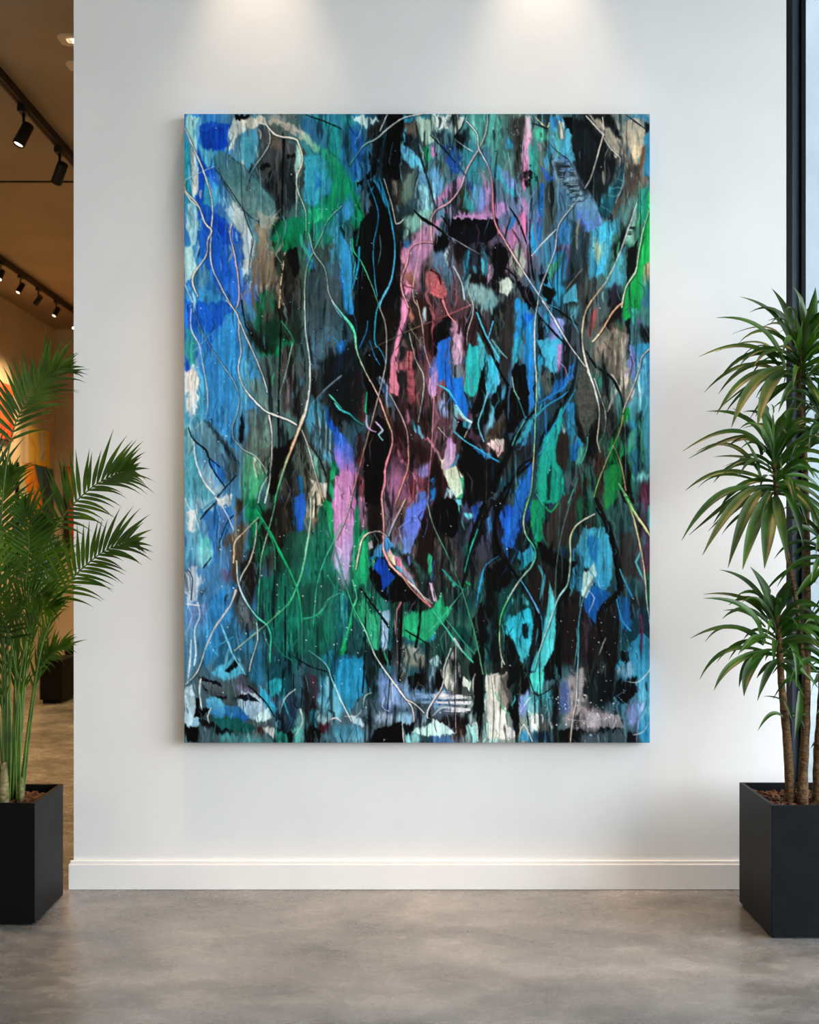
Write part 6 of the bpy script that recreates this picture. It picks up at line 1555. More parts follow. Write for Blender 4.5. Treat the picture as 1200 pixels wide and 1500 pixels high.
LINES = ["""
t 1
e d8dce0-c8d4d8-e8ece8 3-4-3.5-3.5-3 55,190 120,340 180,480 240,660 258,800 245,950 248,1180 310,1330 400,1500
e e8e0d0-c8d0d4-e8dcc8 2-3-5-2-6-3 55,580 60,650 150,750 200,880 250,940 220,1010 210,1120 110,1280 150,1420
l b8c8d4 1.5-1 60,570 130,530 270,470
l d8d0c0 4-2 55,650 100,720 150,760
e e8dcd8-d8b8c0 2-3-2.5 400,890 385,960 420,1130 445,1300 450,1440 435,1500
l c8d0cc 2-1 440,760 390,880 375,950
e d8e0dc-8ab0b8 2-2.5-2-1 650,150 680,260 650,350 560,480 525,545 500,640
e e8e0d0-e0d8c8-a8d8c4 3-5-4-3-2 650,165 720,240 850,265 885,300 915,420 870,560 890,680 935,790 940,940
l e0dcd0 3-3 600,150 650,165
l c8e0d4 2-1 870,500 868,840
e a0d8c0-7ac8a0-e0dccc 2-2-2.5-3 1200,760 1100,860 1050,980 1000,1080 940,1240 930,1500
e 9ad0b8-d8d8d0 3-2-2 960,960 1000,1100 1080,1220 1110,1400 1170,1500
l e0c8a8-c8b090 2-3 790,1090 760,1280 745,1500 d=.4
l e0d8c8 1.5-2 55,1330 110,1460
l 7fd8b0 1 690,1060 760,1180
l 2f7060 1 1200,420 1110,360
t 2
e e8e4dc-d8dcd8-58c8a0 2-3-3-2-1.5 640,85 500,115 390,190 300,270 220,310 150,400 110,460
l d0d4d0 2 385,90 330,210
e d8e4e0-d8b8c0-e0b0c0-c89098 2-3-3-5-5-3 1120,85 1110,200 1060,330 970,480 920,620 840,730 740,790 705,850
e e8d8c8-e0b8a8 3-3-3 705,850 705,960 715,1030
e e0e8e0-d8d4d4-e09ab0-e8a0b0 3-3-3-3-4 965,140 1040,230 1055,340 1130,490 1155,640 1160,820 1200,960
e e098b0-e0a8a8 3-4-3 715,1025 620,1025 550,1070 530,1170 485,1300 500,1400 540,1500
l d8c0b8 1.5 630,860 625,1040 570,1380 610,1500
l 7a4a4a 2-3 480,1310 530,1350 600,1360
l 9a5058 2-3-3 720,1230 770,1290 770,1330
l 14100f 2-3 700,1230 760,1260 775,1330
l d87080 2-1 720,1410 790,1430 810,1500
e 2fa0c8-3aa0d8-6fb8e0 2-3-4-5-4 330,560 390,760 430,960 440,1120 410,1310 340,1450 330,1500
l 2080c0-3aa0d0 1.5-2 240,570 320,820 285,1040 290,1250 310,1420
l 3aa0a8-1f8a68 2-2-1.5 80,710 150,850 180,880 160,1050
e 2fd080-60d8a0-8ac0a0 2-2.5-1.5 130,1000 140,1090 190,1160 250,1290 300,1420 320,1490
l 2a9ac8 4-3 180,1060 170,1200 130,1360
l d8dcd4 1.5-2 360,560 420,760 450,890 500,860
l 2a3034 2-5-4-2 595,150 620,360 680,560 740,780
l 7f9aa8 1-3-2 650,480 600,600 590,700
l 3a6a80 2-2 790,350 720,430 700,500
l 14181a 2-3-2 700,240 800,340 880,440
l 3a5a70 3-4 870,360 910,460 960,540
l 0c0d0e 2-4 960,90 930,180 880,250
l c8d0d0 1-2 880,270 960,330 1010,360
l 0f0f10 2-6-5-2 580,790 640,850 740,910 840,990
l 0c0c0d 3-4 780,830 830,900 840,970
l c0b8c8-8a8090 2-2-1 840,980 940,1040 1060,1110
l b0c8d0 2-3-4 870,1200 930,1320 950,1440
l c8d8c8 1-2 970,1340 1010,1480
l 505a5a 2-2 650,1220 650,1500
t 3
e e8a8b8-e87a98-e8b0b0-e0dcd4-c8ccd0 2-4-5-4-4-3 0,570 20,860 100,1020 220,1220 340,1400 420,1500
e e8dccc-d0ccc4 3-3.5-3-2 815,240 770,400 720,560 680,630
e c8c8c8-d8d0e0-d0d4d0 2-3-3-3-2 590,760 490,900 460,1080 380,1290 340,1430 330,1500
l d8dcdc 2-3 470,930 380,1020 290,1120
l d8d4c8 3-3 690,100 770,190 820,240
l d8d0c4 2-2 810,110 820,200
e d8d8d0-d0d0c8 2-3-2 820,260 870,340 940,410 930,480
l c8b898-a89468 2-3-3 830,1320 760,1410 700,1500
l c8ccc8 2-3 1060,740 1000,920 920,1140 830,1320
e 8fe0b0-d8e0c8 2-4-4-3 1150,790 1100,960 1070,1130 1050,1240 980,1350 950,1500
l d8d4c8 1 640,700 580,760 540,740
l e0d4b0 2-2 320,110 400,190 420,150
l 24282a 3-4 290,150 350,170 400,190
l 4fa8d0 2-2 420,1480 470,1500
l 8a8070 2-2 660,1220 600,1290 540,1370
t 4
e e0e0e0-d0d8dc-e8e4e0 3-3-2.5-3-5-5-3 360,0 440,110 450,240 465,370 445,500 490,640 620,790 740,850 820,880 870,910
e e8e8e0-d8dcd8 2-3-2-3 440,120 510,280 590,460 640,600 655,670
e d8e8e0-c8e0dc-d0d8d4-d8b898-40c090 3-3.5-4-5-7-8-5-3 930,0 940,240 965,420 968,620 940,800 880,960 800,1170 740,1360 710,1480
e e0dcd8-e0d0c0 4-3-3-2 670,840 690,960 690,1140 680,1240
l d8e8e0 2-3-3-2 680,1260 670,1340 640,1480
e c8dce8-a8c8d8 1-1-2-2 100,20 200,270 320,460 410,590 450,700 440,810 400,930 410,1010
e b8ccd0-c8d8c8 2-2.5-2 410,1010 480,1090 570,1140 660,1250
l d0d0dc 2-2-1 100,60 100,210 160,340 200,560 220,700 210,830 130,940
l c0d8d8 2 660,1290 610,1380 590,1480
e d8d8d4-c8c8c4-e0b088 2-3-3-3 910,950 960,1080 1010,1270 1070,1470
l d8e0e4-e8ece8 3-4-3 120,1030 130,1160 190,1320 270,1420
l 12161a 2-4-2-2 80,930 120,1020 210,1100 250,1220 350,1370
l 14181a 2-2 220,1140 310,1220
l 7fb8dc 1 110,380 230,260 420,90
l a8d8c8 2-1 840,310 800,500 760,640 740,720
l 3a9070 3-2 760,150 830,250 850,300
l d8e4f0-5a9ad8 3-4 1130,0 1170,80 1200,120
l d0dcdc 1 640,740 660,800
l 7a8a9a 2-3-3 980,760 1060,670 1150,590 1200,550
l 6a5048 2-2-1 470,1260 480,1500
l 14181c 3-2 430,1280 350,1370 290,1440
l e0dcd8 3-2 280,1440 320,1500
l 60d0b8 3-2 1110,690 1200,790
t 5
e 8ad8d0-50c8a0-a8d8b0-e0d0c0-e8a8a8-d0b890 4-7-6-3-3-3-4-3 0,30 70,120 140,220 165,380 220,510 280,620 325,710 370,840 410,940
e e0b8b0-e89aa0-e08898-e8a0a0 3-3-6-8-5-3 415,950 420,1050 370,1220 365,1340 345,1420 350,1500
e d0c0b8-b8b8bc-c8a090-e0a0a8 2-2.5-2-2.5-2-2.5 330,50 370,180 380,370 360,540 310,740 240,1000 170,1270 105,1490
l d0c0b8 1.5-2-1.5-1 600,0 640,180 660,360 700,490
l c0d0c8 1.5-2-2-1 545,240 590,420 650,560 640,720 610,890
e a8b0b4-c0a0a0-e0a098-d89080-c89a80 2-3-3-4-3 400,680 480,830 530,960 540,1100 535,1220 490,1360 440,1490
l e8a0a8-d88090 1.5-1.5-1 725,730 710,1060 690,1300 680,1480
l e8b8c0 1-1.5 690,560 725,720
l e0c8b8-6a5850 1-1 540,190 720,440
l c85a68 1-1-1 720,30 715,250 720,400
l e8a0a0 3-2 790,0 830,100 880,160
e d8d8dc-e0b8c0 2-3-2-1 1010,0 1010,100 970,240 970,330
l 2aa0b8-38a8c8 2-3-2 330,0 300,120 290,280 310,340
l 2a80c8 2-2 240,150 230,230 180,350
l 2a78c0 1.5-2 255,290 290,400 330,470
l 4aa8d8 1.5 320,340 360,410 370,460
e 60d0d0-3aa0a8-24a088 3-7-4-2 0,750 40,800 110,830 150,870 210,910
l b0c4dc-c890c8 3-5-3 230,840 240,930 300,960
l d0a8d8-80d8d8 3-5-3 300,890 350,950 320,980 350,1020
l 2ad090 2-3 235,670 225,820
l 40b8d0 2-4-3 740,610 830,660 890,750
l 7fd0e0-c0e0e0 4-8-4 890,770 940,850 1000,890
l 50c0d8-3a90d0 3-4-3 870,960 960,1030 1040,1080 1150,1150 1200,1180
l e0d8c8 2-1 760,930 820,1000
l 50b8d8-60c0d8 4-4-3 1040,90 1110,260 1200,420
l 60b8e0 3-3 1160,150 1120,280
l 6fc8e0 4-3 1120,680 1080,800 1050,900 1090,1030
l d8d4c8 2 1000,890 950,1000
l 6a6a68 1-1 1110,1030 1110,1480
t 6
e e0e4e0-d0dcd8-d0d4b8-80d8b0-c8c8a0-60b870 3-3.5-4-3.5-3-3-3.5-3 340,0 315,160 312,400 328,600 318,860 310,1040 300,1220 285,1400 250,1500
e d8dce0-c8d0d0-d8d4cc 5-5-3-4 370,0 440,110 520,250 600,370 680,480
e c8b890-c8c0b0-d8d8d4-d0d0cc-e0d8c8 3-4-4-7-6-4-3-2 730,0 680,100 660,240 670,370 700,500 750,640 785,790 780,920 770,1020 795,1110
e d0dcdc-b8c8c4 3-2-2-1 750,570 790,690 830,810 830,920 810,1000
e e8e0dc-d8c8c0-e0d8cc 2-2-3-3-2 1165,345 1100,410 1080,490 1030,640 985,740 960,820
l c8a868-d0b080 2-2-1 960,840 940,940 890,1060
e c8c8a0-80c870 2-3-2 890,1060 830,1190 770,1350 745,1440
l d0a080 1-2-3 890,1060 940,1180 970,1330 980,1390
l 60c080-c8e0b0 3-5-6 930,1340 980,1430 1020,1500
l d8b090 2-3 740,300 800,230 880,90 950,20
l e0dcd0 2-2 735,300 780,250
l 70b0b0 3-3 0,290 60,370 110,420
l 3a8f98 2-2 160,660 210,760 240,850
l a8d0c8 1.5-2 150,560 165,660 200,720
l 60b8b0 3-2 240,880 190,960 150,1060
l 3fb0c0-2f80c8 3-4-3-2 310,860 400,770 500,710 560,660
l 2f78c8 3-5-3 340,750 440,690 540,620 570,480
l 2f90c8 2-3-2 610,650 560,740 480,870 380,1020
l 3a8ab0 2-3-2 340,1130 420,1030 470,930
l 50c8c0 2 560,1480 600,1380
l 5ab8a8 2-2 700,1000 690,1100 650,1190
l 3aa0a0 3-3 330,1420 370,1490
t 7
e 40c890-c8d8c0-60d0a0-30a070 2-2.5-3-2.5-2 585,0 550,150 500,340 485,520 478,650 470,740
e a8d0c0-d8dcd8 3-3-2 470,740 475,830 450,920 430,1000 427,1025
e d0d4cc-e0d8c8-c8dcd0 3-3-3-3 470,140 460,260 430,370 385,450 360,515
l d8d0c0 4-3-2 345,545 330,590 300,650 220,770 165,890 145,960
e c0d4e0-d8dce0 2-3-2 145,960 110,1040 50,1100
e d8d0bc-b8d0d8-40b8a0-3ac090 4-4-4-4-5-4 350,370 360,500 400,600 470,700 530,750 555,820 550,900 550,970
l d8c4a8-e0d0b8 2-3-3 480,110 400,190 340,260 335,330 330,380
l d8e0d8-50d098 2-3-4-3-2 790,0 785,160 740,420 700,540 660,630
l 3ac080-c0b8a0 3-2-2 690,570 640,640 520,750 400,850 340,900
l 1fb070-20a070 4-5-4-3 470,70 540,180 610,320 680,460 720,580 740,730
l 20906c 3-2 500,130 570,270 580,420
l 50c8a0 2-2-1.5 973,150 930,240 870,370 830,500 815,640 805,760
l 5fa890 2-1 960,560 890,600 840,680 750,720
l 38b088 3-2 750,710 830,690 880,630
l 80c0e0 3-4-2 260,750 300,850 330,930 400,1040
l 3a90c8 3-2 330,820 220,880 160,900
l d8e0e4 3-2-3 45,0 60,40 80,70
l 4a9ab8 3-2 130,80 220,10
l d8d8dc 2-2 240,0 300,110 330,180
l e0e4ec 3-3-2 80,840 75,960 60,1090
l c0d8e8-e0e8f0 3-2-3-3-2 120,620 130,700 100,780 110,900 100,990
l e8ecec 2 50,625 130,635
l c0d8d4 2-2-1 700,1130 640,1180 605,1270
l 80c8d8 1-2-3-2 780,900 880,980 920,1080 973,1220
l e0e8e8 3-4-2 140,1070 130,1150 145,1250
l e8ecf0 1.5-2-1 200,1240 180,1290 190,1330
l 60b8b0 1 740,740 740,960
l 40b898 1-1 960,530 900,600 850,690
l 207a60 3-2 570,850 620,920 680,960
l 50a0a0 2-1.5 510,790 530,850 550,880
l c8d0c8 4-2 730,1250 740,1330 700,1400
l d8d0d4 2-3-2 910,1310 940,1300 970,1320
t 8
e e0a8a8-e09aa0-e8b0b0-e8c8c0-e0a898 3-5-6-6-4 280,0 290,120 290,220 290,300 330,390 400,460 490,540 570,640
e d0a898-b09aa8-80a0c8 4-6-5 420,0 350,140 320,220
e d8d0b8-e0c8c0 3-4-4-2 125,420 160,250 210,200 270,195 310,225
e e0b0a8-a87068-d88898 3-5-4 390,440 460,540 570,640
l 9ab8c0 2-2 440,440 480,530 580,620
e 40c898-30c080-60d0a0-c8e0d8-e8e4e0-e0d8d8 2-2-3-3-3-4-3 0,290 50,470 110,640 180,780 240,930 320,1050 400,1160 460,1240 470,1320
e e8dcd0-d8dce0 3-3-2 420,1190 480,1220 530,1270
e d0e4e0-d8d8dc-e8ecec 3-3-3-3 690,890 650,1000 640,1110 590,1190 550,1260 550,1300
e a8b8b0-60b890-50b080-80b890 2-2-2-2-3 550,30 590,170 680,360 760,560 830,800 880,1040
e e0d8c8-d8a0a8 1.5-2 100,0 60,130 10,240
l 8ad0b0-40a880 1.5-2 10,240 0,290
l 58d0a0 2-3-4 105,480 130,590 110,640
l 34b080 3-3-4 110,640 80,780 40,900
l 50c8a8 2-3-4-3 580,660 660,770 720,860 820,970
l d8a8c0-9ac0c0 3-4 710,830 760,910
l 48a890 1.5-2-2 650,700 740,820 830,920
l 60c0a8 1.5-2 750,560 640,700 560,790
l e8d0e0 2-3 565,500 590,600
l d8e0e4 2-1 340,1080 345,1200
l d0d4d8 1.5 295,1180 280,1230 320,1260 330,1200
l c0dcd4 1-2-1 170,1240 180,1170 220,1150
l c8e0e0-d8e4e4 2-3-2 0,1100 40,1200 100,1320
l d8e4e8 1-2-1 60,1290 130,1290 160,1250
l e0e8ec 2-2 400,1320 410,1450
l d0d8e0 1-2-2-1 580,1290 640,1240 740,1240 790,1270
l e8e8e8 1-2-1 650,1190 720,1170 800,1190
l c8a8c0 1-1.5 720,860 715,1100 720,1390
l d8e4dc 2-4-3 820,1340 840,1330 850,1440
l d8b8c0 1-1 560,1300 680,1370
l 2fa0a0 2-2 640,420 700,490 760,540
l 40b8a8 2-3-2 770,440 800,320 850,180
t 9
e 60c060-c8d8b0-38b090-90c8b0-d8e0e0-40c870-c0e0a8-e8e0d8 3-4-4-4-3-3-3-3 220,0 190,110 200,210 255,300 240,390 160,490 90,610 50,720 45,840 55,930 75,980
e e0e4dc-d8d8b0-a8d0c0-90c8d8-c0d8dc-60d0c8 3-4-4-4-4-3-3 610,90 510,150 465,230 465,350 450,500 390,600 340,740 290,880 250,1020
e e0d8b8-d8d0a0-d8b890-c8d8d0-a8d0d8 4-4-4-3-2 800,0 850,150 900,400 920,620 940,760
e 50b860-d0e0a8-d8d0a0 6-7-5 800,0 850,90 900,160 940,225
l 5a7a74 2-2 470,0 410,220 380,420 375,620
l 4a9098 2-2 560,160 550,340 520,640
e a8b8c0-5a90a8-4ab0d0-b8d0d4-d8ccc8-e0d0b8 2-2-3-3-2 600,470 540,600 515,740 515,860 505,1060 500,1200 480,1300 465,1450
l 3f90c0 2-1.5 560,400 610,470 660,580
l 4fb0c0-2a70b0 2-4 760,420 800,520 830,580
l 3a90d0 3-4 740,600 770,720 820,780
l c8dce0 2-2-1 943,1000 920,1040 860,1090 790,1080
l d8dcd8 1-2 943,1300 900,1380 840,1400
l c8d0d0 1 420,1300 560,1320 700,1290
l 40c088 2-2 20,1150 60,1230 100,1280
l d8e8e8 2-2 60,960 60,1000
l 3f90d0-80b0e0 2-4-2 170,480 230,580 280,680
l d0e4e8 1-1.5 160,1280 210,1200 230,1180
l e0e4f0 1.5 165,1390 190,1340 240,1440
l c8dce0 2-1.5 215,1260 260,1300
l 40a8a0 1-1 380,1060 390,1000
l 2a9060 3-4 390,30 350,80 320,50
l c0c8c8 2-1 500,1180 530,1240
o e8ecf0 .4-1.2 500,1250 640,1320 n=70
o e8ecf0 .4-1.0 650,800 760,1000 n=40
t 0
o d8e4e8 .4-1.1 500,900 640,1010 n=160
o d8e4e8 .3-.9 520,400 660,560 n=140
o e0e8f0 .4-1.2 300,700 340,900 n=50
o 0a0a0c .4-.9 850,230 920,420 n=60
o 0a0a0c .4-1.0 420,280 470,420 n=50
"""]
KEYS = ["""
t 1
p 4a7a86-5a8688-7a9a96 s=1 r=.6 a=.62 g=.1 k=.1 268,405 322,348 480,468 600,590 705,715 745,860 600,872 492,800 420,720 340,580 285,490
p c4bca8 s=3 r=3 a=.7 590,800 680,840 740,860 660,960 600,900
l 24404c 1.2-2-1.5 270,420 340,590 425,730 495,810 600,880
l 1c3038 1-1.2-1 330,350 480,470 600,590 705,720
l a8c0bc 1-1 540,860 650,850 720,800
l c8ccc0 1-1 600,920 700,850 760,780
p 0a0b0c s=1 r=2 425,98 520,86 505,112 435,132
t 2
p 0a0a0c-10121c s=1 r=.8 k=.3 822,856 1200,850 1200,960 1130,1010 960,1020 880,1000 835,960
l c890c8-c88abc 3-5-5 870,845 1000,832 1200,828
p 0b0b0c s=1 r=1.5 k=.3 390,330 430,560 480,570 490,380 480,180 490,90 400,90 370,250
p c88ec0-b886b4-c88aa8 s=1.5 r=2 a=.7 520,1080 600,980 700,900 770,860 740,930 715,1040 640,1170 600,1330 540,1400 500,1300 520,1200
p 9a7068-7a4c4c s=1 r=1.5 500,1250 565,1235 595,1350 545,1345
p b86a72 s=1 r=1.2 g=.15 c 665,1300 705,1235 780,1300 822,1370 805,1430 720,1408
l 24181a 2-4-2 700,1225 750,1260 772,1320
l 8a3a48 1-1 690,1340 760,1370 800,1360
l 8a3a48 1-1 700,1370 760,1400 805,1385
t 3
p 5f86b4-8aa2b0-6a94b8-5f78cc s=1 r=.8 a=.85 440,425 520,390 605,490 690,610 805,850 770,950 700,930 635,790 540,630 470,530
l 10161c 1.2-1 455,465 560,440
l 10161c 1.2-1 470,500 580,470
l 10161c 1.2-1 485,535 600,500
l 10161c 1.4-1 500,570 620,535
l 10161c 1.6-1 515,605 640,565
l 10161c 1.6-1 535,640 655,600
l 10161c 1.8-1 555,675 670,635
l 10161c 1.8-1 575,710 685,670
l 10161c 1.6-1 595,740 700,705
l d8d8c8 1-1 560,455 700,650
p 203038-2c6474-1c4452 s=1 r=.6 a=.9 935,450 975,445 955,600 905,740 835,860 775,785 850,690 905,570
l 7ab8c0 1-1 870,630 940,625
l 7ab8c0 1-1 850,680 925,690
l 7ab8c0 1-1 800,760 880,800
l 7ab8c0 1-1 910,560 965,575
l c8d0c8 1-1.4-1 975,445 955,600 905,740
p c4baa4-e0cca8 s=1.5 r=3 a=.8 980,130 1060,120 1115,200 1105,320 1055,450 1000,330 960,230
p 1f9a50-28ac5c-1c9048 s=1 r=.8 1155,790 1160,1140 1115,1200 1078,1320 1088,1500 945,1500 985,1370 1055,1240 1075,1120 1105,960
t 5
p d086b8-d088b4-c87888 s=1 r=1 490,0 543,0 535,110 498,190 478,290 466,370 442,450 452,560 472,640 468,700 402,680 404,500 440,330 470,220 482,120
p b46a74-9a525e-a85e6c-8a4450 s=1.4 r=2.2 a=.85 g=.2 527,372 568,372 584,560 578,690 558,760 532,740 525,560
l 2a1a1c 1-1 525,440 585,455
l 2a1a1c 1-1 525,500 585,510
l 2a1a1c 1-1 525,565 588,570
l 2a1a1c 1-1 525,630 586,630
l 2a1a1c 1-1 528,690 580,695
p 2058d0-3a60d0-8a70d0-c878c0 s=1 r=1 0,930 58,965 118,1100 158,1250 168,1315 108,1335 50,1260 0,1180
p d07ac4-d886c8 s=1 r=1 0,1285 48,1275 108,1340 148,1335 128,1500 0,1500
p e6e8c0-d8ead8 s=1 r=1.2 782,1172 830,1125 822,1260 898,1215 938,1300 898,1385 822,1335
p 40b080 s=1 r=1 885,1265 938,1295 936,1450 884,1430 872,1360
p b484c4-d0c0d4 s=1 r=1 832,1005 888,1060 868,1160 818,1275 792,1210 812,1110
p e8e0dc-ecc0cc s=.8 r=.8 1112,1042 1198,1012 1198,1115 1150,1082
p 40b4c4-30aaa4 s=.8 r=.8 985,345 1058,345 1078,560 1058,640 1000,698 942,655
p 52c2d2 s=.8 r=.8 1042,225 1108,362 1088,515 1062,420
p 42a4da-5cbce2 s=.8 r=.8 1122,405 1198,425 1198,598 1176,676 1122,678 1094,600
p 2060d2 s=.9 r=1 752,335 838,255 828,380 798,555 752,592 742,450
p 2468d4 s=.9 r=1 862,565 928,562 938,660 978,778 958,855 912,818 882,680
p c490d0 s=1 r=1 692,562 738,525 738,698 700,725 682,640
p 0c0a09 s=1 r=1.5 k=.35 245,965 318,860 376,885 398,1040 378,1160 348,1280 330,1500 222,1500 222,1200
t 6
p 2fb0b0-1f9c84 s=1 r=.8 402,985 470,885 500,785 518,765 482,960 470,1160 518,1310 500,1480 425,1490 345,1470 335,1260 352,1150
p 0f3a34 s=1 r=.8 405,1290 436,1190 428,1470 402,1470
p 4a5450-5c5a56-4a5750 s=.9 r=.6 g=.2 642,485 690,505 728,590 758,720 738,880 690,1005 640,880 622,700
p 34312e s=1 r=.6 482,985 558,985 568,1080 538,1255 482,1200 467,1100
p 3a92d2-2f74d0 s=1 r=1 232,335 308,240 318,420 308,640 316,755 282,790 270,620 242,500
p 4aa4d4-50bcca s=1 r=1 392,335 498,305 508,420 478,515 384,478
p 8a92d4 s=1.2 r=2 432,125 518,135 518,255 442,265
t 8
p d080c8-b898d4-a8a4cc s=1 r=1 0,0 128,0 108,250 78,420 58,510 0,380
p 5a68da-6a72da-6a82c4 s=1 r=1 422,65 545,5 518,120 448,325 412,325 412,180
p 0b0b0c s=1 r=1 592,35 680,5 728,60 728,180 690,228 612,170
p e4dcd4-dca0bc-64a0cc-a87878 s=.8 r=.6 290,262 300,232 340,320 390,370 420,420 458,470 488,540 558,600 578,640 560,648 500,580 420,500 370,460 310,390 287,310
p ece6c0 s=.8 r=.6 300,340 348,332 368,398 340,398
p dc80ae s=.8 r=.6 352,352 388,362 398,398 372,408
p 60b4dc s=.8 r=.6 352,402 388,402 408,428 372,448
p 1f42bc-1a38b4 s=.9 r=1 232,402 280,345 318,400 366,470 330,526 292,538 272,480 242,450
p 5fa4e0-2f74c4 s=.9 r=1 212,358 288,252 308,222 348,270 310,328
p 32ac7c s=1 r=1 572,662 610,615 638,555 650,640 698,652 640,738 562,838 492,855 402,818 402,722 440,692
p c6e8e4 s=.7 r=.8 458,1385 570,1332 580,1302 678,1362 718,1390 640,1398 560,1408 482,1388
t 9
p 2faac4-3ab4cc-5accca s=1 r=1 72,742 160,684 228,652 243,740 238,860 180,975 132,860
p 0a0d0e s=1 r=1 102,782 170,772 208,812 208,878 150,856
p 72dae4-54c4cc s=.8 r=.6 341,502 369,600 378,800 368,898 308,1000 280,1098 242,1060 290,960 320,800
p 54cac4 s=.9 r=.8 222,1042 298,1022 298,1158 232,1128
p 40a0cc-54b4d8-3c94c4 s=1.2 r=1.6 562,192 678,182 718,320 718,455 660,575 592,420 542,400
p bce0e0 s=1.2 r=1.6 542,432 588,432 608,480 560,598 532,560
p 2468c4-1f4c9c s=1 r=1 552,602 620,505 698,560 650,640 610,735 552,670
t 7
p c8d8dc-84b4d2 s=.8 r=1.2 52,1132 90,1122 128,1240 128,1340 100,1396 72,1360
p 64acd2-3074ac s=.8 r=.8 172,1192 258,1192 298,1258 260,1296 202,1278
p 3c7ab2-2454a4 s=.8 r=.8 272,1222 380,1242 438,1280 380,1318 302,1298
p bcd0dc-94b4d2 s=.8 r=.8 382,1142 460,1152 518,1230 498,1288 420,1288 362,1230
p 1a1c28 s=.8 r=.8 342,1180 420,1152 488,1200 400,1198
p c4e0e8 s=.8 r=.8 442,1292 540,1232 548,1298 480,1318
p 74b4d2-5c9cba s=.8 r=.8 212,1042 300,982 350,942 398,1040 300,1068
p 0a0b0d s=.7 r=.6 272,1010 330,952 344,980 300,1028
p 0b0c0e s=.8 r=.8 132,1062 250,1092 298,1180 240,1188 162,1140
p 66727c-3a4448 s=.8 r=.8 132,1082 200,1092 280,1122 298,1168 200,1178
p 0a0a0b s=.8 r=.8 47,1142 130,1192 130,1250 200,1242 150,1298 92,1298
p 0d0c0c s=.8 r=.8 47,1332 120,1362 120,1448 62,1438
p 1d5c5a s=1 r=.8 202,1302 360,1302 478,1360 400,1388 262,1358
"""]
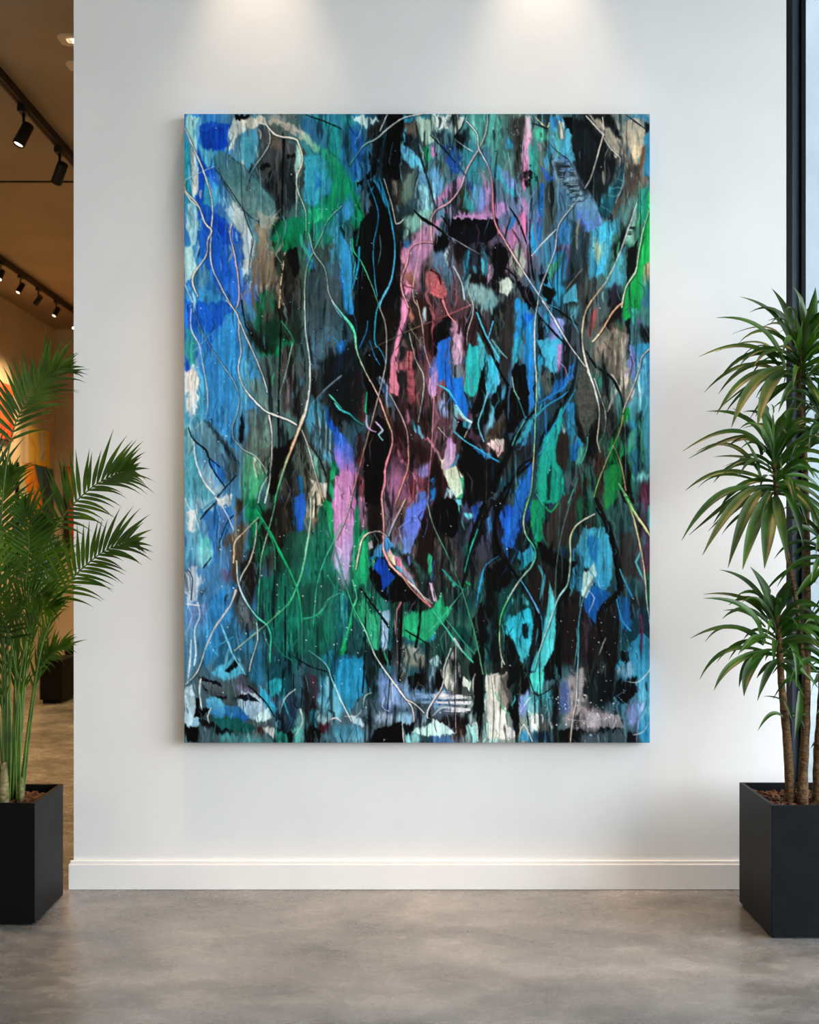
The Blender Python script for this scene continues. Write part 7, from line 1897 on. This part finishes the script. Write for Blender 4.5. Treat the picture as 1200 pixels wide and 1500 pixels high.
KEYS.append("""
t 270 167 3.255
p c8d8dc r=3 s=2 a=.8 190,460 240,410 300,500 290,600 235,520
p 1f9a72-189068 r=4 s=4 a=.62 640,150 720,180 790,280 830,390 740,430 640,480 545,560 465,625 395,600 460,540 560,480 640,430 700,360 660,220
p 3fa8bc-3a9cb4 r=3 s=2 a=.75 565,200 660,185 700,330 640,425 565,415
p 2a70b8 r=3 s=3 a=.8 615,265 655,330 610,385
p 9c8e78-6f6454 r=5 s=2 a=.75 340,540 400,560 420,700 440,800 340,820 330,700
p 4a5e6a-3f5058 r=5 s=3 a=.7 565,760 740,700 760,1000 600,1050
p 3a92ce r=2 a=.9 742,560 790,640 800,900 770,940 742,700
p 50b2d2 r=2 a=.9 792,600 832,560 805,800
p 0b0b0c r=3 s=1.5 k=.35 a=.92 805,560 900,440 990,560 1010,820 950,900 920,1060 835,1000 812,760
p 15191c r=3 a=.85 640,1180 760,1130 830,1060 860,1300 800,1480 700,1420
p 3c8ed2-3a86c8 r=3 a=.8 190,960 245,930 262,1180 250,1400 180,1300 120,1150
p 1f50cc r=3 a=.85 60,560 130,520 190,640 230,780 180,840 120,760 80,680
p 0f2fb4 r=3 a=.8 75,80 200,60 215,140 150,180 90,150
p 5ab0c8 r=2 a=.8 265,110 330,100 345,190 300,260 260,210
p 0f3a2c r=3 a=.7 370,1010 440,960 470,1080 400,1140
p e8e0d4-d0d8dc r=4 s=2 a=.9 5,1240 50,1190 60,1290 45,1400 5,1390
t 610 167 3.255
p 0b0b0c r=2 a=.95 362,650 425,622 440,700 400,762 370,742
p c8d2c6 r=2 a=.95 395,800 440,772 465,820 430,868 392,850
p 86a8a8 r=2 a=.9 250,800 350,840 380,880 290,900
p 33302e r=2 k=.3 a=.9 432,880 462,900 460,1100 430,1300 402,1300 402,1000
p 2f90d4-2a74cc r=1.5 522,1010 560,960 560,1200 540,1300 512,1150
p 4aaad0 r=1.5 572,1080 690,1060 690,1180 655,1240 600,1150
p 8c8cd4 r=2 640,965 700,990 690,1060 632,1080
p d080c8 r=1 672,1100 690,1090 686,1200 668,1230
p 38b4bc-30a4a0 r=1.2 250,1085 298,1160 308,1230 262,1330 222,1320 240,1180
p 44b6d6 r=1.2 330,1130 385,1180 370,1320 345,1330 330,1240
p 0b0c0d r=2 310,1240 335,1180 330,1330 290,1420 270,1400
p 0c0c0c r=2 480,1200 515,1180 540,1330 530,1420 470,1420
p 20262a-15191c r=3 k=.3 a=.8 740,30 830,90 900,200 860,330 800,400 745,250
p 4fb0d0-3f98c4 r=3 a=.75 820,560 900,520 930,620 880,760 820,800 800,680
p c8c490 r=3 s=2 a=.6 845,590 880,640 870,720 840,680
p 2a2c2e r=3 a=.8 700,800 780,720 800,560 830,560 810,760 760,850 720,900
p 5ab4d4 r=2 a=.85 705,860 760,800 775,890 700,895
p 0f1112 r=2 a=.9 1010,640 1055,600 1040,740 990,820
p b0a89c-7a746c r=4 s=2 a=.5 930,1020 1000,1050 1010,1240 960,1240
p d4b0d0 r=2 a=.8 165,1060 210,1040 215,1180 175,1200
p 2a60d0 r=1.5 100,1090 155,1060 150,1180 200,1360 240,1430 190,1400 120,1260
t 270 630 3.275
p 8fd4de r=2 a=.85 62,560 140,570 130,640 92,660 62,640
p 1f7a62 r=5 s=4 a=.45 480,480 640,500 760,720 740,1000 560,1080 430,900
p 0c0a0c r=1.5 k=.3 890,690 950,600 1000,640 1060,720 1118,780 1060,830 960,806 905,745
p 1a3cbc-1834a8 r=1.2 902,655 950,602 980,660 1014,702 980,740 952,770 942,702
p b8b4b8 s=.8 r=.6 880,540 900,525 906,555 886,570
p 2cae78-28a070 r=1.4 a=.9 820,650 856,505 880,560 878,640 870,730 832,742
p c884c6-c890cc-a8a4d4 r=1 742,192 828,202 800,420 762,600 772,712 722,545 716,320
p 1f8c62 r=1 820,352 836,420 840,500 802,640
p 24905f r=1 672,330 690,340 722,520 712,530
p d8d4cc r=2 a=.8 600,230 690,260 680,330 650,300
p 2a54c0 r=1.5 530,320 575,300 578,420 545,470 530,400
p 9fb4d8 r=2 a=.85 940,870 985,860 975,1040 950,1060
p 2a8cbc-3894c4 r=3 a=.8 740,1100 850,1080 860,1220 800,1360 730,1240
p 7a9ad0-8aa0d0 r=3 a=.7 930,1200 1060,1210 1120,1290 1060,1330 930,1310
p 0b0b0d r=1.5 930,1430 1040,1390 1060,1490 920,1490
p b8d4e4 r=2 a=.85 0,1230 40,1210 60,1330 30,1430 0,1400
p 5ab0d4 r=1.5 a=.9 130,1160 240,1080 290,1170 190,1200
p 0a0a0c r=1 195,1150 250,1092 262,1120 215,1160
t 610 630 3.275
l 0b0c0e 7-10-9-8-6-4 500,0 420,160 335,330 262,520 232,700 200,810
l 0c0d0f 5-7-7-7-6-5 560,140 432,270 386,400 382,500 420,600 500,720 580,840 600,950
p 0b0b0c r=1.5 575,528 640,575 720,620 770,630 720,700 650,650 600,600
p 3c3836-343230 r=1.2 k=.25 602,485 700,310 765,300 770,420 720,560 622,525
p 2fa8c8-3ab2d0-50c0d4 r=1.5 412,965 480,872 540,852 562,930 540,1080 500,1062 450,985
p 0b0f12 r=2 a=.9 500,930 530,920 540,1000 510,1000
p 62ccd8-4cc0c8 r=.8 636,732 656,820 662,900 658,1000 620,1080 572,1150 546,1150 600,1000 622,880
p 52c8c0 r=1 542,1162 612,1152 602,1240 550,1232
p 4aa8cc-3a90c4 r=3 a=.85 800,470 900,462 940,600 930,740 880,800 822,642 762,560
p 1f5fb0 r=3 s=2 a=.7 820,500 880,520 860,640 820,600
p b8dcdc r=1.5 a=.9 802,700 850,640 862,700 830,765
p 1f5cb4-1a4c9c r=1.2 802,832 860,742 930,782 880,842 850,900 802,862
l 1a1716 8-12-13-12-9-9-8 860,330 905,430 945,550 972,680 975,770 895,840 870,920 920,1070 940,1170
p 3a92c4-4a9cc8 r=3 a=.85 1000,1050 1060,960 1118,1000 1118,1200 1042,1160
l 5a3050 5-6-4 1070,880 1078,960 1075,1060
l 6a3a60 4-6-4 1090,250 1098,320 1100,390
p dcdcd4-e2e2da r=3 a=.85 335,1180 400,1162 440,1300 400,1480 342,1480
p 5a5450 r=4 s=2 a=.6 d=.5 370,1180 440,1160 450,1330 400,1340
p b4b0b4 r=4 s=2 a=.8 742,1150 802,1142 790,1340 742,1380
p a8a4ae r=3 a=.75 790,1335 960,1362 1000,1420 820,1420
p 12161a r=3 a=.9 865,1160 942,1150 942,1300 865,1312
p 2a9a52 r=4 s=2 a=.75 900,180 982,152 992,280 960,330 902,385 890,300
p 2a64ce r=2 a=.9 470,335 542,165 540,262 500,420 432,520 412,565
p 2060b8 r=2 a=.8 730,70 780,60 770,140 740,150
p 0b0b0c c r=1 100,350 180,330 205,400 195,490 150,510 105,450
p e4ecd0-d0e8d8 r=1 140,190 190,165 205,220 220,300 190,320 150,270
p 0c0d0d r=2 k=.3 210,110 260,60 330,170 300,330 250,380 230,280
p 0d0e0e r=2 k=.3 250,1130 320,1000 330,1200 310,1400 280,1300
p 0c0d0e r=2 k=.3 680,640 740,620 720,900 690,1180 660,1100 670,900
p 241f1e r=3 k=.3 a=.85 690,830 770,830 760,1080 700,1130
""")
base_grid(BASE)
for part in STROKES: perform(part, 1)
smear(3.5, 1.4, 40)
rags(0.615, 70, 0.7)
slashes(2600, 21, 12, 60, 4.5, 0.16, 0.35, 0.9)
for part in KEYS: perform(part)
smear(2.2, 1.0, 60)
for part in STROKES: perform(part, 2)
slashes(2600, 22, 8, 40, 1.8, 0.16, 0.3, 0.8)
drips(200, 5)
for part in LINES: perform(part)
m_ = BUF.mean(-1, keepdims=True)
BUF[:] = np.clip(m_ + (BUF - m_) * 1.0, 0, 1)
b_ = np.clip(BUF[..., 2] - BUF[..., 1], 0, 1)
BUF[..., 1] += 0.13 * b_; BUF[..., 2] -= 0.06 * b_; BUF[..., 0] += 0.02 * b_
BUF[:] = BUF ** 1.16 * 1.08
BUF[:] = np.where(BUF < 0.22, BUF * (0.66 + 0.34 * BUF / 0.22), BUF)
BUF *= (1 + 0.06 * GRN + 0.05 * STV)[..., None]
np.clip(BUF, 0.0, 1.0, out=BUF)
def painted_canvas():
    x0, x1, z0, z1, yf = -.81675, .8712, .5422, 2.8217, -0.050
    t = empty('abstract_painting', (0.027, 0.0, 1.68), 'large unframed abstract canvas in blue, green, black and pink on the white wall', 'painting')
    lin = np.where(BUF <= 0.04045, BUF / 12.92, ((BUF + 0.055) / 1.055) ** 2.4) * PAINT_GAIN
    gx = x0 + (x1 - x0) * np.arange(PW) / (PW - 1); gz = z1 + (z0 - z1) * np.arange(PH) / (PH - 1)
    X, Z = np.meshgrid(gx, gz)
    rel = np.clip(HGT, -0.5, 1.5) * 0.0009
    rel[0] = rel[-1] = 0; rel[:, 0] = rel[:, -1] = 0
    co = np.stack([X, yf - rel, Z], -1).reshape(-1, 3).astype(np.float32)
    idx = np.arange(PW * PH).reshape(PH, PW)
    q = np.stack([idx[:-1, :-1], idx[1:, :-1], idx[1:, 1:], idx[:-1, 1:]], -1).reshape(-1, 4)
    m, nt, b = mat('oil_and_poured_enamel')
    at_ = nt.nodes.new('ShaderNodeAttribute'); at_.attribute_name = 'paint'
    nt.links.new(at_.outputs['Color'], b.inputs['Base Color'])
    b.inputs['Roughness'].default_value = 0.5; b.inputs['Specular IOR Level'].default_value = 0.05
    def mesh(name, co, q, col, parent):
        me = bpy.data.meshes.new(name)
        me.vertices.add(len(co)); me.vertices.foreach_set('co', co.ravel())
        me.loops.add(q.size); me.loops.foreach_set('vertex_index', q.ravel().astype(np.int32))
        me.polygons.add(len(q)); me.polygons.foreach_set('loop_start', np.arange(0, q.size, 4, dtype=np.int32))
        me.update(calc_edges=True)
        a = me.color_attributes.new('paint', 'FLOAT_COLOR', 'POINT')
        c4 = np.ones((len(co), 4), np.float32); c4[:, :3] = col; a.data.foreach_set('color', c4.ravel())
        me.polygons.foreach_set('use_smooth', np.ones(len(q), bool))
        me.materials.append(m)
        o = bpy.data.objects.new(name, me); COL.objects.link(o)
        o.parent = parent; o.matrix_parent_inverse = Matrix.Translation(-parent.location)
        return o
    mesh('painted_face', co, q, lin.reshape(-1, 3), t)
    # the paint runs on round the four edges of the stretched canvas
    def ring(y): 
        a = np.stack([gx, np.full(PW, y), np.full(PW, z1)], -1); r = np.stack([np.full(PH, x1), np.full(PH, y), gz], -1)
        bt = np.stack([gx[::-1], np.full(PW, y), np.full(PW, z0)], -1); l = np.stack([np.full(PH, x0), np.full(PH, y), gz[::-1]], -1)
        return np.concatenate([a[:-1], r[:-1], bt[:-1], l[:-1]])
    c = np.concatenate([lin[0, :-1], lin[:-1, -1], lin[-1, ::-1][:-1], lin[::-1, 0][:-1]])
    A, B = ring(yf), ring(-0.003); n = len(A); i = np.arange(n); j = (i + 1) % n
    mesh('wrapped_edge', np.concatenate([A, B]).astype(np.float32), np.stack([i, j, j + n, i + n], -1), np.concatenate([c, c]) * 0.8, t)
    bars = MB()
    for a, b_, c_, d_ in ((x0 + .003, x0 + .05, z0 + .003, z1 - .003), (x1 - .05, x1 - .003, z0 + .003, z1 - .003), (x0 + .05, x1 - .05, z0 + .003, z0 + .05), (x0 + .05, x1 - .05, z1 - .05, z1 - .003)):
        bars.box(a, b_, yf + .006, -0.001, c_, d_)
    bars.build('stretcher_frame', noise_mat('pine_wood', '9a7a50', 'b8966a', 0.6, 8), t)
painted_canvas()
# ------------------------------------------------------------------ light: sky, lamps
wd = bpy.data.worlds.new('daylight'); SC.world = wd; wd.use_nodes = True
nt = wd.node_tree; bg = nt.nodes['Background']
tc = nt.nodes.new('ShaderNodeTexCoord'); sp = nt.nodes.new('ShaderNodeSeparateXYZ'); cr = nt.nodes.new('ShaderNodeValToRGB')
cr.color_ramp.elements[0].position = 0.48; cr.color_ramp.elements[0].color = (0.30, 0.32, 0.34, 1)
cr.color_ramp.elements[1].position = 0.56; cr.color_ramp.elements[1].color = (0.885, 0.945, 1.0, 1)
mr = nt.nodes.new('ShaderNodeMapRange'); mr.inputs['From Min'].default_value = -1; mr.inputs['From Max'].default_value = 1
nt.links.new(tc.outputs['Generated'], sp.inputs[0]); nt.links.new(sp.outputs['Z'], mr.inputs['Value']); nt.links.new(mr.outputs[0], cr.inputs['Fac'])
nt.links.new(cr.outputs['Color'], bg.inputs['Color']); bg.inputs['Strength'].default_value = SKY
def portal(loc, rot, sx, sy):
    l = bpy.data.lights.new('window_portal', 'AREA'); l.shape = 'RECTANGLE'; l.size = sx; l.size_y = sy
    l.cycles.is_portal = True
    o = bpy.data.objects.new('window_portal', l); o.location = loc; o.rotation_euler = rot; COL.objects.link(o)
portal((XR + 0.12, YF / 2, CEIL / 2), (0, math.radians(90), 0), CEIL, -YF)
portal((3.0, 0.13, CEIL / 2), (math.radians(90), 0, 0), 3.0, CEIL)
# ceiling wall washers above the painting
for px in (380, 795):
    lamp_spot((px * 0.0025 - 1.5, -0.14, CEIL - 0.02), Matrix.Rotation(math.radians(0), 3, 'X'), WASH, 52, (1.0, 0.77, 0.57), 0.9, 0.02)
# added warm spots without fixtures, to warm the floor in front of the wall
for x in (-0.75, 0.05, 0.8):
    lamp_spot((x, -0.5, CEIL - 0.02), Matrix.Rotation(0, 3, 'X'), FLOODL, 40, (1.0, 0.57, 0.27), 1.0, 0.05)
# added warm fill for the back gallery: unseen spots just under its ceiling
for x, y, pw in ((-2.3, 3.4, GAL), (-0.6, 5.4, GAL), (-2.6, 6.2, GAL * 0.8), (-0.3, 2.2, GAL * 0.9)):
    lamp_spot((x, y, BCEIL - 0.03), Matrix.Rotation(0, 3, 'X'), pw, 130, WARM, 0.8, 0.06)

# ------------------------------------------------------------------ camera
cam = bpy.data.cameras.new('camera'); co = bpy.data.objects.new('camera', cam); COL.objects.link(co)
co.location = (0, -CAMD, CAMZ); co.rotation_euler = (math.radians(90), 0, 0)
cam.sensor_fit = 'HORIZONTAL'; cam.sensor_width = 36; cam.lens = 36 * FPX / 1200
cam.shift_x = 0.0; cam.shift_y = 50 / 1200
cam.dof.use_dof = True; cam.dof.focus_distance = 4.9; cam.dof.aperture_fstop = 5.6
cam.clip_start = 0.05; cam.clip_end = 100
SC.camera = co
SC.view_settings.view_transform = 'Standard'; SC.view_settings.look = 'None'
SC.view_settings.exposure = EXPO; SC.view_settings.gamma = 1.0; SC.view_settings.use_curve_mapping = False
SC.cycles.max_bounces = 8; SC.cycles.diffuse_bounces = 5; SC.cycles.caustics_reflective = False; SC.cycles.caustics_refractive = False
SC.cycles.use_denoising = True
SC.cycles.sample_clamp_indirect = 6.0
